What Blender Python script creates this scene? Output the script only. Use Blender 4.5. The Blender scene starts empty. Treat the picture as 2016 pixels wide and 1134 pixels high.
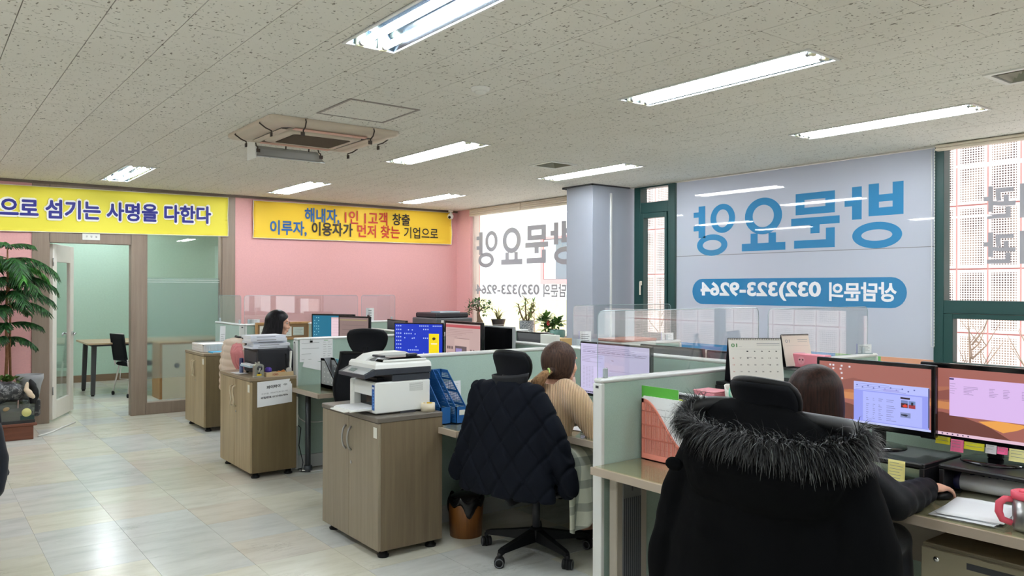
import bpy, math, random
from mathutils import Vector as V, Matrix, Euler, Quaternion, noise as mnoise
random.seed(7)
PI = math.pi
C = bpy.context.scene.collection
sc = bpy.context.scene

# ------------------------------------------------------------------ camera, sky, sun, exposure
H_EYE, H_CEIL = 1.516, 2.685
YAW, ROLL = 0.6518, 0.0026
cam_d = bpy.data.cameras.new('camera')
cam_d.sensor_width = 36.0
cam_d.lens = 36.0 * 1549.6 / 2016.0
cam_d.clip_start, cam_d.clip_end = 0.05, 200
cam = bpy.data.objects.new('camera', cam_d)
C.objects.link(cam)
cam.location = (0, 0, H_EYE)
cam.rotation_mode = 'QUATERNION'
cam.rotation_quaternion = Euler((PI / 2, 0, -YAW), 'XYZ').to_quaternion() @ Quaternion((0, 0, 1), ROLL)
sc.camera = cam

wd = bpy.data.worlds.new('overcast_sky')
sc.world = wd
wd.use_nodes = True
bg = wd.node_tree.nodes['Background']
bg.inputs[0].default_value = (0.90, 0.95, 1.0, 1)
bg.inputs[1].default_value = 2.1

sd = bpy.data.lights.new('sun', 'SUN')
sd.energy = 3.2
sd.angle = 0.02
sd.color = (1.0, 0.95, 0.88)
sun = bpy.data.objects.new('sun', sd)
C.objects.link(sun)
sun.rotation_euler = V((0.52, 0.22, -0.83)).to_track_quat('-Z', 'Y').to_euler()

sc.view_settings.view_transform = 'Standard'
sc.view_settings.look = 'None'
sc.view_settings.gamma = 1
sc.view_settings.use_curve_mapping = False
sc.view_settings.exposure = 0.28
TUBE = 56.0          # radiance of the fluorescent tubes

# ------------------------------------------------------------------ helpers
def lin(c):
    r = []
    for x in c[:3]:
        x = x / 255.0
        r.append(x / 12.92 if x <= 0.04045 else ((x + 0.055) / 1.055) ** 2.4)
    return (r[0], r[1], r[2], 1)

class NT:
    def __init__(s, m):
        s.t = m.node_tree; s.n = s.t.nodes; s.l = s.t.links
    def new(s, kind, **kw):
        n = s.n.new(kind)
        for k, v in kw.items():
            setattr(n, k, v)
        return n
    def link(s, a, b):
        s.l.new(a, b)
    def math(s, op, a, b=None):
        n = s.new('ShaderNodeMath', operation=op)
        for i, x in enumerate((a, b)):
            if x is None: continue
            if isinstance(x, (int, float)): n.inputs[i].default_value = x
            else: s.link(x, n.inputs[i])
        return n.outputs[0]
    def mix(s, fac, a, b):
        n = s.new('ShaderNodeMix', data_type='RGBA')
        for i, x in ((0, fac), (6, a), (7, b)):
            if isinstance(x, (int, float)): n.inputs[i].default_value = x
            elif isinstance(x, tuple): n.inputs[i].default_value = x
            else: s.link(x, n.inputs[i])
        return n.outputs[2]
    def coords(s, kind='Object', scale=(1, 1, 1), rot=(0, 0, 0)):
        tc = s.new('ShaderNodeTexCoord')
        mp = s.new('ShaderNodeMapping')
        mp.inputs['Scale'].default_value = scale
        mp.inputs['Rotation'].default_value = rot
        s.link(tc.outputs[kind], mp.inputs[0])
        return mp.outputs[0]
    def world(s, scale=(1, 1, 1), rot=(0, 0, 0)):
        g = s.new('ShaderNodeNewGeometry')
        mp = s.new('ShaderNodeMapping')
        mp.inputs['Scale'].default_value = scale
        mp.inputs['Rotation'].default_value = rot
        s.link(g.outputs['Position'], mp.inputs[0])
        return mp.outputs[0]
    def noise(s, vec, scale, detail=2.0, rough=0.5):
        n = s.new('ShaderNodeTexNoise')
        n.inputs['Scale'].default_value = scale
        n.inputs['Detail'].default_value = detail
        n.inputs['Roughness'].default_value = rough
        s.link(vec, n.inputs['Vector'])
        return n.outputs[0]
    def ramp(s, fac, stops):
        r = s.new('ShaderNodeValToRGB')
        el = r.color_ramp.elements
        while len(el) < len(stops): el.new(0.5)
        for e, (p, c) in zip(el, stops):
            e.position = p; e.color = c if len(c) == 4 else (*c, 1)
        s.link(fac, r.inputs[0])
        return r.outputs[0]
    def schlick(s):
        lw = s.new('ShaderNodeLayerWeight'); lw.inputs[0].default_value = 0.5
        return s.math('ADD', s.math('MULTIPLY', s.math('POWER', lw.outputs['Facing'], 5.0), 0.9), 0.045)
    def bump(s, h, strength, dist=0.01):
        b = s.new('ShaderNodeBump')
        b.inputs['Strength'].default_value = strength
        b.inputs['Distance'].default_value = dist
        s.link(h, b.inputs['Height'])
        return b.outputs[0]

MATS = {}
def raw(name):
    m = bpy.data.materials.new(name)
    m.use_nodes = True
    return m, NT(m), m.node_tree.nodes['Principled BSDF']

def mat(name, col=None, rough=0.5, metal=0.0, spec=0.5, var=0.0, vscale=8.0, stretch=(1, 1, 1), bump=0.0, bscale=200.0, bdist=0.002, emit=0.0, coat=0.0, sheen=0.0, sss=0.0):
    if name in MATS: return MATS[name]
    m, nt, b = raw(name)
    c = lin(col)
    b.inputs['Base Color'].default_value = c
    b.inputs['Roughness'].default_value = rough
    b.inputs['Metallic'].default_value = metal
    b.inputs['Specular IOR Level'].default_value = spec
    b.inputs['Coat Weight'].default_value = coat
    b.inputs['Sheen Weight'].default_value = sheen
    if emit:
        b.inputs['Emission Color'].default_value = c
        b.inputs['Emission Strength'].default_value = emit
    if var:
        n = nt.noise(nt.coords('Object', stretch), vscale, 4)
        d = tuple(max(0, x * (1 - var)) for x in c[:3]) + (1,)
        u = tuple(min(1, x * (1 + var)) for x in c[:3]) + (1,)
        nt.link(nt.ramp(n, [(0.3, d), (0.7, u)]), b.inputs['Base Color'])
    if bump:
        nt.link(nt.bump(nt.noise(nt.coords('Object', stretch), bscale, 2), bump, bdist), b.inputs['Normal'])
    m.diffuse_color = c
    MATS[name] = m
    return m

def screen_mat(col, e=1.0):
    name = 'screen_%d_%d_%d' % tuple(col)
    if name in MATS: return MATS[name]
    m, nt, b = raw(name)
    b.inputs['Base Color'].default_value = (0.01, 0.01, 0.01, 1)
    b.inputs['Roughness'].default_value = 0.35
    b.inputs['Emission Color'].default_value = lin(col)
    b.inputs['Emission Strength'].default_value = e * 0.8
    MATS[name] = m
    return m

class MB:
    """collects geometry, with a material per face, and links it as ONE mesh object"""
    def __init__(s, m=None):
        s.v = []; s.f = []; s.fm = []; s.fs = []; s.mats = []; s.M = Matrix.Identity(4); s.ci = 0; s.smooth = False
        if m: s.use(m)
    def use(s, m):
        if m not in s.mats: s.mats.append(m)
        s.ci = s.mats.index(m)
        return s
    def add(s, vs, fs, smooth=None):
        o = len(s.v)
        s.v += [s.M @ V(p) for p in vs]
        sm = s.smooth if smooth is None else smooth
        for f in fs:
            s.f.append([i + o for i in f]); s.fm.append(s.ci); s.fs.append(sm)
        return s
    def box(s, x0, x1, y0, y1, z0, z1, b=0.0):
        cx, cy, cz = (x0 + x1) / 2, (y0 + y1) / 2, (z0 + z1) / 2
        hx, hy, hz = abs(x1 - x0) / 2, abs(y1 - y0) / 2, abs(z1 - z0) / 2
        if b <= 0:
            vs = [(cx + sx * hx, cy + sy * hy, cz + sz * hz) for sz in (-1, 1) for sy in (-1, 1) for sx in (-1, 1)]
            return s.add(vs, [(0, 2, 3, 1), (4, 5, 7, 6), (0, 1, 5, 4), (2, 6, 7, 3), (0, 4, 6, 2), (1, 3, 7, 5)], False)
        b = min(b, hx * .95, hy * .95, hz * .95)
        ids = {}; vs = []
        for sx in (-1, 1):
            for sy in (-1, 1):
                for sz in (-1, 1):
                    for a in range(3):
                        h = [hx - b, hy - b, hz - b]; h[a] += b
                        ids[(sx, sy, sz, a)] = len(vs)
                        vs.append((cx + sx * h[0], cy + sy * h[1], cz + sz * h[2]))
        fs = []
        for a in range(3):
            o1, o2 = [i for i in range(3) if i != a]
            for sg in (-1, 1):
                q = []
                for p, r in ((-1, -1), (1, -1), (1, 1), (-1, 1)):
                    k = [0, 0, 0]; k[a] = sg; k[o1] = p; k[o2] = r
                    q.append(ids[(*k, a)])
                fs.append(q)
            for p in (-1, 1):
                for r in (-1, 1):
                    k0 = [0, 0, 0]; k0[a] = -1; k0[o1] = p; k0[o2] = r
                    k1 = list(k0); k1[a] = 1
                    fs.append([ids[(*k0, o1)], ids[(*k1, o1)], ids[(*k1, o2)], ids[(*k0, o2)]])
        for sx in (-1, 1):
            for sy in (-1, 1):
                for sz in (-1, 1):
                    fs.append([ids[(sx, sy, sz, a)] for a in range(3)])
        c = V((cx, cy, cz)); out = []
        for f in fs:
            p = [V(vs[i]) for i in f]
            n = (p[1] - p[0]).cross(p[2] - p[0])
            out.append(f if n.dot(sum(p, V()) / len(p) - c) > 0 else f[::-1])
        return s.add(vs, out, False)
    def at(s, M):
        s.M = M; return s
    def ident(s):
        s.M = Matrix.Identity(4); return s
    def tube(s, pts, r, n=8, caps=True, closed=False, smooth=True, flat=1.0, up=None):
        pts = [V(p) for p in pts]
        k = len(pts)
        rs = r if isinstance(r, (list, tuple)) else [r] * k
        vs = []; fs = []
        prev = None
        for i, p in enumerate(pts):
            if closed: t = pts[(i + 1) % k] - pts[i - 1]
            else: t = pts[min(i + 1, k - 1)] - pts[max(i - 1, 0)]
            if t.length < 1e-9: t = V((0, 0, 1))
            t.normalize()
            if prev is None:
                a = V(up) if up else (V((0, 0, 1)) if abs(t.z) < 0.9 else V((1, 0, 0)))
            else: a = prev
            a = a - t * a.dot(t)
            if a.length < 1e-6: a = t.orthogonal()
            a.normalize(); prev = a
            b = t.cross(a)
            for j in range(n):
                th = 2 * PI * j / n
                vs.append(p + a * (rs[i] * math.sin(th) * flat) + b * (rs[i] * math.cos(th)))
        m = k if closed else k - 1
        for i in range(m):
            i2 = (i + 1) % k
            for j in range(n):
                j2 = (j + 1) % n
                fs.append((i * n + j, i * n + j2, i2 * n + j2, i2 * n + j))
        if caps and not closed:
            fs.append(tuple(range(n))[::-1]); fs.append(tuple((k - 1) * n + j for j in range(n)))
        return s.add(vs, fs, smooth)
    def cyl(s, p0, p1, r, n=16, r2=None, smooth=True):
        return s.tube([p0, p1], [r, r if r2 is None else r2], n, True, False, smooth)
    def lathe(s, prof, n=20, c=(0, 0, 0), smooth=True):
        vs = []; fs = []
        for r, z in prof:
            for j in range(n):
                th = 2 * PI * j / n
                vs.append((c[0] + r * math.cos(th), c[1] + r * math.sin(th), c[2] + z))
        for i in range(len(prof) - 1):
            for j in range(n):
                j2 = (j + 1) % n
                fs.append((i * n + j, i * n + j2, (i + 1) * n + j2, (i + 1) * n + j))
        if prof[0][0] > 1e-5: fs.append(tuple(range(n))[::-1])
        if prof[-1][0] > 1e-5: fs.append(tuple((len(prof) - 1) * n + j for j in range(n)))
        return s.add(vs, fs, smooth)
    def ell(s, c, r, n=14, m=9, R=None, smooth=True):
        vs = []; fs = []
        r = (r, r, r) if isinstance(r, (int, float)) else r
        for i in range(m + 1):
            ph = -PI / 2 + PI * i / m
            for j in range(n):
                th = 2 * PI * j / n
                p = V((r[0] * math.cos(ph) * math.cos(th), r[1] * math.cos(ph) * math.sin(th), r[2] * math.sin(ph)))
                if R: p = R @ p
                vs.append(V(c) + p)
        for i in range(m):
            for j in range(n):
                j2 = (j + 1) % n
                fs.append((i * n + j, i * n + j2, (i + 1) * n + j2, (i + 1) * n + j))
        return s.add(vs, fs, smooth)
    def loft(s, rings, caps=True, smooth=True):
        n = len(rings[0]); vs = [p for r in rings for p in r]; fs = []
        for i in range(len(rings) - 1):
            for j in range(n):
                j2 = (j + 1) % n
                fs.append((i * n + j, i * n + j2, (i + 1) * n + j2, (i + 1) * n + j))
        if caps:
            fs.append(tuple(range(n))[::-1]); fs.append(tuple((len(rings) - 1) * n + j for j in range(n)))
        return s.add(vs, fs, smooth)
    def prism(s, poly, o, ux, uy, d, smooth=False):
        """polygon in the plane (o, ux, uy), extruded along vector d"""
        o, ux, uy, d = V(o), V(ux), V(uy), V(d)
        n = len(poly)
        a = [o + ux * p[0] + uy * p[1] for p in poly]
        vs = a + [p + d for p in a]
        fs = [tuple(range(n)), tuple(range(n, 2 * n))[::-1]]
        fs += [(i, (i + 1) % n + 0, (i + 1) % n + n, i + n) for i in range(n)]
        return s.add(vs, fs, smooth)
    def quad(s, a, b, c, d):
        return s.add([a, b, c, d], [(0, 1, 2, 3)], False)
    def rect(s, o, ux, uy, x0, x1, y0, y1, lift=0.0):
        o, ux, uy = V(o), V(ux), V(uy)
        n = ux.cross(uy).normalized() * lift
        return s.quad(*[o + ux * x + uy * y + n for x, y in ((x0, y0), (x1, y0), (x1, y1), (x0, y1))])
    def grid(s, fn, nu, nv, thick=0.0, closed_u=False, smooth=True):
        P = [[V(fn(i / (nu if closed_u else nu - 1), j / (nv - 1))) for i in range(nu)] for j in range(nv)]
        vs = [p for r in P for p in r]; fs = []
        mu = nu if closed_u else nu - 1
        for j in range(nv - 1):
            for i in range(mu):
                i2 = (i + 1) % nu
                fs.append((j * nu + i, j * nu + i2, (j + 1) * nu + i2, (j + 1) * nu + i))
        if thick:
            N = []
            for j in range(nv):
                for i in range(nu):
                    a = P[j][(i + 1) % nu if closed_u else min(i + 1, nu - 1)] - P[j][(i - 1) if (closed_u or i) else 0]
                    b = P[min(j + 1, nv - 1)][i] - P[max(j - 1, 0)][i]
                    c = a.cross(b)
                    N.append(c.normalized() if c.length > 1e-9 else V((0, 0, 1)))
            k = len(vs)
            vs = vs + [vs[i] - N[i] * thick for i in range(k)]
            fs += [tuple(x + k for x in f[::-1]) for f in fs]
            for j in range(nv - 1):
                if not closed_u:
                    for i in (0, nu - 1):
                        fs.append((j * nu + i, (j + 1) * nu + i, (j + 1) * nu + i + k, j * nu + i + k))
            for i in range(mu):
                i2 = (i + 1) % nu
                for j in (0, nv - 1):
                    fs.append((j * nu + i, j * nu + i2, j * nu + i2 + k, j * nu + i + k))
        return s.add(vs, fs, smooth)
    def text(s, body, o, ux, uy, w, h, bold=0.0, lift=0.001, keep=False):
        """flat lettering that fills the w x h rectangle at o (keep: height h, width by aspect up to w)"""
        tv, tf = text_geo(body, bold)
        x0 = min(p[0] for p in tv); x1 = max(p[0] for p in tv); y0 = min(p[1] for p in tv); y1 = max(p[1] for p in tv)
        sx = w / (x1 - x0); sy = h / (y1 - y0)
        if keep: sx = sy = min(sx, sy)
        o, ux, uy = V(o), V(ux), V(uy)
        n = ux.cross(uy).normalized() * lift
        nn = ux.cross(uy).normalized()
        return s.add([o + ux * ((p[0] - x0) * sx) + uy * ((p[1] - y0) * sy) + n + nn * p[2] for p in tv], tf, False)
    def mesh(s, name, fix=True):
        me = bpy.data.meshes.new(name)
        me.from_pydata([tuple(p) for p in s.v], [], s.f)
        for m in s.mats: me.materials.append(m)
        me.polygons.foreach_set('material_index', s.fm)
        me.polygons.foreach_set('use_smooth', s.fs)
        me.update()
        return me
    def build(s, name, parent=None, world=False, loc=None, fix=False):
        if world and parent:
            off = V(); p = parent
            while p: off += p.location; p = p.parent
            s.v = [q - off for q in s.v]
        if fix:
            import bmesh
            me = s.mesh(name); bm = bmesh.new(); bm.from_mesh(me)
            bmesh.ops.recalc_face_normals(bm, faces=bm.faces); bm.to_mesh(me); bm.free()
        else: me = s.mesh(name)
        return link(name, me, parent, loc)

def link(name, me, parent=None, loc=None):
    o = bpy.data.objects.new(name, me)
    C.objects.link(o)
    if parent: o.parent = parent
    if loc: o.location = loc
    return o

_tc = {}
def text_geo(body, bold=0.0):
    k = (body, round(bold, 4))
    if k in _tc: return _tc[k]
    if bold > 0:
        tv, tf = text_geo(body, 0.0)
        vs = []; fs = []
        for i in range(8):
            a = PI / 4 * i; o = len(vs)
            vs += [(p[0] + bold * math.cos(a), p[1] + bold * math.sin(a), i * .0001) for p in tv]
            fs += [tuple(j + o for j in f) for f in tf]
        _tc[k] = (vs, fs)
        return _tc[k]
    cu = bpy.data.curves.new('lettering', 'FONT')
    cu.body = body; cu.size = 1.0; cu.offset = max(0, -bold); cu.resolution_u = 3
    ob = bpy.data.objects.new('lettering', cu)
    C.objects.link(ob)
    dg = bpy.context.evaluated_depsgraph_get()
    me = bpy.data.meshes.new_from_object(ob.evaluated_get(dg))
    r = ([tuple(v.co) for v in me.vertices], [tuple(p.vertices) for p in me.polygons])
    bpy.data.objects.remove(ob); bpy.data.curves.remove(cu); bpy.data.meshes.remove(me)
    _tc[k] = r
    return r

def remesh(mb, name, voxel, smooth=4, disp=None, mats=None):
    """union of the closed pieces in mb as one continuous surface"""
    me = mb.mesh('tmp')
    ob = bpy.data.objects.new('tmp', me)
    C.objects.link(ob)
    r = ob.modifiers.new('r', 'REMESH'); r.mode = 'VOXEL'; r.voxel_size = voxel; r.use_smooth_shade = True
    if smooth:
        q = ob.modifiers.new('s', 'SMOOTH'); q.factor = 0.5; q.iterations = smooth
    dg = bpy.context.evaluated_depsgraph_get()
    out = bpy.data.meshes.new_from_object(ob.evaluated_get(dg))
    bpy.data.objects.remove(ob); bpy.data.meshes.remove(me)
    out.name = name
    out.materials.clear()
    for m in (mats or mb.mats[:1]): out.materials.append(m)
    if disp:
        co = [v.co + v.normal * disp(v.co, v.normal) for v in out.vertices]
        for v, p in zip(out.vertices, co): v.co = p
    for p in out.polygons: p.use_smooth = True
    out.update()
    return out

def shift(me, off):
    me.transform(Matrix.Translation(-V(off)))
    return me

def tag(o, label, cat, group=None):
    o['label'] = label; o['category'] = cat
    if group: o['group'] = group
    return o

def thing(name, label, cat, loc=(0, 0, 0), rz=0.0, group=None):
    o = bpy.data.objects.new(name, None)
    o.empty_display_size = 0.1
    C.objects.link(o)
    o.location = loc; o.rotation_euler = (0, 0, rz)
    return tag(o, label, cat, group)

def struct(name, mb, parent=None, fix=False):
    o = mb.build(name, parent, fix=fix)
    if not parent: o['kind'] = 'structure'
    return o

def copy_tree(o, parent=None):
    c = o.copy(); C.objects.link(c)
    if parent: c.parent = parent
    for ch in list(o.children): copy_tree(ch, c)
    return c

X, Y, Z = V((1, 0, 0)), V((0, 1, 0)), V((0, 0, 1))
def T(x, y, z, rz=0.0): return Matrix.Translation((x, y, z)) @ Matrix.Rotation(rz, 4, 'Z')

# ------------------------------------------------------------------ materials
def make_ceiling_mat():
    m, nt, b = raw('fissured_tile')
    p = nt.world((1.0, 1.0, 1.0))
    ps = nt.world((58, 26, 50), (0, 0, 0.5))
    n1 = nt.noise(ps, 1.0, 1.5, 0.6)
    ps2 = nt.world((46, 78, 50), (0, 0, -0.6))
    n2 = nt.noise(ps2, 1.0, 1.0, 0.5)
    a = nt.ramp(n1, [(0.66, (0, 0, 0)), (0.71, (1, 1, 1))])
    c = nt.ramp(n2, [(0.68, (0, 0, 0)), (0.73, (1, 1, 1))])
    hole = nt.math('MAXIMUM', a, c)
    big = nt.noise(p, 1.3, 2)
    base = nt.ramp(big, [(0.3, lin((226, 223, 214))), (0.7, lin((232, 229, 221)))])
    col = nt.mix(nt.math('MULTIPLY', hole, 0.85), base, lin((120, 114, 100)))
    nt.link(col, b.inputs['Base Color'])
    b.inputs['Roughness'].default_value = 0.9
    b.inputs['Specular IOR Level'].default_value = 0.15
    inv = nt.math('SUBTRACT', 1.0, hole)
    nt.link(nt.bump(inv, 0.5, 0.004), b.inputs['Normal'])
    return m
M_CEIL = make_ceiling_mat()

def make_floor_mat():
    m, nt, b = raw('vinyl_tile')
    oi = nt.new('ShaderNodeObjectInfo')
    rnd = oi.outputs['Random']
    g = nt.new('ShaderNodeNewGeometry')
    off = nt.new('ShaderNodeVectorMath', operation='ADD')
    mul = nt.new('ShaderNodeCombineXYZ')
    nt.link(nt.math('MULTIPLY', rnd, 37.0), mul.inputs[0]); nt.link(nt.math('MULTIPLY', rnd, 91.0), mul.inputs[1])
    nt.link(g.outputs['Position'], off.inputs[0]); nt.link(mul.outputs[0], off.inputs[1])
    mp = nt.new('ShaderNodeMapping'); mp.inputs['Scale'].default_value = (2.2, 7.5, 1)
    nt.link(off.outputs[0], mp.inputs[0])
    n1 = nt.noise(mp.outputs[0], 1.0, 7, 0.62)
    n2 = nt.noise(mp.outputs[0], 3.1, 6, 0.6)
    cream = nt.ramp(n1, [(0.25, lin((200, 197, 178))), (0.5, lin((219, 217, 200))), (0.75, lin((228, 226, 212)))])
    grey = nt.ramp(n1, [(0.25, lin((192, 195, 190))), (0.5, lin((211, 213, 208))), (0.75, lin((221, 223, 218)))])
    rosy = nt.ramp(n1, [(0.25, lin((200, 192, 176))), (0.5, lin((216, 210, 196))), (0.75, lin((224, 219, 206)))])
    f = nt.ramp(rnd, [(0.45, (0, 0, 0)), (0.62, (1, 1, 1))])
    col = nt.mix(f, cream, grey)
    col = nt.mix(nt.ramp(rnd, [(0.90, (0, 0, 0)), (0.92, (1, 1, 1))]), col, rosy)
    vein = nt.ramp(n2, [(0.475, (0, 0, 0)), (0.5, (1, 1, 1)), (0.525, (0, 0, 0))])
    gate = nt.ramp(nt.noise(nt.world(), 1.6, 3), [(0.56, (0, 0, 0)), (0.70, (1, 1, 1))])
    v = nt.math('MULTIPLY', nt.math('MULTIPLY', vein, gate), 0.5)
    col = nt.mix(v, col, lin((120, 114, 98)))
    nt.link(col, b.inputs['Base Color'])
    rr = nt.math('ADD', nt.math('MULTIPLY', nt.noise(nt.world(), 5.0, 2), 0.12), 0.15)
    nt.link(rr, b.inputs['Roughness'])
    nt.link(nt.bump(nt.noise(nt.world((1, 1, 1)), 22, 3), 0.10, 0.004), b.inputs['Normal'])
    return m
M_FLOOR = make_floor_mat()

def wood_mat(name, c1, c2, scale=(26, 26, 1.1), rough=0.42, fine=0.5):
    if name in MATS: return MATS[name]
    m, nt, b = raw(name)
    v = nt.coords('Object', scale)
    n = nt.noise(v, 1.0, 5, 0.6)
    v2 = nt.coords('Object', tuple(s * 7 for s in scale))
    n2 = nt.noise(v2, 1.0, 3, 0.6)
    k = nt.math('ADD', nt.math('MULTIPLY', n, 1 - fine * 0.5), nt.math('MULTIPLY', n2, fine * 0.5))
    nt.link(nt.ramp(k, [(0.3, lin(c1)), (0.7, lin(c2))]), b.inputs['Base Color'])
    b.inputs['Roughness'].default_value = rough
    nt.link(nt.bump(n2, 0.08, 0.001), b.inputs['Normal'])
    MATS[name] = m
    return m

def fabric_mat(name, col, scale=420.0, amt=0.10, rough=0.9, sheen=0.2):
    if name in MATS: return MATS[name]
    m, nt, b = raw(name)
    n = nt.noise(nt.coords('Object'), scale, 2)
    big = nt.noise(nt.coords('Object'), 4.0, 3)
    c = lin(col)
    d = tuple(x * (1 - amt) for x in c[:3]) + (1,)
    u = tuple(min(1, x * (1 + amt)) for x in c[:3]) + (1,)
    k = nt.math('ADD', nt.math('MULTIPLY', n, 0.7), nt.math('MULTIPLY', big, 0.3))
    nt.link(nt.ramp(k, [(0.35, d), (0.65, u)]), b.inputs['Base Color'])
    b.inputs['Roughness'].default_value = rough
    b.inputs['Specular IOR Level'].default_value = 0.2
    b.inputs['Sheen Weight'].default_value = sheen
    nt.link(nt.bump(n, 0.25, 0.001), b.inputs['Normal'])
    MATS[name] = m
    return m

def glass_mat(name, tint=(1, 1, 1), refl=0.0, dirt=0.0):
    """thin clear sheet: see-through plus a Fresnel reflection"""
    if name in MATS: return MATS[name]
    m = bpy.data.materials.new(name); m.use_nodes = True
    nt = NT(m); nt.n.clear()
    out = nt.new('ShaderNodeOutputMaterial')
    tr = nt.new('ShaderNodeBsdfTransparent'); tr.inputs[0].default_value = (*tint, 1)
    gl = nt.new('ShaderNodeBsdfGlossy'); gl.inputs['Roughness'].default_value = 0.01
    f = nt.math('ADD', nt.schlick(), refl)
    mx = nt.new('ShaderNodeMixShader')
    nt.link(f, mx.inputs[0]); nt.link(tr.outputs[0], mx.inputs[1]); nt.link(gl.outputs[0], mx.inputs[2])
    last = mx.outputs[0]
    if dirt:
        df = nt.new('ShaderNodeBsdfDiffuse'); df.inputs[0].default_value = (0.8, 0.85, 0.9, 1)
        m2 = nt.new('ShaderNodeMixShader'); m2.inputs[0].default_value = dirt
        nt.link(last, m2.inputs[1]); nt.link(df.outputs[0], m2.inputs[2]); last = m2.outputs[0]
    nt.link(last, out.inputs[0])
    MATS[name] = m
    return m

def film_mat(name, col, trans=0.5):
    """printed window film: lit from behind and from the front, glossy face"""
    if name in MATS: return MATS[name]
    m = bpy.data.materials.new(name); m.use_nodes = True
    nt = NT(m); nt.n.clear()
    out = nt.new('ShaderNodeOutputMaterial')
    c = lin(col)
    df = nt.new('ShaderNodeBsdfDiffuse'); df.inputs[0].default_value = c
    tl = nt.new('ShaderNodeBsdfTranslucent'); tl.inputs[0].default_value = c
    mx = nt.new('ShaderNodeMixShader'); mx.inputs[0].default_value = trans
    nt.link(df.outputs[0], mx.inputs[1]); nt.link(tl.outputs[0], mx.inputs[2])
    gl = nt.new('ShaderNodeBsdfGlossy'); gl.inputs['Roughness'].default_value = 0.02
    m2 = nt.new('ShaderNodeMixShader')
    nt.link(nt.schlick(), m2.inputs[0]); nt.link(mx.outputs[0], m2.inputs[1]); nt.link(gl.outputs[0], m2.inputs[2])
    nt.link(m2.outputs[0], out.inputs[0])
    MATS[name] = m
    return m

def frost_mat():
    m = bpy.data.materials.new('frosted_film'); m.use_nodes = True
    nt = NT(m); nt.n.clear()
    out = nt.new('ShaderNodeOutputMaterial')
    rf = nt.new('ShaderNodeBsdfRefraction'); rf.inputs['Roughness'].default_value = 0.20; rf.inputs['IOR'].default_value = 1.12
    rf.inputs[0].default_value = (0.93, 0.96, 0.96, 1)
    df = nt.new('ShaderNodeBsdfDiffuse'); df.inputs[0].default_value = (0.55, 0.62, 0.62, 1)
    mx = nt.new('ShaderNodeMixShader'); mx.inputs[0].default_value = 0.14
    nt.link(rf.outputs[0], mx.inputs[1]); nt.link(df.outputs[0], mx.inputs[2])
    nt.link(mx.outputs[0], out.inputs[0])
    return m
M_FROST = frost_mat()

WHITE = mat('white_plastic', (228, 228, 222), 0.4)
M_PINKWALL = mat('pink_wallpaper', (222, 168, 166), 0.75, spec=0.25, var=0.03, vscale=60, bump=0.15, bscale=300)
M_MINTWALL = mat('mint_wallpaper', (188, 216, 196), 0.8, spec=0.25, var=0.03, vscale=40, bump=0.1, bscale=250)
M_TAUPE = wood_mat('taupe_laminate', (131, 114, 100), (149, 132, 117), (30, 30, 1.4), 0.5)
M_WHITEWALL = mat('plain_wall_paint', (205, 203, 196), 0.85, spec=0.2, var=0.02)
M_PILLAR = mat('blue_grey_paint', (160, 166, 178), 0.55, spec=0.35, var=0.02, vscale=2)
M_GREEN = mat('dark_green_window_frame', (22, 62, 60), 0.38)
M_ALU = mat('brushed_aluminium', (196, 198, 198), 0.38, 0.75)
M_LALU = mat('light_grey_edge', (212, 214, 212), 0.4, 0.1)
M_PART = fabric_mat('mint_panel_fabric', (164, 186, 175), 300, 0.07)
M_BLACK = mat('black_plastic', (17, 18, 21), 0.5, spec=.3)
M_DARK = mat('charcoal_plastic', (52, 54, 60), 0.45)
M_GLOSSB = mat('gloss_black', (10, 10, 12), 0.12)
M_MESH = fabric_mat('black_chair_mesh', (17, 19, 24), 700, 0.35, 0.8, 0.0)
M_PAPER = mat('paper', (232, 234, 236), 0.7, spec=0.2)
M_INK = mat('ink', (42, 42, 46), 0.7)
M_GREYINK = mat('grey_ink', (140, 142, 146), 0.7)
M_CHROME = mat('chrome', (205, 205, 208), 0.15, 1.0)
M_STEEL = mat('steel', (168, 168, 168), 0.3, 0.9)
M_GLASS = glass_mat('window_glass', (0.97, 0.99, 0.98))
M_ACR = glass_mat('acrylic_sheet', (0.97, 0.985, 0.985), 0.06, 0.03)
M_ACRE = mat('acrylic_edge', (150, 168, 172), 0.25)
M_CREAM = mat('cream_plastic', (222, 212, 196), 0.45)

# ------------------------------------------------------------------ room shell
XL, XR, YB, YF = -1.8, 6.64, -2.5, 10.07
def boxes(m, *bs, bev=0.0):
    mb = MB(m)
    for b in bs: mb.box(*b, b=bev)
    return mb

floor = struct('floor', boxes(M_FLOOR, (XL - .2, XR + .2, YB - .2, 14.3, -0.12, -0.003)))
tile_me = boxes(M_FLOOR, (0.0008, 0.4492, 0.0008, 0.4492, -0.003, 0.0)).mesh('tile')
def floor_tiles(x0, nx, y0, ny):
    for i in range(nx):
        for j in range(ny):
            link('tile', tile_me, floor, (x0 + .45 * i, y0 + .45 * j, 0))
floor_tiles(0.15 - .45, 10, 2.02, 18)
floor_tiles(0.60, 6, 10.12, 9)
mbf = MB(M_FLOOR)
for bx in ((XL, -0.30, YB, 10.12), (4.2, XR, YB, 10.12), (-0.3, 4.2, YB, 2.02)):
    mbf.box(bx[0] + .001, bx[1] - .001, bx[2] + .001, bx[3] - .001, -0.003, 0.0)
o = mbf.build('tile_field', floor); o['kind'] = 'stuff'

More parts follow.
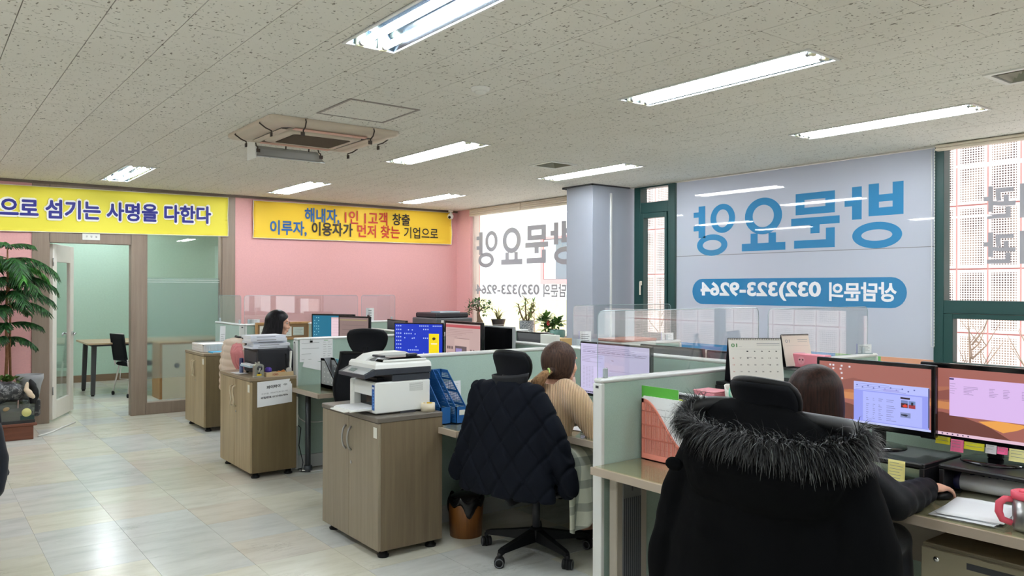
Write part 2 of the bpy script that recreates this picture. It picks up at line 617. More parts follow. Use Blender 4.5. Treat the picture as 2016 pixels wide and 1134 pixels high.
# light fittings, air conditioner and vents sit in holes of the tiled ceiling
FX, FY, FL, FW = (1.627, 3.469, 5.284), (3.481, 6.514, 9.543), 1.31, 0.29
LIGHTS = [(FX[0], FY[0]), (FX[1], FY[0]), (FX[2], FY[0]), (FX[1], FY[1]), (FX[2], FY[1]), (FX[0], FY[2]), (FX[1], FY[2]), (FX[2], FY[2])]
OFF_LIGHTS = [(-.2, FY[0]), (-.2, FY[1]), (-.2, FY[2]), (-.2, .45), (FX[0], .45), (FX[1], .45), (FX[2], .45)]
VENTS = [(4.67, 5.0, 5.53, 5.86), (4.64, 4.96, 1.54, 1.86)]
AC = (1.93, 2.90, 5.20, 6.12)
HOLES = [(x, x + FW, y - FL, y) for x, y in LIGHTS + OFF_LIGHTS] + VENTS + [AC]
def sub(rects, h):
    out = []
    for a, b, c, d in rects:
        x0, x1, y0, y1 = max(a, h[0]), min(b, h[1]), max(c, h[2]), min(d, h[3])
        if x0 >= x1 or y0 >= y1: out.append((a, b, c, d)); continue
        if a < x0: out.append((a, x0, c, d))
        if x1 < b: out.append((x1, b, c, d))
        if c < y0: out.append((x0, x1, c, y0))
        if y1 < d: out.append((x0, x1, y1, d))
    return [r for r in out if r[1] - r[0] > .004 and r[3] - r[2] > .004]
def seen(x, y, z, mu=130, mv=60):
    s, c = math.sin(YAW), math.cos(YAW)
    d = x * s + y * c
    if d < 0.4: return False
    u = 1549.6 * (x * c - y * s) / d; v = 1549.6 * (H_EYE - z) / d
    return abs(u) < 1008 + mu and abs(v) < 567 + mv
ceiling = struct('ceiling', boxes(M_WHITEWALL, (XL - .2, XR + .16, YB - .2, 14.3, H_CEIL + .12, H_CEIL + .34)))
ctile = boxes(M_CEIL, (0.0020, 0.2980, 0.0017, 0.5983, 0.0, 0.012)).mesh('ceiling_panel')
rest = MB(M_CEIL)
k = -8
while .36 + .3 * k < XR:
    x0 = .36 + .3 * k
    j = -6
    while True:
        y0 = j * .6 + (.3 if k % 2 else 0.0) + .06
        if y0 > YF: break
        a, b, c, d = max(x0, XL), min(x0 + .3, XR), max(y0, YB), min(y0 + .6, YF)
        j += 1
        if b - a < .01 or d - c < .01: continue
        rs = [(a, b, c, d)]
        for h in HOLES: rs = sub(rs, h)
        if not rs: continue
        full = rs == [(x0, x0 + .3, y0, y0 + .6)]
        if seen((a + b) / 2, (c + d) / 2, H_CEIL):
            if full: link('ceiling_panel', ctile, ceiling, (x0, y0, H_CEIL))
            else:
                mb = MB(M_CEIL)
                for r in rs: mb.box(r[0] + .0017, r[1] - .0017, r[2] + .0012, r[3] - .0012, H_CEIL, H_CEIL + .012)
                mb.build('ceiling_panel', ceiling)
        else:
            for r in rs: rest.box(r[0], r[1], r[2], r[3], H_CEIL, H_CEIL + .012)
    k += 1
o = rest.build('panel_field', ceiling); o['kind'] = 'stuff'
# meeting room ceiling
boxes(M_WHITEWALL, (XL - .2, 5.2, 10.17, 14.3, H_CEIL, H_CEIL + .12)).build('plain_panel', ceiling)

# walls
struct('wall_left', boxes(M_WHITEWALL, (XL - .15, XL, YB, YF, 0, H_CEIL + .12)))
struct('wall_back', boxes(M_WHITEWALL, (XL - .15, XR + .16, YB - .15, YB, 0, H_CEIL + .12)))
struct('wall_far', boxes(M_PINKWALL, (3.26, XR + .16, YF, YF + .10, 0, H_CEIL + .12), (XL - .15, 1.05, YF, YF + .10, 0, H_CEIL + .12), (1.05, 3.26, YF + .005, YF + .095, 2.66, H_CEIL + .12)))
wr = struct('wall_right', boxes(M_WHITEWALL, (XR, XR + .16, YB, YF, 0, .87)))
boxes(M_PINKWALL, (XR - .02, XR + .16, 9.70, YF, 0.0, H_CEIL + .12)).build('jamb', wr)
boxes(M_WHITEWALL, (XR, XR + .16, YB, YF, 2.672, H_CEIL + .12)).build('lintel', wr)
boxes(M_CREAM, (XR - .27, XR + .02, 6.92, 9.70, .84, .872), bev=.004).build('sill', wr)
boxes(M_CREAM, (XR - .10, XR + .02, YB, 6.44, .85, .875), bev=.004).build('sill', wr)
# pillar against the window wall
wp = struct('wall_pillar', boxes(M_PILLAR, (6.06, XR + .1, 6.46, 6.90, 0, H_CEIL), bev=.004))
boxes(mat('pale_conduit', (206, 208, 206), 0.5), (6.33, 6.352, 6.44, 6.462, 0.0, 2.60), bev=.003).build('cable_conduit', wp)
boxes(M_DARK, (6.02, XR, 6.905, 6.93, 2.66, 2.684), (6.02, 6.058, 6.43, 6.93, 2.672, 2.684), (6.02, 6.63, 6.43, 6.456, 2.672, 2.684)).build('ceiling_trim', wp)  # dark trim strips where the pillar meets the ceiling

# timber screen with the doorway and the glazed panel at the far end
yf0, yf1 = YF - .012, YF + .11
struct('trim_1', boxes(M_TAUPE, (1.05, 1.22, yf0, yf1, 0, 2.66), bev=.003))
struct('trim_2', boxes(M_TAUPE, (2.05, 2.21, yf0, yf1, 0, 2.66), bev=.003))
struct('trim_3', boxes(M_TAUPE, (3.10, 3.262, yf0, yf1, 0, 2.66), bev=.003))
struct('trim_4', boxes(M_TAUPE, (1.222, 2.048, yf0, yf1, 2.01, 2.66), bev=.003))
struct('trim_5', boxes(M_TAUPE, (2.212, 3.098, yf0, yf1, 2.40, 2.66), (2.212, 3.098, yf0, yf1, 0, .14), bev=.003))
MTOP = wood_mat('dark_taupe_laminate', (104, 90, 78), (118, 102, 90), (1.4, 30, 30), 0.5)
tt = struct('trim_6', boxes(MTOP, (XL, XR - .02, yf0 - .012, yf0, 2.655, H_CEIL)))
MB(M_DARK).box(1.218, 1.222, yf0 - .002, yf0, 2.02, 2.66).box(2.046, 2.05, yf0 - .002, yf0, 2.02, 2.66).build('joint', tt)
struct('baseboard_far', boxes(M_TAUPE, (3.262, XR - .02, YF - .012, YF, 0, .09), (XL, 1.05, YF - .012, YF, 0, .09)))
w5 = thing('window_5', '', ''); del w5['label'], w5['category']; w5['kind'] = 'structure'
g = boxes(M_GLASS, (2.212, 3.098, YF + .04, YF + .046, .14, 2.40)); g.build('pane', w5)
boxes(M_FROST, (2.214, 3.096, YF + .034, YF + .039, .42, 1.63)).build('frosted_film', w5)
MB(mat('white_line', (225, 232, 228), .5)).box(2.214, 3.096, YF + .030, YF + .033, 1.575, 1.579).box(2.214, 3.096, YF + .030, YF + .033, 1.60, 1.604).build('film_line', w5)
boxes(M_TAUPE, (2.212, 2.23, YF + .0, YF + .09, .14, 2.4), (3.08, 3.098, YF, YF + .09, .14, 2.4)).build('frame', w5)

# door leaf, standing open into the meeting room
d1 = thing('door_1', '', '', (1.245, YF + .09, 0), math.radians(67)); del d1['label'], d1['category']; d1['kind'] = 'structure'
M_DOOR = mat('white_door_paint', (226, 220, 210), .4)
mb = MB(M_DOOR)
for b in ((0, .14, -.02, .02, .02, 2.0), (.66, .80, -.02, .02, .02, 2.0), (.14, .66, -.02, .02, .02, .22), (.14, .66, -.02, .02, 1.80, 2.0)): mb.box(*b, b=.003)
mb.build('leaf', d1)
boxes(M_GLASS, (.14, .66, -.003, .003, .22, 1.80)).build('pane', d1)
for sgn in (-1, 1):
    mb = MB(M_CHROME)
    mb.cyl((.73, sgn * .02, .95), (.73, sgn * .034, .95), .026).cyl((.73, sgn * .034, .95), (.73, sgn * .06, .95), .010)
    mb.tube([(.73, sgn * .06, .955), (.70, sgn * .066, .957), (.665, sgn * .064, .945), (.645, sgn * .058, .93)], [.010, .010, .009, .007], 10)
    mb.build('door_handle', d1)
for z in (.3, 1.75):
    MB(M_STEEL).cyl((-.004, -.024, z), (-.004, -.024, z + .09), .007, 10).build('hinge', d1)

# meeting room behind
struct('wall_mint', boxes(M_MINTWALL, (XL - .15, 5.2, 14.1, 14.25, 0, H_CEIL + .1), (5.05, 5.2, 10.17, 14.1, 0, H_CEIL + .1), (XL - .15, XL, 10.17, 14.1, 0, H_CEIL + .1)))
struct('baseboard_mint', boxes(wood_mat('brown_skirting', (126, 104, 80), (142, 120, 95), (1.2, 20, 20)), (XL, 5.05, 14.085, 14.1, 0, .11), (5.035, 5.05, 10.2, 14.085, 0, .11)))

# ------------------------------------------------------------------ windows
def wstruct(n):
    o = thing('window_%d' % n, '', ''); del o['label'], o['category']; o['kind'] = 'structure'; return o
GX = XR + .06
w1 = wstruct(1)
boxes(M_GLASS, (GX, GX + .006, 6.90, 9.70, .87, 2.672)).build('pane', w1)
boxes(mat('cream_window_frame', (214, 196, 184), .45), (XR + .02, XR + .12, 9.66, 9.70, .87, 2.672), (XR + .02, XR + .12, 6.90, 6.93, .87, 2.672), (XR + .02, XR + .12, 6.93, 9.66, .872, .90)).build('frame', w1)
STICK = film_mat('grey_sticker', (150, 152, 158), .3)
LX = GX - .002
# lettering is printed for the street: from indoors it reads mirrored
def mirror_text(name, body, mm, y_right, y_left, z0, z1, parent, bold=.02, x=LX):
    mb = MB(mm); mb.text(body, (x, y_right, z0), Y, Z, y_left - y_right, z1 - z0, -bold)
    return mb.build(name, parent)
# the big four-syllable lettering, cut as separate strokes: r = bar (x0, x1, z0, z1), o = ring (x, z, rx, rz, t)
BIG = [('r', .0, .09, .265, .545), ('r', .205, .295, .265, .545), ('r', .09, .205, .385, .447), ('r', .09, .205, .265, .335), ('r', .355, .442, .245, .535), ('r', .442, .51, .365, .430), ('o', .225, .098, .215, .115, .082),
       ('r', .60, .69, .325, .525), ('r', .895, .985, .325, .525), ('r', .69, .895, .462, .525), ('r', .69, .895, .325, .390), ('r', .555, 1.03, .225, .295), ('r', .745, .835, .145, .225), ('r', .60, .685, .085, .19), ('r', .60, 1.0, .010, .085),
       ('o', 1.33, .345, .205, .180, .088), ('r', 1.19, 1.27, .080, .178), ('r', 1.39, 1.47, .080, .178), ('r', 1.09, 1.57, .005, .080),
       ('o', 1.80, .355, .150, .150, .072), ('r', 2.015, 2.10, .165, .50), ('r', 2.10, 2.165, .385, .44), ('r', 2.10, 2.165, .24, .295), ('o', 1.93, .085, .190, .112, .074)]
def big_text(name, mm, y0, z0, parent, x, k=1.0):
    mb = MB(mm)
    for s_ in BIG:
        if s_[0] == 'r': mb.quad((x, y0 + s_[1] * k, z0 + s_[3]), (x, y0 + s_[1] * k, z0 + s_[4]), (x, y0 + s_[2] * k, z0 + s_[4]), (x, y0 + s_[2] * k, z0 + s_[3]))
        else:
            _, cx, cz, rx, rz, t_ = s_; n = 40
            vs = [(x, y0 + k * (cx + rx * math.cos(2 * PI * i / n)), z0 + cz + rz * math.sin(2 * PI * i / n)) for i in range(n)] + [(x, y0 + k * (cx + (rx - t_) * math.cos(2 * PI * i / n)), z0 + cz + (rz - t_ * .8) * math.sin(2 * PI * i / n)) for i in range(n)]
            mb.add(vs, [(i, (i + 1) % n, n + (i + 1) % n, n + i) for i in range(n)], False)
    return mb.build(name, parent)
big_text('lettering', STICK, 7.42, 1.84, w1, LX, 1.03)
mirror_text('lettering', '상담문의', STICK, 7.46, 8.09, 1.395, 1.57, w1, .028)
mirror_text('lettering', '032)323-9264', STICK, 8.17, 9.66, 1.385, 1.57, w1, .035)
w2 = wstruct(2)
boxes(M_GLASS, (GX, GX + .006, 5.76, 6.46, .87, 2.672)).build('pane', w2)
mb = MB(M_GREEN)
for b in ((6.27, 6.37, .87, 2.672), (5.76, 5.86, .87, 2.672), (5.86, 6.27, 2.37, 2.49), (5.86, 6.27, .872, .96), (5.86, 6.27, 2.655, 2.672)): mb.box(XR - .01, XR + .10, *b, b=.004)
mb.build('frame', w2)
mb = MB(M_GREEN)
for b in ((6.205, 6.268, .962, 2.368), (5.862, 5.895, .962, 2.368), (5.895, 6.205, 2.31, 2.368), (5.895, 6.205, .962, 1.02)): mb.box(XR - .03, XR + .05, *b, b=.004)
s = mb.build('sash', w2)
MB(M_CREAM).box(XR - .045, XR - .03, 6.22, 6.25, 1.55, 1.60, b=.003).box(XR - .055, XR - .045, 6.225, 6.245, 1.44, 1.59, b=.003).build('latch', s)
w3 = wstruct(3)
boxes(M_GLASS, (GX, GX + .006, 3.02, 5.76, .87, 2.672)).build('pane', w3)
FILM = film_mat('white_window_film', (206, 212, 222), .5)
BLUE = film_mat('blue_window_film', (74, 160, 210), .45)
fx = XR + .012
boxes(FILM, (fx, fx + .003, 3.022, 5.752, 1.868, 2.668), ).build('film', w3)
boxes(FILM, (fx, fx + .003, 3.022, 5.752, .935, 1.862)).build('film', w3)
boxes(M_GREYINK, (fx + .001, fx + .004, 3.022, 5.752, 1.861, 1.869)).build('film_seam', w3)
boxes(BLUE, (fx, fx + .003, 3.89, 5.752, .872, .934)).build('colour_band', w3)
boxes(film_mat('green_window_film', (132, 200, 130), .45), (fx, fx + .003, 3.47, 3.889, .872, .934)).build('colour_band', w3)
boxes(film_mat('orange_window_film', (226, 180, 150), .45), (fx, fx + .003, 3.022, 3.469, .872, .934)).build('colour_band', w3)
big_text('lettering', BLUE, 3.275, 1.885, w3, fx - .002, 1.035)
pill = []
NUMF = film_mat('white_number_film', (244, 246, 250), .12)
r = .133
for i in range(13): a = -PI / 2 + PI * i / 12; pill.append((5.53 - r + r * math.cos(a), 1.485 + r * math.sin(a)))
for i in range(13): a = PI / 2 + PI * i / 12; pill.append((3.245 + r + r * math.cos(a), 1.485 + r * math.sin(a)))
MB(BLUE).prism(pill, (fx - .002, 0, 0), Y, Z, (.001, 0, 0)).build('pill_shape', w3, fix=True)
mirror_text('lettering', '상담문의', NUMF, 3.33, 3.95, 1.405, 1.575, w3, .03, fx - .0035)
mirror_text('lettering', '032)323-9264', NUMF, 4.03, 5.42, 1.400, 1.585, w3, .035, fx - .0035)
w4 = wstruct(4)
boxes(M_GLASS, (GX, GX + .006, -2.3, 3.0, .87, 2.672)).build('pane', w4)
mb = MB(M_GREEN)
mb.box(XR - .01, XR + .10, 2.94, 3.02, .87, 2.672, b=.004)
for y in (1.55, .1, -1.35): mb.box(XR - .01, XR + .10, y, y + .07, .87, 2.672, b=.004)
mb.box(XR - .01, XR + .10, -2.3, 2.94, 1.32, 1.425, b=.004).box(XR - .01, XR + .10, -2.3, 2.94, .872, .90, b=.004)
mb.build('frame', w4)
mb = MB(M_GREEN)
mb.box(XR - .02, XR + .06, 2.865, 2.938, .902, 1.318, b=.004).box(XR - .02, XR + .06, 1.62, 1.68, .902, 1.318, b=.004).box(XR - .02, XR + .06, 1.68, 2.865, 1.28, 1.318, b=.004).box(XR - .02, XR + .06, 1.68, 2.865, .902, .93, b=.004)
mb.build('sash', w4)
mirror_text('lettering', '기관', STICK, 2.215, 2.67, 2.06, 2.32, w4, .03)
mirror_text('lettering', '기관', STICK, 2.215, 2.67, 1.71, 1.96, w4, .03)

def blind(name, label, y0, y1, z0):
    t = thing(name, label, 'blind', (XR - .03, y0, z0), 0)
    h = H_CEIL - z0 - .004
    nsl = max(1, round(h / .028))
    for i in range(nsl):
        MB(mat('beige_slat', (220, 208, 190), .5)).box(-.03, .03, 0, y1 - y0, h * i / nsl + .001, h * (i + 1) / nsl - .001, b=.006).build('slat', t)
    return t
blind('blind', 'beige raised blind at the top of the lettered window, half beside the pink wall', 8.46, 9.68, 2.575)
blind('blind', 'beige raised blind at the top of the lettered window, half beside the blue-grey pillar', 6.93, 8.44, 2.575)
blind('blind', 'beige roller blind cassette above the right-hand window with perforated panels outside', -.5, 2.99, 2.632)
mb = MB(mat('white_bead', (214, 216, 212), .4))
pts = []; rs = []
n = 132
for sg in (1, -1):
    for i in range(n):
        f = i / (n - 1) if sg < 0 else 1 - i / (n - 1)
        z = 1.045 + (2.665 - 1.045) * (f if sg < 0 else f)
        pts.append((XR - .03, 3.015 + .011 * sg * (1 if i and i < n - 1 else .8), z)); rs.append(.0042 if i % 2 else .0016)
mb.tube(pts, rs, 6)
o = mb.build('bead_chain'); tag(o, 'white looped bead chain hanging beside the blue lettered window film', 'chain')

# ------------------------------------------------------------------ outside
def perf_mat():
    m, nt, b = raw('perforated_metal')
    v = nt.coords('Object', (1 / .026,) * 3)
    fr = nt.new('ShaderNodeVectorMath', operation='FRACTION'); nt.link(v, fr.inputs[0])
    sb = nt.new('ShaderNodeVectorMath', operation='SUBTRACT'); nt.link(fr.outputs[0], sb.inputs[0]); sb.inputs[1].default_value = (.5, .5, .5)
    ml = nt.new('ShaderNodeVectorMath', operation='MULTIPLY'); nt.link(sb.outputs[0], ml.inputs[0]); ml.inputs[1].default_value = (0, 1, 1)
    ln = nt.new('ShaderNodeVectorMath', operation='LENGTH'); nt.link(ml.outputs[0], ln.inputs[0])
    hole = nt.math('LESS_THAN', ln.outputs['Value'], .33)
    sx = nt.new('ShaderNodeSeparateXYZ'); nt.link(nt.coords('Object'), sx.inputs[0])
    ey = nt.math('LESS_THAN', nt.math('ABSOLUTE', sx.outputs[1]), .118)
    ez = nt.math('LESS_THAN', nt.math('ABSOLUTE', sx.outputs[2]), .30)
    hole = nt.math('MULTIPLY', nt.math('MULTIPLY', hole, ey), ez)
    oi = nt.new('ShaderNodeObjectInfo')
    wv = nt.noise(nt.world((1, 2.2, 1.6)), 1.0, 2)
    dark = nt.ramp(wv, [(0.42, lin((150, 128, 116))), (0.58, lin((62, 40, 42)))])
    nt.link(nt.mix(hole, lin((238, 216, 212)), dark), b.inputs['Base Color'])
    b.inputs['Roughness'].default_value = .6
    return m
M_PERF = perf_mat()
fac = thing('perforated_facade', 'pale pink perforated metal panels of the building outside the right-hand windows', 'building', (9.0, 0, 0))
MPK = mat('pink_facade_metal', (226, 158, 158), .6)
pm = boxes(M_PERF, (-.008, .008, -.146, .146, -.333, .333)).mesh('panel')
y = 8.81
cols = 0
while y > -3.2:
    for kz in range(5):
        zc = 1.05 + .34 + .682 * (kz - 1)
        link('panel', pm, fac, (-.01, y - .155, zc))
    y -= .31; cols += 1
boxes(MPK, (0.0, .05, -3.3, 8.82, -.4, 3.9)).build('backing', fac)
wb = thing('white_building', 'white rendered building with cream base and a pink-trimmed window, outside beyond the plants', 'building', (10.2, 0, 0))
boxes(mat('white_render', (238, 238, 234), .8), (0, .3, 8.9, 17, 1.28, 6)).build('wall', wb)
boxes(mat('cream_render', (240, 228, 176), .8), (-.02, .3, 8.9, 17, -1.0, 1.278)).build('base_wall', wb)
f = boxes(MPK, (-.05, .0, 11.05, 12.36, 1.60, 1.69), (-.05, .0, 12.27, 12.36, 1.69, 2.55), (-.05, 0, 11.05, 12.27, 2.50, 2.55), (-.05, 0, 11.05, 11.10, 1.69, 2.50)).build('window', wb)
boxes(mat('dark_window_pane', (120, 130, 140), .15), (-.02, .005, 11.10, 12.27, 1.69, 2.50)).build('pane', f)
boxes(mat('pale_curtain', (205, 214, 220), .7), (-.03, -.021, 11.90, 12.26, 1.70, 2.49)).build('curtain', f)
ph = mat('bare_twig', (150, 128, 112), .8)

# ------------------------------------------------------------------ ceiling fittings
def tube_mat():
    m, nt, b = raw('fluorescent_tube')
    b.inputs['Base Color'].default_value = (.9, .9, .9, 1)
    b.inputs['Emission Color'].default_value = (0.93, 0.97, 1.0, 1)
    b.inputs['Emission Strength'].default_value = TUBE
    return m
M_TUBE = tube_mat()
M_REFL = mat('mirror_reflector', (150, 164, 178), .16, 1.0)
M_HOLD = mat('cream_lamp_holder', (224, 220, 186), .4)
def make_light():
    t = thing('ceiling_light', 'x', 'ceiling light')
    mb = MB(mat('white_steel_frame', (226, 226, 222), .4))
    w, l, h = FW, FL, .075
    mb.box(.002, .016, .002, l - .002, -.006, .001).box(w - .016, w - .002, .002, l - .002, -.006, .001)
    mb.box(.016, w - .016, .002, .018, -.006, .001).box(.016, w - .016, l - .018, l - .002, -.006, .001)
    mb.use(M_REFL)
    a = [(.014, .014, -.002), (w - .014, .014, -.002), (w - .014, l - .014, -.002), (.014, l - .014, -.002)]
    b = [(.06, .03, h), (w - .06, .03, h), (w - .06, l - .03, h), (.06, l - .03, h)]
    mb.add(a + b, [(0, 4, 5, 1), (1, 5, 6, 2), (2, 6, 7, 3), (3, 7, 4, 0), (4, 7, 6, 5)], False)
    mb.prism([(w / 2 - .03, h), (w / 2 + .03, h), (w / 2, .02)], (0, .08, 0), X, Z, (0, l - .16, 0))
    mb.build('housing', t)
    for x in (.085, w - .085):
        mb = MB(M_TUBE); mb.cyl((x, .065, .004), (x, l - .065, .004), .0155, 10); tb = mb.build('tube', t)
        mb = MB(M_STEEL); mb.cyl((x, .045, .004), (x, .066, .004), .0158, 10); mb.build('tube_cap', tb); MB(M_STEEL).cyl((x, l - .066, .004), (x, l - .045, .004), .0158, 10).build('tube_cap', tb)
        for y0, y1 in ((.02, .046), (l - .046, l - .02)):
            MB(M_HOLD).box(x - .022, x + .022, y0, y1, -.012, .06, b=.006).build('lamp_holder', t)
    return t
LL = ['twin-tube ceiling light cut off by the top edge of the photo', 'twin-tube ceiling light right of the smoke detector, largest seen whole',
      'twin-tube ceiling light nearest the right-hand window and its blind cassette', 'twin-tube ceiling light right of the air conditioner',
      'twin-tube ceiling light in front of the blue-grey pillar', 'twin-tube ceiling light above the yellow banner over the doorway',
      'twin-tube ceiling light above the left end of the golden banner', 'twin-tube ceiling light near the small camera in the far corner']
proto = make_light()
for i, (x, y) in enumerate(LIGHTS + OFF_LIGHTS):
    o = proto if i == 0 else copy_tree(proto)
    o.location = (x, y - FL, H_CEIL)
    o['label'] = LL[i] if i < len(LL) else 'twin-tube ceiling light behind or beside the camera'
    o['group'] = 'fluorescent ceiling lights' if i < len(LL) else 'ceiling lights out of view'
for i, (x, y) in enumerate(((1.0, 10.9), (2.45, 10.35), (2.2, 12.5))):  # unseen fittings, added and placed to brighten the meeting room
    mr = copy_tree(proto); mr.location = (x, y, H_CEIL - .08); mr['label'] = 'twin-tube ceiling light added unseen to brighten the mint meeting room'; mr['group'] = 'added meeting room lights out of view'

def vent(label, r):
    t = thing('ceiling_vent', label, 'vent', (r[0], r[2], H_CEIL), 0, 'square ceiling vents')
    w, l = r[1] - r[0], r[3] - r[2]
    def ring(mb, i, z0, z1, t_):
        mb.box(i, w - i, i, i + t_, z0, z1).box(i, w - i, l - i - t_, l - i, z0, z1).box(i, i + t_, i + t_, l - i - t_, z0, z1).box(w - i - t_, w - i, i + t_, l - i - t_, z0, z1)
    mb = MB(WHITE); ring(mb, 0.001, -.008, .004, .03); mb.build('frame', t)
    for i, z in ((.05, .012), (.085, .022), (.12, .032)):
        mb = MB(mat('shaded_louvre', (150, 148, 132), .5))
        a = [(i, i, z - .02), (w - i, i, z - .02), (w - i, l - i, z - .02), (i, l - i, z - .02)]
        j = i + .024
        b = [(j, j, z + .01), (w - j, j, z + .01), (w - j, l - j, z + .01), (j, l - j, z + .01)]
        mb.add(a + b, [(0, 4, 5, 1), (1, 5, 6, 2), (2, 6, 7, 3), (3, 7, 4, 0)], False); mb.build('louvre', t)
    MB(M_DARK).box(.001, w - .001, .001, l - .001, .06, .065).build('duct', t)
vent('square ceiling vent between the lights near the pillar', VENTS[0])
vent('square ceiling vent at the right edge of the photo', VENTS[1])

t = thing('access_hatch', 'square ceiling access hatch with a thin aluminium frame beside the air conditioner', 'hatch', (2.15, 4.47, H_CEIL))
mb = MB(mat('hatch_frame', (150, 145, 138), .4, .4))
for b in ((0, .5, 0, .016), (0, .5, .494, .51), (0, .016, .016, .494), (.484, .5, .016, .494)): mb.box(b[0], b[1], b[2], b[3], -.006, .001)
mb.build('frame', t)
boxes(M_CEIL, (.020, .480, .020, .490, -.004, .0005)).build('panel', t)
t = thing('smoke_detector', 'white round smoke detector on the ceiling', 'smoke detector', (2.64, 3.77, H_CEIL))
MB(WHITE).lathe([(.0, -.034), (.028, -.034), (.036, -.026), (.038, -.018)], 20).build('sensor_head', t, fix=True)
MB(WHITE).lathe([(.040, -.022), (.052, -.017), (.055, -.006), (.055, 0)], 24).build('base', t, fix=True)

# ceiling cassette air conditioner
t = thing('air_conditioner', 'beige ceiling cassette air conditioner with brown grille and wire deflector clips', 'air conditioner', (AC[0], AC[2], H_CEIL))
w, l = AC[1] - AC[0], AC[3] - AC[2]
MAC = mat('aged_beige_plastic', (204, 190, 172), .45)
def sqr(i, z, r=.05, n=5):
    out = []
    for cx, cy, a0 in ((w - i - r, l - i - r, 0), (i + r, l - i - r, PI / 2), (i + r, i + r, PI), (w - i - r, i + r, 1.5 * PI)):
        for k_ in range(n): a = a0 + PI / 2 * k_ / (n - 1); out.append((cx + r * math.cos(a), cy + r * math.sin(a), z))
    return out
MB(MAC).loft([sqr(-.012, -.001), sqr(-.014, -.020), sqr(.0, -.034), sqr(.125, -.050), sqr(.135, -.03)], caps=False).build('panel', t)
MB(M_DARK).loft([sqr(.125, -.035, .05), sqr(.26, -.03, .03)], caps=False).build('air_slot', t)
MB(MAC).loft([sqr(.195, -.036, .04), sqr(.20, -.055, .04), sqr(.235, -.066, .03), sqr(.26, -.064, .03)], caps=False).build('inner_frame', t)
gm = MB(mat('brown_grille', (98, 84, 66), .6)); gm.add(sqr(.262, -.060, .02), [tuple(range(20))], False)
for i in range(20):
    y_ = .275 + (l - .55) * i / 19
    gm.box(.27, w - .27, y_ - .004, y_ + .004, -.066, -.060)
gm.build('grille', t)
for k_ in range(4):
    mb = MB(MAC if k_ % 2 else mat('peach_plastic', (224, 178, 160), .45))
    q = Matrix.Translation((w / 2, l / 2, 0)) @ Matrix.Rotation(PI / 2 * k_, 4, 'Z')
    mb.at(q); mb.box(-.28, .28, -.355, -.300, -.058, -.050, b=.003); mb.build('louvre', t)
CL = mat('dark_clip', (58, 46, 38), .5)
for k_ in range(4):
    for s_ in (-.26, .26):
        mb = MB(CL); mb.at(Matrix.Translation((w / 2, l / 2, 0)) @ Matrix.Rotation(PI / 2 * k_, 4, 'Z'))
        mb.tube([(s_, -.49, -.012), (s_, -.50, -.03), (s_ + .01, -.46, -.06), (s_ + .012, -.42, -.075), (s_ + .012, -.42, -.11)], .005, 6)
        mb.box(s_ - .006, s_ + .022, -.425, -.415, -.115, -.088); mb.build('clip', t)
t2 = thing('wind_deflector', 'translucent white wind deflector plate hanging at the air conditioner far side', 'deflector', (2.16, 6.15, H_CEIL - .15))
mb = MB(mat('milky_plastic', (200, 204, 204), .25, coat=.3)); mb.grid(lambda a, b: (.58 * a, .01 + .16 * b, .02 + .11 * b - .05 * b * (1 - b)), 8, 5, .005); mb.build('plate', t2)
mb = MB(WHITE); mb.box(-.012, .0, .005, .19, .0, .15, b=.003); mb.build('end_cap', t2)
mb = MB(CL); mb.tube([(.3, .165, .12), (.3, .16, .157)], .006, 6).tube([(.5, .165, .12), (.5, .16, .157)], .006, 6); mb.build('hanger', t2)

# small white camera in the corner
t = thing('security_camera', 'small white security camera at the ceiling corner beside the golden banner', 'camera', (6.45, 9.98, H_CEIL))
MB(WHITE).lathe([(.0, -.03), (.035, -.03), (.04, 0)], 16).build('mount', t, fix=True)
MB(WHITE).tube([(0, 0, -.03), (-.02, -.03, -.075)], .014, 10).build('arm', t)
mb = MB(WHITE); mb.ell((-.035, -.05, -.10), (.045, .05, .045), 14, 9); bd = mb.build('body', t)
MB(M_GLOSSB).cyl((-.07, -.08, -.115), (-.078, -.088, -.118), .02, 14).build('lens', bd)

# ------------------------------------------------------------------ banners
def banner(label, x0, x1, zb0, zb1, zt0, zt1, col, texts, y, seed):
    t = thing('banner', label, 'banner', (x0, y, 0), 0, 'yellow banners on the far wall')
    L = x1 - x0
    def fn(a, b):
        e = min(a, 1 - a) * L
        cr = math.exp(-e / .12) * .010 * math.sin(9 * b + seed + 14 * e) + .0035 * math.sin(5.5 * a * L + seed) * (.2 + abs(b - .5))
        zb = zb0 + (zb1 - zb0) * a; zt = zt0 + (zt1 - zt0) * a
        return (a * L, cr, zb + (zt - zb) * b)
    mb = MB(mat('banner_cloth_%d' % seed, col, .55, spec=.3)); mb.grid(fn, 60, 12, .0015)
    mb.build('cloth', t)
    mb = MB(mat('white_hem', (240, 236, 214), .6))
    for lo in (0.0, .985):
        mb.grid(lambda a, b: tuple(V(fn(a, lo + .015 * b)) + V((0, -.003, 0))), 60, 2, .001)
    for lo in (0.0, 1 - .009 / L): mb.grid(lambda a, b: tuple(V(fn(lo + .009 / L * a, b)) + V((0, -.0035, 0))), 2, 12, .001)
    mb.build('hem', t)
    for body, a, b, z0, z1, c, bold, outline in texts:
        sl = (zb1 - zb0) / L
        if outline:
            mb = MB(mat('white_print', (236, 234, 226), .6)); p = .022
            mb.text(body, (a - x0 - p, -.0105, z0 - p), X + Z * sl, Z, b - a + 2 * p, z1 - z0 + 2 * p, bold + .055, 0); mb.build('lettering_outline', t)
        mb = MB(mat('print_%d_%d_%d' % c, c, .6)); mb.text(body, (a - x0, -.0125 if outline else -.0095, z0), X + Z * sl, Z, b - a, z1 - z0, bold, 0); mb.build('lettering', t)
    return t
NAVY, PB, PR, PK = (36, 38, 128), (26, 92, 160), (190, 48, 32), (34, 30, 30)
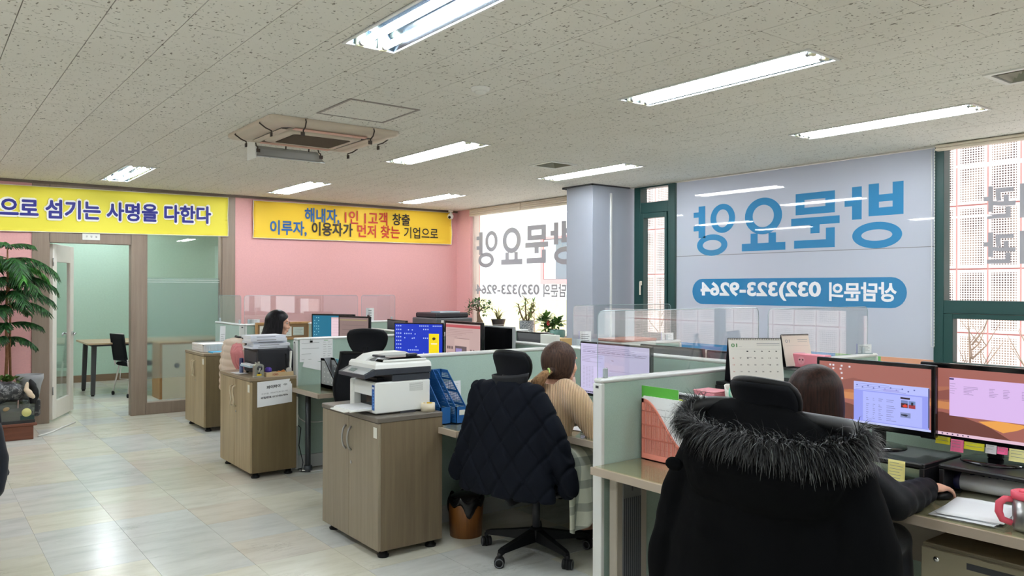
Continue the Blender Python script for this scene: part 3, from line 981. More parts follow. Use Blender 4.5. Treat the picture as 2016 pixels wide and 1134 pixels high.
banner('bright yellow banner with navy lettering across the door and glazed panel', .30, 3.17, 2.105, 2.155, 2.615, 2.65, (228, 216, 74),
       [('으로 섬기는 사명을 다한다', .745, 2.955, 2.262, 2.478, NAVY, .035, True)], YF - .025, 3)
banner('golden yellow banner with two lines of coloured lettering on the pink wall', 3.48, 6.51, 2.15, 2.17, 2.635, 2.655, (238, 198, 58),
       [('해내자,', 4.17, 4.67, 2.38, 2.585, PB, .025, False), ('1인 1고객', 4.75, 5.41, 2.395, 2.585, PR, .02, False), ('창출', 5.49, 5.78, 2.415, 2.585, PK, .02, False),
        ('이루자,', 3.70, 4.20, 2.195, 2.395, PB, .025, False), ('이용자가', 4.27, 4.87, 2.215, 2.40, PK, .025, False), ('먼저 찾는', 4.94, 5.61, 2.22, 2.40, PR, .02, False), ('기업으로', 5.68, 6.26, 2.235, 2.40, PK, .012, False)], YF - .03, 8)
t = thing('door_sign', 'small white name plate with three characters above the doorway', 'sign', (1.54, yf0 - .008, 2.05))
boxes(WHITE, (0, .18, 0, .007, 0, .075), bev=.002).build('plate', t)
mb = MB(M_INK)
for i, ch in enumerate('상담실'): mb.text(ch, (.035 + .048 * i, -.001, .03), X, Z, .018, .022, .01, 0)
mb.build('lettering', t)

# ------------------------------------------------------------------ partitions
HP = 1.097
def partition(label, axis, at, a0, a1, h=HP, end0=True, end1=False):
    """screen panel: axis 'x' runs along X at Y=at, 'y' runs along Y at X=at"""
    th = .05
    L = a1 - a0
    loc, rz = ((a0, at, 0), 0) if axis == 'x' else ((at, a0, 0), PI / 2)
    t = thing('partition', label, 'partition', loc, rz, 'mint office partitions')
    boxes(M_PART, (.022 if end0 else 0, L - (.022 if end1 else 0), -th / 2 + .004, th / 2 - .004, .12, h - .022), bev=.004).build('fabric_panel', t)
    boxes(M_LALU, (0, L, -th / 2 - .004, th / 2 + .004, h - .022, h), bev=.008).build('top_cap', t)
    boxes(mat('grey_kick_strip', (186, 190, 188), .45), (0, L, -th / 2 + .002, th / 2 - .002, .012, .118)).build('kick_strip', t)
    for on, x0, x1 in ((end0, 0, .022), (end1, L - .022, L)):
        if on:
            p = boxes(M_LALU, (x0, x1, -th / 2 - .004, th / 2 + .004, .012, h - .0225), bev=.003).build('end_post', t)
            boxes(M_DARK, (x0 - .0006, x0, -.010, .010, h - .045, h - .033)).build('cap_slot', p)
    mb = MB(M_BLACK)
    for x in (.05, L - .05): MB(M_BLACK).cyl((x, 0, 0), (x, 0, .0125), .018, 10).build('foot', t)
    return t
PY1, PY2, PY3, PY4, PX = 2.663, 4.295, 6.293, 9.02, 3.80
partition('mint fabric partition with white end post beside the pink magazine file', 'x', PY1, 2.53, PX - .03)
partition('mint fabric partition behind the navy quilted jacket', 'x', PY2, 2.52, PX - .03)
partition('mint fabric partition with pinned papers beside the wifi notice cabinet', 'x', PY3, 2.53, PX - .03)
partition('mint fabric partition with the cork board behind the long-haired woman', 'x', PY4, 3.03, PX - .03)
partition('short mint partition end panel beside the glazed screen', 'y', 3.0, PY4 - .02, 9.93)
partition('long mint spine partition behind the desk monitors', 'y', PX, .2, PY4)
partition('mint partition across the spine, below the right-hand acrylic screen', 'x', PY1, PX + .03, 5.02, end0=False, end1=True)
partition('mint partition across the spine, in front of the lone wall pillar', 'x', PY2, PX + .03, 5.0, end0=False, end1=True)
partition('mint partition across the spine, near the plants on the sill', 'x', PY3, PX + .03, 5.0, end0=False, end1=True)
partition('mint partition across the spine nearest the pink wall', 'x', PY4, PX + .03, 5.0, end0=False, end1=True)

def acrylic(label, axis, at, a0, a1, z0=HP, z1=1.41):
    L = a1 - a0; h = z1 - z0
    loc, rz = ((a0, at, z0), 0) if axis == 'x' else ((at, a0, z0), PI / 2)
    t = thing('acrylic_screen', label, 'screen', loc, rz, 'clear acrylic screens on the partitions')
    r = .03
    po = [(0, 0), (L, 0)] + [(L - r + r * math.cos(a), h - r + r * math.sin(a)) for a in (0, PI / 6, PI / 3, PI / 2)] + [(r + r * math.cos(a), h - r + r * math.sin(a)) for a in (PI / 2, 2 * PI / 3, 5 * PI / 6, PI)]
    MB(M_ACR).prism(po, (0, 0, .0), X, Z, (0, .004, 0)).build('sheet', t, fix=True)
    pts = [V((x, .002, z)) for x, z in po[1:]] + [V((0, .002, 0))]
    MB(M_ACRE).tube(pts, .0022, 4, smooth=False).build('edge', t)
    for x in (.05, L - .05): MB(mat('clear_clip', (176, 186, 190), .3)).box(x - .012, x + .012, -.006, .010, .0, .045, b=.003).build('clip', t)
    return t
acrylic('clear acrylic screen on the partition in front of the white spreadsheet monitor', 'x', PY1, 2.535, 3.77)
acrylic('clear acrylic screen above the pink box, in front of the blue lettered film', 'x', PY1, 3.86, 4.94, z1=1.40)
acrylic('clear acrylic screen in front of the wall pillar', 'x', PY2, 3.84, 4.90, z1=1.39)
acrylic('clear acrylic screen on the cork board partition, reflecting the windows', 'x', PY4, 3.03, 4.45, z1=1.42)
acrylic('clear acrylic screen on the short end panel by the glazed screen', 'y', 3.0, PY4 + .02, 9.85, z1=1.42)
acrylic('clear acrylic screen above the dark monitor backs near the pink wall', 'x', PY4, 4.50, 4.98, z1=1.42)

# ------------------------------------------------------------------ desks
M_TOP = wood_mat('desk_laminate', (172, 152, 122), (188, 168, 138), (3, 22, 22), .3)
M_DEDGE = mat('taupe_edge_band', (168, 154, 138), .4)
DG = glass_mat('desk_glass', (.93, .98, .95), .03)
ZD = .7052
def desk(label, y_part, front_x=2.37, side_w=.55, y_low=None, glass=True, notch=None):
    """L-shaped desk: a return along the partition and a main top along the spine"""
    t = thing('desk', label, 'desk', (0, 0, 0), 0)
    y1 = y_part - .03
    y0 = y1 - side_w
    yl = y_low
    xm, xs = 2.87, PX - .03
    ry = y0
    po = [(front_x, y1), (front_x, ry)] if not notch else [(notch[0], y1), (notch[0], notch[1]), (front_x, notch[1]), (front_x, ry)]
    po += [(front_x + .05 + .10 * i, ry - .06 * i * i / 9) for i in range(3)]
    po += [(2.76, ry - .07), (2.83, ry - .13), (xm, ry - .25), (xm + .012, yl), (xs, yl), (xs, y1)]
    MB(M_TOP).prism(po, (0, 0, .676), X, Y, (0, 0, .024)).build('top', t, fix=True)
    e = MB(M_DEDGE)
    ed = po[0:9] if not notch else po[2:11]
    for a, b in zip(ed[:-1], ed[1:]):
        a, b = V((*a, 0)), V((*b, 0)); d = (b - a).normalized(); n = V((d.y, -d.x, 0))
        if n.dot(V((-1, -.2, 0))) < 0: n = -n
        e.prism([(0, .668), ((b - a).length + .002, .668), ((b - a).length + .002, .702), (0, .702)], a + n * .001, d, Z, n * .008)
    e.build('edge_band', t, fix=True)
    if glass:
        c = V((3.2, (y1 + yl) / 2, 0))
        gp = [(p[0] + (.012 if p[0] < 3.5 else -.01), p[1] + (.012 if p[1] < y0 + .01 and p[1] > yl + .02 else (.012 if p[1] <= yl else -.012))) for p in po]
        MB(DG).prism(gp, (0, 0, .7005), X, Y, (0, 0, .0045)).build('glass_top', t, fix=True)
    # legs
    column = notch is None and front_x < 3
    if column:
        lg = MB(mat('taupe_steel', (160, 152, 140), .45)); fx = front_x + .09; lg.box(fx, fx + .20, y1 - .07, y1 - .02, .02, .668, b=.004)
        p = lg.build('leg_column', t)
        q = MB(mat('grey_cable_cover', (104, 106, 108), .45)); q.box(fx + .035, fx + .155, y1 - .076, y1 - .070, .05, .66, b=.002)
        q.build('cable_cover', p)
        mb = MB(M_DARK)
        for i in range(9): mb.box(fx + .04 + .013 * i, fx + .046 + .013 * i, y1 - .0772, y1 - .076, .08, .55)
        mb.box(fx + .092, fx + .10, y1 - .0772, y1 - .076, .58, .63)
        mb.build('cover_slot', p)
        MB(M_BLACK).box(fx - .03, fx + .23, y1 - .12, y1 - .005, 0, .02, b=.005).build('foot_plate', t)
    else:
        mb = MB(mat('dark_grey_steel', (70, 74, 78), .4, .3)); lx = max(front_x + .13, 2.525); mb.cyl((lx, y1 - .09, .03), (lx, y1 - .09, .674), .022, 12); mb.cyl((lx, y1 - .09, 0), (lx, y1 - .09, .05), .034, 12); mb.build('leg', t)
    mb = MB(mat('taupe_steel', (160, 152, 140), .45)); mb.box(xs - .06, xs - .02, yl + .02, yl + .46, .0, .674, b=.004); mb.build('leg', t)
    MB(mat('taupe_modesty', (150, 142, 130), .5)).box(xs - .04, xs - .02, yl + .48, y1 - .02, .25, .674).build('modesty_panel', t)
    return t
desk('L-shaped desk with glass top holding the pink magazine file and the sunset-wallpaper monitors', PY1, 2.47, .48, y_low=.75)
desk('L-shaped desk with glass top beside the navy quilted jacket', PY2, 2.455, .54, y_low=PY1 + .03, notch=(2.49, 3.912))
desk('L-shaped desk behind the multifunction printer, with the blue-screen monitor', PY3, 2.47, .60, y_low=PY2 + .03, notch=(2.51, 6.162))
desk('L-shaped desk in front of the long-haired woman', PY4, 3.05, .45, y_low=PY3 + .03)
# desks across the spine, mostly hidden
def plain_desk(label, y0, y1):
    t = thing('desk', label, 'desk', (0, 0, 0))
    boxes(M_TOP, (PX + .03, 4.55, y0, y1, .676, .700), bev=.003).build('top', t)
    for y in (y0 + .03, y1 - .05): boxes(M_DEDGE, (PX + .06, 4.5, y, y + .025, 0, .675)).build('leg', t)
plain_desk('desk across the spine behind the calendar', PY1 + .05, PY2 - .05)
plain_desk('desk across the spine by the plants on the sill', PY2 + .05, PY3 - .05)
plain_desk('desk across the spine nearest the pink wall and windows', PY3 + .05, PY4 - .05)

# ------------------------------------------------------------------ cabinets
def cabinet(label, x0, x1, y0, y1, h, c_side, c_door, c_top, handle, feet=.045):
    t = thing('cabinet', label, 'cabinet', (x0, y0, 0), 0, 'low two-door cabinets at the partition ends')
    w, l = x1 - x0, y1 - y0
    boxes(c_side, (.018, w, 0, l, feet, h - .028), bev=.002).build('body', t)
    boxes(c_top, (-.006, w, -.004, l + .004, h - .028, h), bev=.004).build('top', t)
    for k_, (a, b) in enumerate(((.0, l / 2 - .0015), (l / 2 + .0015, l))):
        d = boxes(c_door, (0, .0175, a, b, feet + .004, h - .032), bev=.0015).build('door', t)
        yh = l / 2 + (-.035 if k_ == 0 else .035)
        zt = h - .09
        if handle == 'arc':
            pts = [(-.001, yh, zt)] + [(-.026 * math.sin(PI * i / 8) ** .5 - .001, yh, zt - .14 * i / 8) for i in range(1, 8)] + [(-.001, yh, zt - .14)]
            MB(M_STEEL).tube(pts, .006, 8).build('handle', d)
        else:
            sg = 1 if k_ == 0 else -1
            pts = [(-.002, yh, zt)] + [(-.024, yh + .014 * math.sin(2 * PI * i / 12 + (0 if k_ == 0 else .4)), zt - .01 - .15 * i / 12) for i in range(13)] + [(-.002, yh, zt - .17)]
            MB(mat('pale_handle', (206, 196, 170), .3, .4)).tube(pts, .0055, 8).build('handle', d)
        if k_ == 0:
            mb = MB(M_STEEL); mb.cyl((-.004, yh, zt - .21), (.0, yh, zt - .21), .009, 12); mb.box(-.006, -.004, yh - .001, yh + .001, zt - .215, zt - .205); mb.build('lock', d)
    for xx in (.06, w - .05):
        for yy in (.05, l - .05):
            MB(M_BLACK).lathe([(.032, 0), (.034, .012), (.024, .018), (.022, feet)], 14, (xx, yy, 0)).build('foot', t, fix=True)
    boxes(mat('white_label', (224, 224, 214), .6), (-.0012, -.0002, .015, .055, h - .115, h - .055)).build('asset_sticker', t)
    return t
W1S = wood_mat('brown_grain_side', (100, 86, 66), (122, 107, 84), (34, 34, 1.3), .45)
W1D = wood_mat('brown_grain_door', (128, 117, 98), (148, 136, 116), (34, 34, 1.3), .42)
W2S = wood_mat('olive_oak_side', (106, 90, 62), (122, 106, 74), (26, 26, 1.2), .5, .35)
W2D = wood_mat('pale_oak_door', (142, 124, 92), (178, 160, 126), (22, 22, .8), .42, .4)
WT1 = mat('dark_taupe_top', (104, 97, 88), .35)
WT2 = wood_mat('oak_top', (132, 116, 94), (150, 134, 110), (20, 2, 20), .35)
cabinet('brown low cabinet carrying the white multifunction printer', 2.06, 2.48, 3.92, 4.66, .79, W1S, W1D, WT1, 'arc')
cabinet('oak low cabinet with the wifi notice taped to its side', 2.12, 2.50, 6.17, 6.92, .80, W2S, W2D, WT2, 'wave')
cabinet('oak low cabinet carrying the white basket, nearest the doorway', 2.43, 2.85, 8.48, 9.18, .82, W2S, W2D, WT2, 'wave')

# ------------------------------------------------------------------ office chairs
M_RIM = mat('chair_rim_plastic', (13, 14, 17), .5, spec=.25)
M_SEAT = fabric_mat('black_seat_fabric', (14, 16, 20), 500, .3, .9, 0.0)
def chair(label, x, y, rz, lift=0.0, headrest=True, arms=True, base_rot=0.0, mesh=None, hw=.148, hh=.165, hb=.47):
    t = thing('office_chair', label, 'chair', (x, y, 0), rz, 'black office chairs')
    mb = MB(M_RIM); mb.lathe([(.045, .075), (.05, .09), (.045, .135), (.03, .15)], 16); hub = mb.build('hub', t, fix=True)
    for k_ in range(5):
        a = base_rot + 2 * PI * k_ / 5
        d = V((math.cos(a), math.sin(a), 0)); n = V((-d.y, d.x, 0))
        rings = []
        for r, z0, z1, w in ((.03, .075, .14, .030), (.16, .075, .118, .024), (.29, .072, .098, .019), (.315, .06, .09, .015)):
            c = d * r
            rings.append([c + n * w + Z * z0, c + n * w * .7 + Z * z1, c - n * w * .7 + Z * z1, c - n * w + Z * z0])
        MB(M_RIM).loft(rings, smooth=False).build('base_leg', t, fix=True)
        cs = MB(M_BLACK); c = d * .315
        off = n * .0
        cs.cyl(c + Z * .045, c + Z * .075, .012, 8)
        ax = (d + n * .8).normalized()
        for sg in (-1, 1):
            cs.cyl(c + ax * (sg * .008) + Z * .028, c + ax * (sg * .026) + Z * .028, .028, 14)
        cs.tube([c - ax * .006 + Z * .028, c + ax * .006 + Z * .028], .03, 10)
        w_ = cs.build('caster', t)
        ring = MB(mat('grey_caster_ring', (92, 95, 98), .5))
        for sg in (-1, 1): ring.tube([c + ax * (sg * .0262) + Z * .028 + (Z * math.sin(q) + ax.cross(Z) * math.cos(q)) * .022 for q in [2 * PI * i / 14 for i in range(14)]], .0035, 5, closed=True)
        ring.build('wheel_ring', w_)
    MB(M_DARK).cyl((0, 0, .14), (0, 0, .36 + lift), .022, 12).build('gas_column', t)
    mb = MB(M_RIM); mb.box(-.11, .11, -.09, .09, .36 + lift, .41 + lift, b=.015); mb.build('mechanism', t)
    zs = .43 + lift
    def seat_pt(s, ph):
        cx = abs(math.cos(ph)) ** .55 * math.copysign(1, math.cos(ph)); sy = abs(math.sin(ph)) ** .55 * math.copysign(1, math.sin(ph))
        return (.01 + .245 * s * cx, .245 * s * sy)
    mb = MB(M_SEAT)
    pr = [(.90, .0), (.99, .012), (1.0, .035), (.95, .06), (.7, .072), (.3, .068)]
    mb.loft([[V((*seat_pt(s, 2 * PI * i / 28), zs + z - (.03 if math.cos(2 * PI * i / 28) > .8 else 0) * s)) for i in range(28)] for s, z in pr]); mb.build('seat', t, fix=True)
    mb = MB(M_RIM); mb.loft([[V((*seat_pt(s, 2 * PI * i / 28), zs + z)) for i in range(28)] for s, z in ((.5, -.03), (.93, -.018), (.97, .002))]); mb.build('seat_pan', t, fix=True)
    mb = MB(M_RIM); mb.tube([(-.08, 0, .385 + lift), (-.24, 0, .385 + lift), (-.315, 0, .46 + lift), (-.325, 0, .70 + lift), (-.30, 0, .86 + lift)], [.025, .028, .028, .022, .016], 10, flat=1.3); mb.build('back_support', t)
    zb = .56 + lift
    def bk(a, b):
        yv = (a - .5) * 2; wv = .225 * (.86 + .2 * math.sin(PI * min(1, b * 1.15)))
        x_ = -.275 + .045 * yv * yv - .035 * math.sin(PI * b) - .02 * b
        return V((x_, wv * yv, zb + hb * b))
    mm = mesh or M_MESH
    mb = MB(mm); mb.grid(bk, 14, 14, .006); mb.build('backrest', t)
    path = [bk(i / 12, 0) for i in range(12)] + [bk(1, i / 12) for i in range(12)] + [bk(1 - i / 12, 1) for i in range(12)] + [bk(0, 1 - i / 12) for i in range(12)]
    MB(M_RIM).tube(path, .013, 8, closed=True).build('back_frame', t)
    if headrest:
        zh = 1.035 + lift
        def hr(a, b):
            yv = (a - .5) * 2
            wv = hw * (1 - .28 * (1 - b) ** 2 - .10 * b ** 6)
            return V((-.285 + .055 * yv * yv + .02 * math.sin(PI * b) - .028 * b, wv * yv * (1 - .10 * abs(b * 2 - 1) ** 4), zh + hh * b - .02 * yv * yv * (b - .3)))
        MB(mm).grid(hr, 16, 10, .014).build('headrest', t)
        path = [hr(i / 10, 0) for i in range(10)] + [hr(1, i / 8) for i in range(8)] + [hr(1 - i / 10, 1) for i in range(10)] + [hr(0, 1 - i / 8) for i in range(8)]
        MB(M_RIM).tube([p + V((.005, 0, 0)) for p in path], .014, 8, closed=True).build('headrest_frame', t)
        MB(M_RIM).tube([(-.298, 0, .90 + lift), (-.305, 0, 1.0 + lift), (-.285, 0, 1.07 + lift)], [.018, .018, .020], 8, flat=1.5).build('headrest_stem', t)
    if arms:
        for sg in (-1, 1):
            mb = MB(M_RIM); mb.tube([(.02, sg * .20, .40 + lift), (.0, sg * .275, .42 + lift), (-.02, sg * .285, .60 + lift)], [.016, .018, .016], 8)
            ar = mb.build('armrest', t)
            MB(M_BLACK).box(-.12, .10, sg * .285 - .035, sg * .285 + .035, .60 + lift, .625 + lift, b=.01).build('arm_pad', ar)
    return t
chair('black office chair under the parka with the fur-trimmed hood', 2.39, 1.50, 0.0, .05, arms=False, hw=.118, hh=.145)
chair('black office chair under the navy quilted jacket', 2.85, 3.50, math.radians(16), -.03, arms=False, base_rot=.55, hw=.118, hb=.43)
chair('black office chair with oval headrest in front of the pinned papers, nobody in it', 2.87, 5.55, math.radians(52), .0, base_rot=.3)
chair('black office chair of the long-haired woman, under the cream quilted coat', 2.66, 7.20, 0.0, .03, headrest=False, arms=False)
chair('black office chair at the left edge under a dark coat', .02, 4.95, math.radians(200), .0, headrest=False, arms=False)
chair('black office chair behind the cork board by the pink wall', 4.60, 9.62, math.radians(-90), .06, headrest=False, arms=False)

# ------------------------------------------------------------------ monitors
def monitor(label, x, y, rz, w, h, zc, base_z, draw=None, back=None, bez=.016, frame=None, stand='disc', name='monitor'):
    """local frame: the screen faces -X, local Y to the left of someone looking at it; base stands on base_z"""
    t = thing(name, label, 'monitor', (x, y, base_z), rz, None)
    fm = frame or M_GLOSSB
    z0, z1 = zc - h / 2 - base_z, zc + h / 2 - base_z
    boxes(fm, (0, .028, -w / 2, w / 2, z0, z1), bev=.004).build('casing', t)
    mb = MB(back or M_BLACK); mb.loft([[V((.028 + d, s1 * (w / 2 - i), (z0 + z1) / 2 + s2 * (h / 2 - i))) for s1, s2 in ((-1, -1), (1, -1), (1, 1), (-1, 1))] for d, i in ((0, .012), (.016, .06), (.022, .09))], smooth=False); mb.build('back_cover', t, fix=True)
    mb = MB()
    W_, H_ = w - 2 * bez, h - 2 * bez - .008
    o = V((-.0008, W_ / 2, z0 + bez + .008))
    class D:
        def rect(s, c, a0, b0, a1, b1, lay=1, e=1.0):
            mb.use(screen_mat(c, e)); mb.rect(o - X * (.0003 * lay), -Y, Z, a0 * W_, a1 * W_, (1 - b1) * H_, (1 - b0) * H_)
        def poly(s, c, pts, lay=1):
            mb.use(screen_mat(c)); q = o - X * (.0003 * lay)
            mb.add([q - Y * (a * W_) + Z * ((1 - b) * H_) for a, b in pts], [tuple(range(len(pts)))], False)
        def lines(s, c, a0, b0, a1, b1, n, lay=2, seed=1, th=.006):
            rr = random.Random(seed)
            for i in range(n):
                b = b0 + (b1 - b0) * i / max(1, n - 1)
                e = a0 + (a1 - a0) * rr.uniform(.35, 1)
                s.rect(c, a0, b, e, b + th, lay)
        def icons(s, c, pts, sz=.012, lay=2):
            for a, b in pts: s.rect(c, a, b, a + sz, b + sz * 1.7, lay)
        def text(s, c, body, a, b, w_, h_, lay=3):
            mb.use(screen_mat(c)); mb.text(body, o - X * (.0003 * lay) - Y * (a * W_) + Z * ((1 - b - h_) * H_), -Y, Z, w_ * W_, h_ * H_, 0, 0)
    if draw: draw(D())
    else:
        mb.use(mat('screen_off', (14, 15, 18), .08)); mb.rect(o, -Y, Z, 0, W_, 0, H_)
    mb.build('screen', t)
    mb = MB(M_BLACK)
    if stand == 'disc':
        mb.box(.045, .075, -.028, .028, .012, max(z0 + .12, .05), b=.006)
        st = mb.build('stand', t)
        MB(fm).lathe([(.0, .014), (.09, .012), (.118, .006), (.12, 0)], 26, (.045, 0, 0)).build('stand_base', t, fix=True)
    elif stand == 'v':
        mb.box(.045, .07, -.02, .02, .012, z0 + .14, b=.005); mb.build('stand', t)
        MB(M_BLACK).box(-.08, .12, -.11, .11, 0, .014, b=.006).build('stand_base', t)
    return t

def sunset(d, lay=0):
    d.rect((166, 102, 92), 0, 0, 1, 1, lay)
    d.poly((178, 114, 92), [(0, .30), (.2, .27), (.45, .33), (1, .28), (1, .62), (0, .62)], lay + 1)
    d.poly((146, 88, 80), [(0, .40), (.12, .35), (.33, .25), (.5, .30), (.75, .36), (1, .33), (1, .52), (0, .50)], lay + 2)
    d.poly((206, 138, 90), [(0, .50), (.3, .45), (.55, .48), (1, .46), (1, .58), (.6, .64), (0, .60)], lay + 2)
    d.poly((112, 66, 58), [(0, .68), (.14, .66), (.3, .70), (.5, .80), (.7, 1), (0, 1)], lay + 3)
def draw_m1(d):
    sunset(d)
    d.icons((226, 220, 228), [(.10, .04), (.13, .04), (.21, .045), (.285, .05), (.13, .10), (.20, .10), (.21, .17), (.215, .26), (.20, .40), (.20, .47), (.215, .66), (.215, .74)], .018, 6)
    d.rect((196, 204, 250), 0, .965, 1, 1, 6); d.icons((60, 60, 90), [(.03 + .035 * i, .975) for i in range(9)], .010, 8)
    d.rect((152, 160, 246), .335, .30, .985, .965, 6)
    d.rect((186, 194, 255), .335, .30, .985, .44, 7)
    d.rect((178, 186, 255), .42, .46, .93, .95, 8)
    d.lines((150, 156, 226), .35, .33, .95, .42, 4, 8, 3, .008)
    d.icons((84, 92, 170), [(.36 + .05 * i, .35 + .03 * (i % 2)) for i in range(11)], .012, 9)
    d.rect((170, 170, 240), .60, .385, .74, .425, 9)
    for i, b in enumerate((.56, .66, .73, .80, .87)): 
        for a0, a1 in ((.45, .48), (.51, .53), (.56, .60), (.63, .73)): d.lines((120, 122, 180), a0, b, a1, b + .03, 2, 9, i + int(a0 * 100), .007)
    d.rect((50, 34, 50), .75, .49, .83, .52, 9)
    d.rect((112, 130, 186), .755, .54, .812, .66, 9); d.rect((70, 34, 44), .755, .585, .812, .66, 10); d.poly((222, 66, 50), [(.765, .63), (.79, .60), (.81, .62), (.805, .65), (.78, .65)], 11)
    d.rect((112, 138, 190), .818, .54, .875, .66, 9); d.rect((160, 60, 70), .818, .60, .875, .66, 10); d.rect((40, 40, 52), .84, .56, .858, .61, 11)
    d.rect((132, 142, 190), .75, .74, .835, .82, 9); d.poly((36, 40, 60), [(.755, .77), (.80, .765), (.815, .78), (.80, .80), (.755, .785)], 10)
    d.rect((92, 98, 140), .978, .31, .99, .94, 10)
def draw_m2(d):
    sunset(d)
    d.poly((240, 168, 84), [(.42, .74), (.56, .70), (.78, .72), (.70, .80), (.60, .86), (.50, .80)], 5)
    d.rect((232, 196, 214), 0, .955, 1, 1, 6); d.icons((70, 60, 90), [(.02 + .04 * i, .968) for i in range(9)], .011, 8)
    d.rect((224, 190, 242), .20, .13, .985, .70, 6)
    d.rect((70, 60, 110), .20, .14, .235, .165, 8)
    for i in range(6):
        for a0, a1 in ((.31, .42), (.50, .57), (.60, .66), (.73, .76)): d.lines((150, 130, 175), a0, .25 + .022 * i, a1, .25 + .022 * i, 1, 8, i * 7 + int(a0 * 50), .006)
    d.lines((168, 148, 190), .205, .22, .29, .36, 5, 8, 4, .006)
def draw_mB(d):
    d.rect((206, 198, 232), 0, 0, 1, 1, 0)
    d.lines((152, 144, 178), .03, .06, .95, .20, 5, 2, 5, .008)
    for i in range(13):
        a0 = .03 + .074 * i
        d.rect((150, 142, 170), a0, .155, a0 + .05, .168, 2)
    d.lines((160, 150, 182), .02, .24, .35, .36, 5, 2, 2, .008)
    d.rect((120, 104, 130), .80, .19, .95, .20, 2); d.rect((130, 90, 110), .47, .30, .50, .312, 2)
    d.rect((214, 204, 240), .20, .46, .40, .90, 2); d.rect((150, 140, 170), .395, .44, .41, .90, 3)
    for r_ in range(16):
        for c_ in range(4): d.rect((158, 150, 180), .035 + .045 * c_, .46 + .028 * r_, .065 + .045 * c_, .466 + .028 * r_, 2)
    d.lines((170, 160, 195), .44, .50, .97, .90, 5, 2, 9, .007)
    d.rect((130, 124, 150), .0, .955, 1, .985, 2); d.icons((70, 66, 90), [(.03 + .03 * i, .96) for i in range(9)], .012, 3)
def draw_blue(d):
    d.rect((18, 52, 196), 0, 0, 1, 1, 0)
    pts = []
    rr = random.Random(4)
    for r_ in range(9):
        for c_ in range(3): pts.append((.03 + .042 * c_, .04 + .11 * r_))
    pts += [(.52 + .042 * i, .04) for i in range(5)] + [(.80 + .04 * i, .04) for i in range(5)] + [(.60 + .045 * i, .14) for i in range(3)] + [(.20 + .045 * i, .27) for i in range(4)] + [(.28, .16), (.36, .16), (.42, .28), (.20, .40), (.36, .41), (.40, .40), (.60, .40), (.64, .40), (.68, .40), (.44, .66), (.55, .90)]
    pts += [(.28 + .04 * i, .76) for i in range(6)] + [(.6, .85), (.62, .92), (.58, .92)]
    d.icons((196, 214, 250), pts, .020, 2)
    d.rect((250, 224, 10), .72, .28, .93, .92, 3); d.rect((240, 240, 244), .72, .92, .93, 1, 3)
    d.poly((66, 42, 30), [(.79, .42), (.81, .39), (.845, .39), (.86, .42), (.85, .46), (.825, .47), (.815, .49), (.812, .465), (.795, .455)], 4)
    d.rect((250, 240, 200), .765, .56, .89, .60, 4); d.rect((60, 50, 50), .75, .95, .785, .98, 5)
def draw_web(d):
    d.rect((196, 166, 162), 0, 0, 1, 1, 0); d.rect((190, 84, 90), 0, .03, 1, .10, 1)
    d.lines((170, 138, 136), .04, .15, .9, .32, 5, 1, 6, .01)
    d.rect((206, 176, 170), .26, .36, .70, 1, 1); d.rect((150, 122, 118), .26, .36, .70, .375, 2)
    d.rect((104, 84, 88), .28, .56, .62, 1, 2); d.rect((150, 134, 190), .30, .62, .48, 1, 3); d.rect((176, 160, 220), .32, .72, .45, .76, 4)
    d.icons((92, 70, 70), [(.04, .58), (.10, .58), (.17, .58), (.04, .74), (.10, .74), (.17, .74), (.72, .62), (.80, .62)], .042, 2)
def draw_teal(d):
    d.rect((12, 110, 142), 0, 0, 1, 1, 0)
    d.icons((150, 205, 220), [(.04 + .05 * c_, .06 + .10 * r_) for r_ in range(9) for c_ in range(3) if (r_ * 3 + c_) % 4], .02, 2)
    d.rect((236, 206, 216), .47, .06, 1, 1, 1); d.rect((226, 190, 190), .47, .06, 1, .12, 2)
    d.lines((206, 176, 190), .50, .2, .95, .9, 8, 2, 3, .008)
def draw_grey(d):
    d.rect((140, 118, 114), 0, 0, 1, 1, 0); d.rect((160, 146, 110), .0, .06, .95, .10, 1); d.lines((112, 94, 92), .1, .25, .9, .7, 4, 1, 2, .012)
monitor('monitor with sunset wallpaper and a pale blue document window, nearest the dark-haired head', 3.35, 1.785, 0, .535, .30, 1.05, .8205, draw_m1)
monitor('monitor with sunset wallpaper and sticky notes along its lower edge', 3.42, 1.34, 0, .545, .325, 1.045, .8205, draw_m2, bez=.02)
monitor('white spreadsheet monitor beside the ponytailed woman', 3.45, 3.485, 0, .615, .345, 1.0, .7052, draw_mB, bez=.010)
monitor('monitor with a blue desktop and a yellow login window', 3.51, 5.94, math.radians(38), .46, .32, 1.05, .7052, draw_blue, bez=.010)
monitor('monitor with a dusky pink web page beside the blue desktop', 3.45, 5.16, 0, .52, .36, 1.07, .7052, draw_web, bez=.018)
monitor('dark glossy monitor, switched off, right of the dusky pink web page', 3.62, 4.92, 0, .38, .32, 1.06, .7052, None, bez=.012, frame=mat('silver_bezel', (170, 172, 176), .3, .5))
monitor('monitor half teal and half pink behind the oval headrest', 3.42, 7.50, math.radians(34), .50, .33, 1.08, .7052, draw_teal)
monitor('grey-brown monitor overlapping the teal and pink one', 3.46, 7.10, math.radians(20), .42, .33, 1.07, .7052, draw_grey)
def back_mon(label, x, y, rz, w, h, zc): monitor(label, x, y, rz + PI, w, h, zc, .7052, None, M_DARK)
back_mon('charcoal monitor seen from behind, above the spine, left of the pair near the pink wall', 4.25, 8.30, math.radians(-28), .46, .34, 1.03)
back_mon('charcoal monitor seen from behind, right of the pair near the pink wall', 4.25, 7.62, math.radians(-8), .56, .34, .995)
back_mon('dark monitor back just above the spine, nearest the lettered film', 4.15, 3.03, 0, .56, .34, .945)
back_mon('dark monitor back just above the spine, behind the white spreadsheet monitor', 4.15, 3.62, 0, .56, .34, .950)
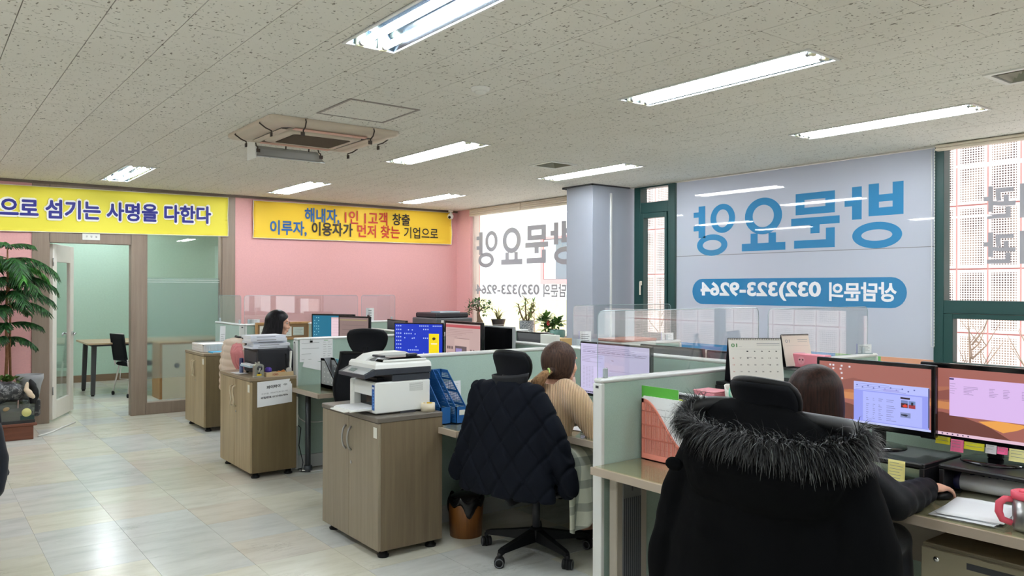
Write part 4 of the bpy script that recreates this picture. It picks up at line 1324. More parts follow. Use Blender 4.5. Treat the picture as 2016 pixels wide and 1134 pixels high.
back_mon('dark monitor back above the spine, below the pot with the spiky plant', 4.35, 5.35, 0, .50, .34, .96)
back_mon('dark monitor back above the spine, below the bushy bonsai', 4.35, 6.00, 0, .50, .34, .97)

# ------------------------------------------------------------------ people
M_SKIN = mat('skin', (222, 172, 146), .5, spec=.35, var=.04, vscale=30)
M_LIP = mat('lips', (176, 92, 88), .45)
def hair_mat(name, c1, c2, rough=.38):
    m, nt, b = raw(name)
    n = nt.noise(nt.coords('Object', (130, 130, 7)), 1.0, 4, .6)
    nt.link(nt.ramp(n, [(.35, lin(c1)), (.65, lin(c2))]), b.inputs['Base Color'])
    b.inputs['Roughness'].default_value = rough + .08
    b.inputs['Specular IOR Level'].default_value = .16
    nt.link(nt.bump(n, .35, .003), b.inputs['Normal'])
    return m
H_BROWN = hair_mat('dark_brown_hair', (24, 14, 12), (50, 30, 24))
H_ASH = hair_mat('brown_hair', (46, 34, 30), (84, 62, 52))
H_TAIL = hair_mat('light_brown_hair', (112, 82, 56), (164, 126, 88))
H_BLACK = hair_mat('black_hair', (10, 9, 12), (30, 27, 32), .3)

def limb(mb, pts, rs):
    mb.tube(pts, rs, 12, True)
    for p, r in zip(pts, rs): mb.ell(p, r * .995, 12, 8)
def oval(c, u, v, ru, rv, n=20):
    return [V(c) + V(u) * (ru * math.cos(2 * PI * i / n)) + V(v) * (rv * math.sin(2 * PI * i / n)) for i in range(n)]
def hand(mb, w, d, side, up=None, curl=.5):
    """palm down: w wrist, d finger direction, side = +1 when the thumb is on the left of d"""
    w, d = V(w), V(d).normalized(); up = V(up or (0, 0, 1)); up = (up - d * up.dot(d)).normalized(); l = up.cross(d) * side
    R = Matrix((d, l, up)).transposed()
    mb.ell(w + d * .045, (.052, .040, .016), 14, 8, R); mb.ell(w + d * .075 + l * .004, (.022, .040, .014), 12, 8, R)
    limb(mb, [w - d * .03, w + d * .02], [.025, .024])
    for k_, (off, ln) in enumerate(((.029, .074), (.010, .083), (-.010, .077), (-.028, .060))):
        b = w + d * .083 + l * off
        a1, a2, a3 = .25 + curl * .5, .55 + curl * .9, .8 + curl * 1.1
        dd = lambda a: (d * math.cos(a) - up * math.sin(a) + l * off * 2.2 * .3)
        p1 = b + dd(a1) * ln * .45; p2 = p1 + dd(a2) * ln * .32; p3 = p2 + dd(a3) * ln * .23
        limb(mb, [b - d * .02, b, p1, p2, p3], [.0095, .0095, .0088, .0078, .0066])
    b = w + d * .02 + l * .03
    limb(mb, [b, b + d * .030 + l * .022 - up * .010, b + d * .058 + l * .022 - up * .020, b + d * .075 + l * .015 - up * .026], [.014, .0115, .010, .008])

def head_geo(mb, hc, f, neck):
    hc, f = V(hc), V(f).normalized(); l = Z.cross(f).normalized(); u = f.cross(l)
    R = Matrix((f, l, u)).transposed()
    A = lambda a, b, c: hc + f * a + l * b + u * c
    mb.ell(A(-.01, 0, .025), (.096, .074, .090), 18, 12, R)
    mb.ell(A(.02, 0, -.030), (.066, .060, .082), 16, 10, R)
    mb.ell(A(.055, 0, -.088), (.030, .034, .024), 12, 8, R)
    mb.tube([A(.082, 0, .018), A(.096, 0, -.012), A(.104, 0, -.034), A(.086, 0, -.042)], [.008, .010, .013, .009], 8)
    for s_ in (-1, 1):
        mb.ell(A(.094, s_ * .011, -.036), .008, 8, 6)
        mb.ell(A(-.005, s_ * .076, -.008), (.022, .009, .032), 12, 8, R)
        mb.ell(A(.062, s_ * .040, -.03), (.022, .022, .026), 10, 7, R)
        mb.ell(A(.074, s_ * .03, .028), (.014, .026, .009), 10, 6, R)
    mb.ell(A(.087, 0, -.058), (.010, .022, .006), 10, 6, R); mb.ell(A(.084, 0, -.070), (.010, .019, .007), 10, 6, R)
    limb(mb, [A(-.025, 0, -.05), V(neck), V(neck) - Z * .05 - f * .01], [.052, .054, .062])
    return A, R

def person(label, base, J, f, voxel=.006, top=None, trousers=None, sleeve=.018, glasses=False, curls=(.5, .5), hdirs=None, shirt_name='sweater', disp=None):
    t = thing('person', label, 'person', base, 0)
    f = V(f).normalized(); l = Z.cross(f).normalized()
    skin = MB(M_SKIN); cl = MB(top); tr = MB(trousers)
    hd, nk, ch, hp = V(J['head']), V(J['neck']), V(J['chest']), V(J['hip'])
    hf = V(J.get('face', f)).normalized()
    A, R = head_geo(skin, hd, hf, nk)
    def torso(mb, g, ends=True):
        a = (nk - hp)
        fr = (f - a.normalized() * f.dot(a.normalized())).normalized()
        rings = []
        sh = (V(J['shR']) + V(J['shL'])) / 2
        for c, ru, rv in ((hp - Z * .06, .15, .105), (hp + Z * .03, .165, .115), (hp.lerp(ch, .35), .14, .098), (ch, .155, .108), (ch.lerp(sh, .6), .165, .105), (sh + Z * .01, .15, .085), (sh.lerp(nk, .6) + Z * .015, .085, .065)):
            rings.append(oval(c, l, fr, ru + g, rv + g))
        mb.loft(rings)
    torso(skin, 0.0); torso(cl, sleeve)
    for s_, nm in ((1, 'L'), (-1, 'R')):
        sh, el, wr = V(J['sh' + nm]), V(J['el' + nm]), V(J['wr' + nm])
        limb(skin, [sh, sh.lerp(el, .5), el, el.lerp(wr, .5), wr], [.05, .045, .039, .035, .026])
        fa = (wr - el).normalized()
        limb(cl, [sh, sh.lerp(el, .5), el, el.lerp(wr, .35), el.lerp(wr, .93)], [.056 + sleeve, .050 + sleeve, .046 + sleeve, .042 + sleeve, .030 + sleeve])
        limb(cl, [sh.lerp(nk, .5) + Z * .0, sh], [.05 + sleeve, .056 + sleeve])
        hand(skin, wr, (hdirs or {}).get(nm, fa), -1 if nm == 'L' else 1, curl=curls[0 if nm == 'L' else 1])
        hpj, kn, an = V(J['hip' + nm]), V(J['kn' + nm]), V(J['an' + nm])
        limb(skin, [hpj, hpj.lerp(kn, .5), kn, kn.lerp(an, .35), an], [.082, .070, .055, .054, .036])
        limb(tr, [hpj, hpj.lerp(kn, .5), kn, kn.lerp(an, .35), an + Z * .03], [.094, .083, .067, .064, .055])
        skin.ell(an + f * .07 - Z * .045, (.12, .042, .03), 12, 8, Matrix((f, l, Z)).transposed())
        tr.loft([oval(hp - Z * .07, l, f, .155, .13), oval(hp, l, f, .175, .128), oval(hp + Z * .07, l, f, .165, .12)])
        sho = MB(M_BLACK)
        sho.loft([[an + f * (a * .27 - .075) + l * (b * .05 * (1 - .35 * a * a)) + Z * (c) for a, b in [(.5 + .5 * math.cos(q), math.sin(q)) for q in [2 * PI * i / 16 for i in range(16)]]] for c in (-.085, -.07, -.035)])
        sho.build('shoe', t, world=True, fix=True)
    link('body', shift(remesh(skin, 'body', voxel, 3), base), t)
    ob = link(shirt_name, shift(remesh(cl, shirt_name, .009, 5, disp), base), t)
    link('trousers', shift(remesh(tr, 'trousers', .012, 4), base), t)
    for s_ in (-1, 1):
        e = MB(mat('eye_white', (232, 230, 226), .25)); e.ell(A(.071, s_ * .031, .008), .0105, 12, 8); eo = e.build('eye', t, world=True)
        MB(mat('iris', (34, 22, 18), .2)).ell(A(.0795, s_ * .0315, .008), (.0035, .0055, .0055), 10, 6, R).build('iris', eo, world=True)
    MB(M_LIP).ell(A(.0935, 0, -.058), (.005, .018, .004), 10, 6, R).ell(A(.0915, 0, -.069), (.005, .015, .0045), 10, 6, R).build('lips', t, world=True)
    if glasses:
        g = MB(mat('glasses_frame', (150, 120, 96), .3, .6))
        for s_ in (-1, 1):
            g.tube([A(.098, s_ * .033 + .022 * math.cos(q), .004 + .020 * math.sin(q)) for q in [2 * PI * i / 18 for i in range(18)]], .0014, 6, closed=True)
            g.tube([A(.096, s_ * .055, .008), A(.04, s_ * .078, .010), A(-.01, s_ * .084, .002)], .0014, 5)
        g.tube([A(.099, -.011, .008), A(.102, 0, .011), A(.099, .011, .008)], .0014, 5)
        g.build('glasses', t, world=True)
    return t, A, R, hf, l

def hair_shell(name, t, m, hc, f, R_lat, R_dep, top, bottom, span, split=.45, flare=.04, seedv=0, tuck=.06, thick=.014, front_drop=None, nu=72, nv=28, back_len=0.0, flow=0.0):
    hc, f = V(hc), V(f).normalized(); l = Z.cross(f).normalized()
    def fn(a, b):
        k0 = min(1, max(0, (b / split - .62) / .42)); sp = 178 + (span - 178) * k0 * k0 * (3 - 2 * k0)
        ph = math.radians(-sp + 2 * sp * a)
        c, s_ = math.cos(ph), math.sin(ph)
        n = mnoise.noise(V((ph * 9 + seedv, b * 1.5, 3.1))) * .5 + mnoise.noise(V((ph * 24 + seedv, b * 1.2, 7.7))) * .4
        if b < split:
            th = b / split * PI / 2
            r, z = math.sin(th), .016 + (top - .016) * math.cos(th)
        else:
            q = (b - split) / (1 - split)
            r = 1 + flare * math.sin(PI * q) - tuck * q * q
            bt = bottom * (1 + .04 * n)
            if back_len: bt = bottom - back_len * max(0, c) ** 1.5
            z = .016 - (.016 - bt) * q
        r *= 1 + .03 * n * min(1, b * 2)
        return hc - f * (flow * max(0, (b - split) / (1 - split)) ** 1.5 * (.4 + .6 * max(0, c))) - f * (R_dep * r * c) - f * .012 + l * (R_lat * r * s_) + Z * z
    mb = MB(m); mb.grid(fn, nu, nv, thick); return mb.build(name, t, world=True)

def strands(mb, roots, rng, w=.0016, n=3):
    """thin tapering blades: roots = (point, direction, droop, length)"""
    for p, d, g, ln in roots:
        p, d = V(p), V(d).normalized(); s_ = d.cross(Z)
        if s_.length < .01: s_ = V((1, 0, 0))
        s_.normalize(); q = p; vs = []
        for i in range(n + 1):
            ww = w * (1 - i / n) + .0002
            vs += [q - s_ * ww, q + s_ * ww]
            d = (d + V((0, 0, -g)) * (1 / n) + V((rng.uniform(-.12, .12), rng.uniform(-.12, .12), rng.uniform(-.1, .1)))).normalized()
            q = q + d * (ln / n)
        mb.add(vs, [(2 * i, 2 * i + 1, 2 * i + 3, 2 * i + 2) for i in range(n)], True)

# ---- person at the near desk, dark padded jacket
M_JKT = mat('black_padded_nylon', (14, 16, 20), .6, spec=.2, var=.1, vscale=20, bump=.35, bscale=26, bdist=.006)
M_TROU = fabric_mat('dark_trousers', (30, 31, 36), 400, .15)
JA = dict(head=(2.78, 1.70, 1.105), neck=(2.735, 1.69, .975), chest=(2.66, 1.66, .80), hip=(2.56, 1.62, .56), shR=(2.71, 1.53, .865), shL=(2.71, 1.86, .865),
          elR=(2.79, 1.395, .755), wrR=(3.10, 1.43, .752), elL=(2.80, 1.95, .73), wrL=(3.06, 1.86, .752),
          hipR=(2.58, 1.53, .55), hipL=(2.58, 1.71, .55), knR=(2.98, 1.50, .56), knL=(2.98, 1.74, .56), anR=(3.02, 1.50, .085), anL=(3.02, 1.74, .085), face=(1, -.12, -.10))
JA = {k_: (V(v) if isinstance(v, tuple) else v) for k_, v in JA.items()}
pa, A_, R_, hf, l_ = person('person with a dark brown bob in a black padded jacket, at the near desk', (2.56, 1.62, 0), JA, (1, 0, 0), .0045, M_JKT, M_TROU, .016, shirt_name='jacket', curls=(.3, .25), hdirs={'R': (.98, -.12, -.06), 'L': (1, -.1, -.05)}, disp=lambda p, n: .004 * math.sin(p.x * 2 * PI / .075 + p.z * 30))
hair_shell('hair', pa, H_BROWN, JA['head'], (1, -.12, 0), .100, .108, .122, -.130, 142, flare=.05, seedv=1)

# ---- ponytailed woman in the beige knit
def knit_mat():
    m, nt, b = raw('beige_rib_knit')
    w = nt.new('ShaderNodeTexWave', wave_type='BANDS', bands_direction='Y', wave_profile='SIN')
    w.inputs['Scale'].default_value = 36; w.inputs['Distortion'].default_value = .5; w.inputs['Detail'].default_value = 2; w.inputs['Detail Scale'].default_value = 1.5
    sx = nt.new('ShaderNodeSeparateXYZ'); nt.link(nt.coords('Object'), sx.inputs[0])
    lat = nt.math('SUBTRACT', nt.math('MULTIPLY', sx.outputs[0], .795), nt.math('MULTIPLY', sx.outputs[1], .607))
    fore = nt.math('GREATER_THAN', sx.outputs[0], .215)
    tcoord = nt.math('ADD', nt.math('MULTIPLY', lat, nt.math('SUBTRACT', 1.0, fore)), nt.math('MULTIPLY', nt.math('ADD', sx.outputs[2], nt.math('MULTIPLY', sx.outputs[1], .5)), fore))
    cmb = nt.new('ShaderNodeCombineXYZ'); nt.link(tcoord, cmb.inputs[1])
    nt.link(cmb.outputs[0], w.inputs[0])
    f = nt.noise(nt.coords('Object'), 260, 2)
    nt.link(nt.ramp(w.outputs['Fac'], [(.1, lin((176, 140, 104))), (.6, lin((224, 190, 152)))]), b.inputs['Base Color'])
    b.inputs['Roughness'].default_value = .9; b.inputs['Specular IOR Level'].default_value = .2; b.inputs['Sheen Weight'].default_value = .3
    h = nt.math('ADD', w.outputs['Fac'], nt.math('MULTIPLY', f, .4))
    nt.link(nt.bump(h, .8, .006), b.inputs['Normal'])
    return m
M_KNIT = knit_mat()
JB = dict(head=(2.93, 3.385, 1.095), neck=(2.905, 3.40, .985), chest=(2.87, 3.41, .80), hip=(2.80, 3.43, .54), shR=(2.90, 3.225, .90), shL=(2.88, 3.59, .90),
          elR=(3.0, 3.125, .70), wrR=(3.245, 3.26, .748), elL=(3.0, 3.70, .715), wrL=(3.25, 3.60, .748),
          hipR=(2.82, 3.34, .53), hipL=(2.82, 3.52, .53), knR=(3.22, 3.32, .55), knL=(3.22, 3.54, .55), anR=(3.27, 3.32, .085), anL=(3.27, 3.54, .085), face=(1, -.15, -.05))
pb, A_, R_, hf, l_ = person('woman with a low ponytail in a beige ribbed sweater at the spreadsheet monitor', (2.80, 3.43, 0), JB, (1, .05, 0), .005, M_KNIT, M_TROU, .022, curls=(.45, .45))
hair_shell('hair', pb, H_ASH, JB['head'], (1, -.15, 0), .091, .106, .122, -.088, 128, flare=.0, tuck=.30, seedv=5, thick=.012)
mb = MB(H_ASH); mb.ell((2.845, 3.355, 1.055), (.026, .030, .028), 14, 9); mb.ell((2.826, 3.388, 1.050), (.018, .021, .018), 12, 8); mb.build('hair_knot', pb, world=True)
mb = MB(mat('lime_hair_tie', (176, 206, 120), .5)); mb.tube([V((2.815, 3.352, 1.052)) + V((math.cos(q) * .008, math.cos(q) * .018, math.sin(q) * .017)) for q in [2 * PI * i / 16 for i in range(16)]], .005, 7, closed=True); mb.build('hair_tie', pb, world=True)
rng = random.Random(3)
mb = MB(H_TAIL)
path = [(2.83, 3.35, 1.052), (2.792, 3.36, 1.040), (2.764, 3.38, 1.0), (2.752, 3.405, .94), (2.752, 3.43, .865)]
mb.tube(path, [.015, .028, .042, .038, .010], 16, flat=.75)
for _ in range(260):
    a = rng.uniform(0, 2 * PI); r = rng.uniform(.4, 1.05)
    pts = []
    for (x, y, z), R in zip(path, (.015, .030, .046, .047, .034)): pts.append((x + r * R * .6 * math.cos(a), y + r * R * math.sin(a), z + rng.uniform(-.004, .004)))
    mb.tube(pts, [.0016, .0020, .0020, .0016, .0005], 4)
mb.build('ponytail', pb, world=True)

# ---- long-haired woman at the far desk
M_CARD = fabric_mat('dark_knit', (40, 40, 48), 300, .2)
JC = dict(head=(2.72, 7.15, 1.185), neck=(2.69, 7.16, 1.07), chest=(2.66, 7.18, .87), hip=(2.62, 7.20, .54), shR=(2.66, 6.99, .985), shL=(2.70, 7.35, .985),
          elR=(2.84, 6.92, .76), wrR=(3.08, 7.02, .75), elL=(2.88, 7.38, .76), wrL=(3.10, 7.22, .75),
          hipR=(2.64, 7.11, .53), hipL=(2.64, 7.29, .53), knR=(3.04, 7.09, .55), knL=(3.04, 7.31, .55), anR=(3.08, 7.09, .085), anL=(3.08, 7.31, .085), face=(.95, -.30, -.12))
pc, A_, R_, hf, l_ = person('woman with long straight black hair and glasses at the far desk, seen side on', (2.62, 7.20, 0), JC, (1, -.1, 0), .007, M_CARD, M_TROU, .016, glasses=True)
hair_shell('hair', pc, H_BLACK, JC['head'], (.95, -.30, 0), .092, .112, .125, -.20, 118, split=.36, flare=.03, tuck=-.22, seedv=9, back_len=.14, flow=.13)

# ------------------------------------------------------------------ garments on the chairs
M_PARKA = mat('black_parka_cloth', (9, 10, 12), .9, spec=.06, var=.15, vscale=9, bump=.15, bscale=60, bdist=.003)
t = thing('parka', 'big black parka with a grey-tipped fur hood hung over the near office chair', 'coat', (2.06, 1.43, .35))
mb = MB(M_PARKA)
def ov(cx, cy, z, rx, ry): return oval((cx, cy, z), Y, X, ry, rx, 28)
mb.loft([ov(2.04, 1.44, .36, .15, .37), ov(2.04, 1.44, .55, .145, .36), ov(2.045, 1.435, .72, .14, .34), ov(2.06, 1.42, .88, .135, .31), ov(2.075, 1.43, 1.00, .12, .295), ov(2.09, 1.465, 1.065, .095, .265), ov(2.105, 1.49, 1.105, .075, .225), ov(2.11, 1.51, 1.14, .06, .165), ov(2.11, 1.515, 1.16, .03, .10)])
limb(mb, [(2.07, 1.665, 1.0), (2.05, 1.735, .82), (2.04, 1.785, .60), (2.05, 1.80, .42)], [.075, .082, .080, .070])
limb(mb, [(2.07, 1.16, .97), (2.05, 1.10, .82), (2.03, 1.075, .60), (2.04, 1.06, .42)], [.075, .082, .080, .070])
mb.loft([oval((1.99, 1.40, .84), Y, X, .12, .03, 28), oval((1.965, 1.40, .90), Y, X, .235, .07, 28), oval((1.97, 1.40, .98), Y, X, .275, .10, 28), oval((2.0, 1.40, 1.06), Y, X, .27, .11, 28)])
link('shell', shift(remesh(mb, 'shell', .012, 6, lambda p, n: .006 * mnoise.noise(p * 7) + .003 * mnoise.noise(p * 19)), (2.06, 1.43, .35)), t)
def ring_pt(q):
    c, s_ = math.cos(q), math.sin(q)          # s_ = -1 is the camera side
    return V((2.03 + .135 * s_, 1.405 + .285 * c, 1.098 + .026 * s_ + .010 * c * c + .012 * c + .008 * math.sin(3 * q)))
MB(mat('parka_lining', (13, 14, 16), .6, spec=.12, bump=.3, bscale=14, bdist=.01)).grid(lambda a, b: V((2.03, 1.405, .99)).lerp(ring_pt(2 * PI * a), .15 + .85 * b) + Z * (-.05 * (1 - b) * b * 4 * .6), 40, 8, closed_u=True).build('lining', t, world=True)
mb = MB(mat('dark_fur', (12, 13, 15), .55)); mb.tube([ring_pt(2 * PI * i / 48) for i in range(48)], .026, 10, closed=True); mb.build('hood_edge', t, world=True)
rng = random.Random(11)
M_F1, M_F2, M_F3 = mat('dark_fur', (12, 13, 15), .55), mat('grey_fur', (92, 96, 94), .55), mat('mid_fur', (34, 36, 38), .55)
fur = MB(M_F1)
for i in range(13000):
    q = rng.uniform(0, 2 * PI); w_ = rng.uniform(0, 2 * PI)
    p = ring_pt(q); tg = (ring_pt(q + .02) - p).normalized(); o_ = (p - V((2.03, 1.405, p.z))).normalized()
    d = o_ * math.cos(w_) + Z * math.sin(w_)
    if math.cos(w_) < -.45 or math.sin(q) > .30: continue
    k_ = rng.random()
    fur.use(M_F2 if k_ < .05 + .07 * abs(math.cos(q)) else (M_F3 if k_ < .30 else M_F1))
    dr = d + o_ * .5 + V((0, 0, -.15)) + tg * rng.uniform(-.5, .5) + V((rng.uniform(-.3, .3), rng.uniform(-.3, .3), rng.uniform(-.2, .3)))
    strands(fur, [(p + d * .022, dr, rng.uniform(.7, 2.4), rng.uniform(.022, .066) * (1.25 if k_ < .42 else 1))], rng, .0015 if k_ < .13 else .0019)
o = fur.build('fur_trim', t, world=True); o['kind'] = 'stuff'
mb = MB(M_PARKA); mb.ell((1.905, 1.655, .965), (.016, .034, .022), 12, 8); mb.build('hood_toggle', t, world=True)

# navy quilted jacket on the second chair
M_QUILT = mat('navy_quilted_cloth', (13, 17, 26), .8, spec=.12, var=.12, vscale=12, bump=.15, bscale=400, bdist=.001)
ca, sa = math.cos(math.radians(16)), math.sin(math.radians(16))
def Q(lat, dep, z): return V((2.57 + sa * lat + ca * dep, 3.47 - ca * lat + sa * dep, z))
QL, QD = V((sa, -ca, 0)), V((ca, sa, 0))
def oq(lat, dep, z, rl, rd, n=28): return oval(Q(lat, dep, z), QL, QD, rl, rd, n)
t = thing('quilted_jacket', 'navy diamond-quilted jacket draped over the second office chair', 'coat', Q(.05, 0, .38))
mb = MB(M_QUILT)
mb.loft([oq(.05, -.02, .395, .325, .085), oq(.05, -.02, .50, .31, .09), oq(.055, -.015, .65, .262, .085), oq(.05, -.01, .80, .238, .085), oq(.045, .0, .93, .232, .082), oq(.045, .01, .985, .19, .075), oq(.05, .015, 1.01, .12, .065), oq(.05, .02, 1.03, .06, .04)])
limb(mb, [Q(-.14, .0, .945), Q(-.172, -.01, .78), Q(-.235, -.01, .62), Q(-.305, .0, .47)], [.06, .062, .060, .055])
limb(mb, [Q(.225, .01, .945), Q(.32, .03, .76), Q(.375, .05, .60), Q(.405, .06, .46)], [.06, .066, .064, .055])
def qd(p, n):
    d = p - Q(0, 0, 0); a = d.dot(QL); z = p.z
    e1 = abs(((a + z * .75) / .15) % 1 - .5); e2 = abs(((a - z * .75) / .15) % 1 - .5)
    return .004 - .009 * (math.exp(-((.5 - e1) / .07) ** 2) + math.exp(-((.5 - e2) / .07) ** 2)) + .004 * mnoise.noise(p * 9)
link('shell', shift(remesh(mb, 'shell', .008, 5, qd), Q(.05, 0, .38)), t)
mb = MB(mat('navy_plain_cloth', (12, 15, 23), .7)); mb.grid(lambda a, b: Q(.055 + (.105 + .012 * b) * math.cos(2 * PI * a), .015 + (.062 + .01 * b) * math.sin(2 * PI * a), .985 + .062 * b + .010 * math.sin(2 * PI * a + 1)), 32, 5, .008, closed_u=True); mb.build('collar', t, world=True)

# cream puffer coat on the far chair
M_PUFF = mat('cream_padded_nylon', (205, 186, 168), .5, spec=.35, bump=.2, bscale=50, bdist=.003)
t = thing('padded_coat', 'cream padded coat with pink lining draped on the far chair behind the oak cabinet', 'coat', (2.36, 7.2, .45))
mb = MB(M_PUFF)
mb.loft([ov(2.34, 7.21, .46, .07, .22), ov(2.335, 7.21, .62, .08, .23), ov(2.335, 7.21, .80, .085, .22), ov(2.34, 7.20, .95, .085, .205), ov(2.35, 7.20, 1.02, .075, .16), ov(2.36, 7.2, 1.055, .05, .10)])
limb(mb, [(2.34, 7.38, .98), (2.33, 7.43, .78), (2.33, 7.45, .58)], [.055, .06, .05])
link('shell', shift(remesh(mb, 'shell', .009, 3, lambda p, n: .009 * abs(math.sin(PI * p.z / .062)) + .003 * mnoise.noise(p * 14)), (2.36, 7.2, .45)), t)
mb = MB(mat('pink_lining', (206, 126, 128), .5)); mb.loft([oval((2.32, 7.0, .78), Y, X, .045, .03), oval((2.30, 7.01, .86), Y, X, .075, .045), oval((2.295, 7.03, .94), Y, X, .085, .05), oval((2.31, 7.06, 1.0), Y, X, .06, .04), oval((2.33, 7.08, 1.025), Y, X, .02, .02)])
link('lining', shift(remesh(mb, 'lining', .007, 3, lambda p, n: .004 * math.sin(p.y * 220)), (2.36, 7.2, .45)), t)

# dark coat at the left edge of the frame
t = thing('dark_coat', 'dark navy coat hanging on a chair at the left edge of the photo', 'coat', (.06, 4.75, .5))
mb = MB(mat('dark_coat_cloth', (22, 26, 34), .75, spec=.25, var=.1, sheen=.1))
mb.loft([oval((.05, 4.76, .555), X, Y, .355, .12, 28), oval((.05, 4.76, .70), X, Y, .31, .13, 28), oval((.05, 4.77, .86), X, Y, .245, .13, 28), oval((.05, 4.78, 1.0), X, Y, .18, .10, 28)])
limb(mb, [(.26, 4.74, .93), (.32, 4.72, .78), (.345, 4.70, .66), (.33, 4.70, .50)], [.05, .055, .055, .05])
link('shell', shift(remesh(mb, 'shell', .011, 4, lambda p, n: .008 * mnoise.noise(p * 8)), (.06, 4.75, .5)), t)

# checked blanket over the ponytailed woman's lap
def plaid():
    m, nt, b = raw('plaid_fleece')
    c = nt.coords('Object', (1, 1, 1))
    sx = nt.new('ShaderNodeSeparateXYZ'); nt.link(c, sx.inputs[0])
    def stripe(s_, f, w): return nt.math('LESS_THAN', nt.math('FRACT', nt.math('MULTIPLY', s_, f)), w)
    u = nt.math('ADD', sx.outputs[0], nt.math('MULTIPLY', sx.outputs[1], .4))
    a = stripe(u, 9.0, .38); bb = stripe(sx.outputs[2], 8.0, .36)
    col = nt.mix(nt.math('MULTIPLY', a, .55), lin((226, 226, 210)), lin((120, 132, 122)))
    col = nt.mix(nt.math('MULTIPLY', bb, .5), col, lin((96, 104, 100)))
    nt.link(col, b.inputs['Base Color']); b.inputs['Roughness'].default_value = .95
    return m
t = thing('blanket', 'white and grey checked blanket hanging from the ponytailed woman lap', 'blanket', (2.95, 3.2, .3))
def bl(a, b):
    x = 2.78 + .46 * a; w_ = .014 * math.sin(13 * a + 3 * b) + .010 * math.sin(29 * a)
    if b < .35: q = b / .35; return (x, 3.52 - .30 * q, .652 + .012 * math.sin(PI * q) - .02 * q * q + w_ * .2)
    q = (b - .35) / .65; return (x + .03 * q, 3.215 - .045 * math.sin(PI * .5 * min(1, q * 4)) - w_ * q * 1.6, .63 - .42 * q * (.80 + .25 * math.sin(5 * a + 1)))
mb = MB(plaid()); mb.grid(bl, 40, 30, .006); mb.build('cloth', t, world=True)

# ------------------------------------------------------------------ things on the brown cabinet
CT = .79
t = thing('multifunction_printer', 'white and charcoal multifunction laser printer on the brown cabinet', 'printer', (2.09, 4.01, CT))
M_PW = mat('printer_white', (226, 228, 224), .45)
M_PD = mat('printer_charcoal', (50, 54, 62), .4)
w, l = .36, .33
mb = MB(M_PW)
mb.box(.0, w, .0, .05, .008, .185, b=.006).box(.0, w, l - .05, l, .008, .185, b=.006).box(.06, w, .05, l - .05, .008, .185).box(.004, .07, .05, l - .05, .105, .185, b=.004).box(.012, .06, .05, l - .05, .008, .030)
mb.build('body', t)
mb = MB(M_GLOSSB); mb.box(.045, .062, .055, l - .055, .03, .102); mb.build('tray_opening', t)
mb = MB(M_PW); mb.box(-.13, .05, .055, l - .055, .022, .034, b=.003).box(-.16, -.13, .075, l - .075, .022, .030, b=.003)
tr_ = mb.build('paper_tray', t)
MB(M_PAPER).box(-.12, .05, .06, l - .06, .034, .040).build('paper_in_tray', tr_)
mb = MB(M_PD); mb.box(.11, w, .0, l, .186, .225, b=.004).box(.02, w - .02, .03, l - .03, .185, .1865); mb.build('output_housing', t)
mb = MB(M_PD); mb.box(-.005, w + .006, -.006, l + .006, .226, .262, b=.005).prism([(-.07, .212), (-.005, .226), (-.005, .262), (-.07, .232)], (0, -.004, 0), X, Z, (0, l + .008, 0)); mb.build('scanner_base', t, fix=True)
mb = MB(mat('grey_panel', (152, 156, 158), .3)); mb.prism([(-.068, .2335), (-.008, .262), (-.008, .2645), (-.068, .236)], (0, .015, 0), X, Z, (0, l - .06, 0)); cp = mb.build('control_panel', t, fix=True)
MB(mat('panel_display', (86, 106, 104), .2)).prism([(-.056, .2422), (-.030, .2546), (-.030, .2556), (-.056, .2432)], (0, .16, 0), X, Z, (0, .08, 0)).build('display', cp, fix=True)
mb = MB(M_PW); mb.loft([[(x, y, z) for x, y in ((-.005 + i, -.006 + i), (w + .006 - i, -.006 + i), (w + .006 - i, l + .006 - i), (-.005 + i, l + .006 - i))] for z, i in ((.263, 0), (.285, .003), (.298, .012))], smooth=False)
mb.prism([(.03, .298), (.08, .328), (.16, .338), (.30, .338), (.34, .322), (.345, .298)], (0, .19, 0), X, Z, (0, .13, 0)); mb.box(.05, .335, .0, .012, .298, .312, b=.004); mb.build('document_feeder', t, fix=True)
mb = MB(M_GLOSSB); mb.prism([(.05, .300), (.11, .322), (.30, .322), (.33, .30)], (0, .02, 0), X, Z, (0, .165, 0)); fd = mb.build('feeder_slot', t, fix=True)
MB(M_PD).box(.06, .09, .05, .16, .322, .334, b=.003).build('paper_guide', fd); MB(M_PD).box(.25, .31, .06, .10, .322, .336, b=.003).build('paper_guide', fd)
mb = MB(M_PD); mb.box(.06, .11, .10, .23, .188, .20); mb.build('output_slot', t)
mb = MB(mat('vent_shadow', (176, 178, 174), .6))
for i in range(8): mb.box(.22, .31, -.0012, .0, .125 + .006 * i, .1275 + .006 * i)
mb.build('side_vents', t)
mb = MB(mat('sticker_blue', (22, 90, 172), .35)); mb.box(-.0015, .0, .012, .042, .028, .170); st = mb.build('feature_sticker', t)
mb = MB(mat('sticker_white', (214, 226, 240), .4)); mb.box(-.0022, -.0015, .016, .038, .148, .160)
mb.use(mat('sticker_pale', (84, 156, 220), .4))
for i in range(6): mb.box(-.0022, -.0015, .018, .026 + .002 * (i % 4), .042 + .017 * i, .050 + .017 * i)
mb.build('sticker_print', st)
mb = MB(M_DARK); mb.box(.16, .26, -.001, .004, .0, .012); mb.build('grip_recess', t)
t = thing('tape_roll', 'roll of cream packing tape standing flat beside the printer', 'tape', (2.42, 3.985, CT))
MB(mat('cream_tape', (222, 212, 188), .5)).lathe([(.028, 0), (.042, 0), (.042, .048), (.028, .048), (.028, 0)], 28).build('roll', t, fix=True)
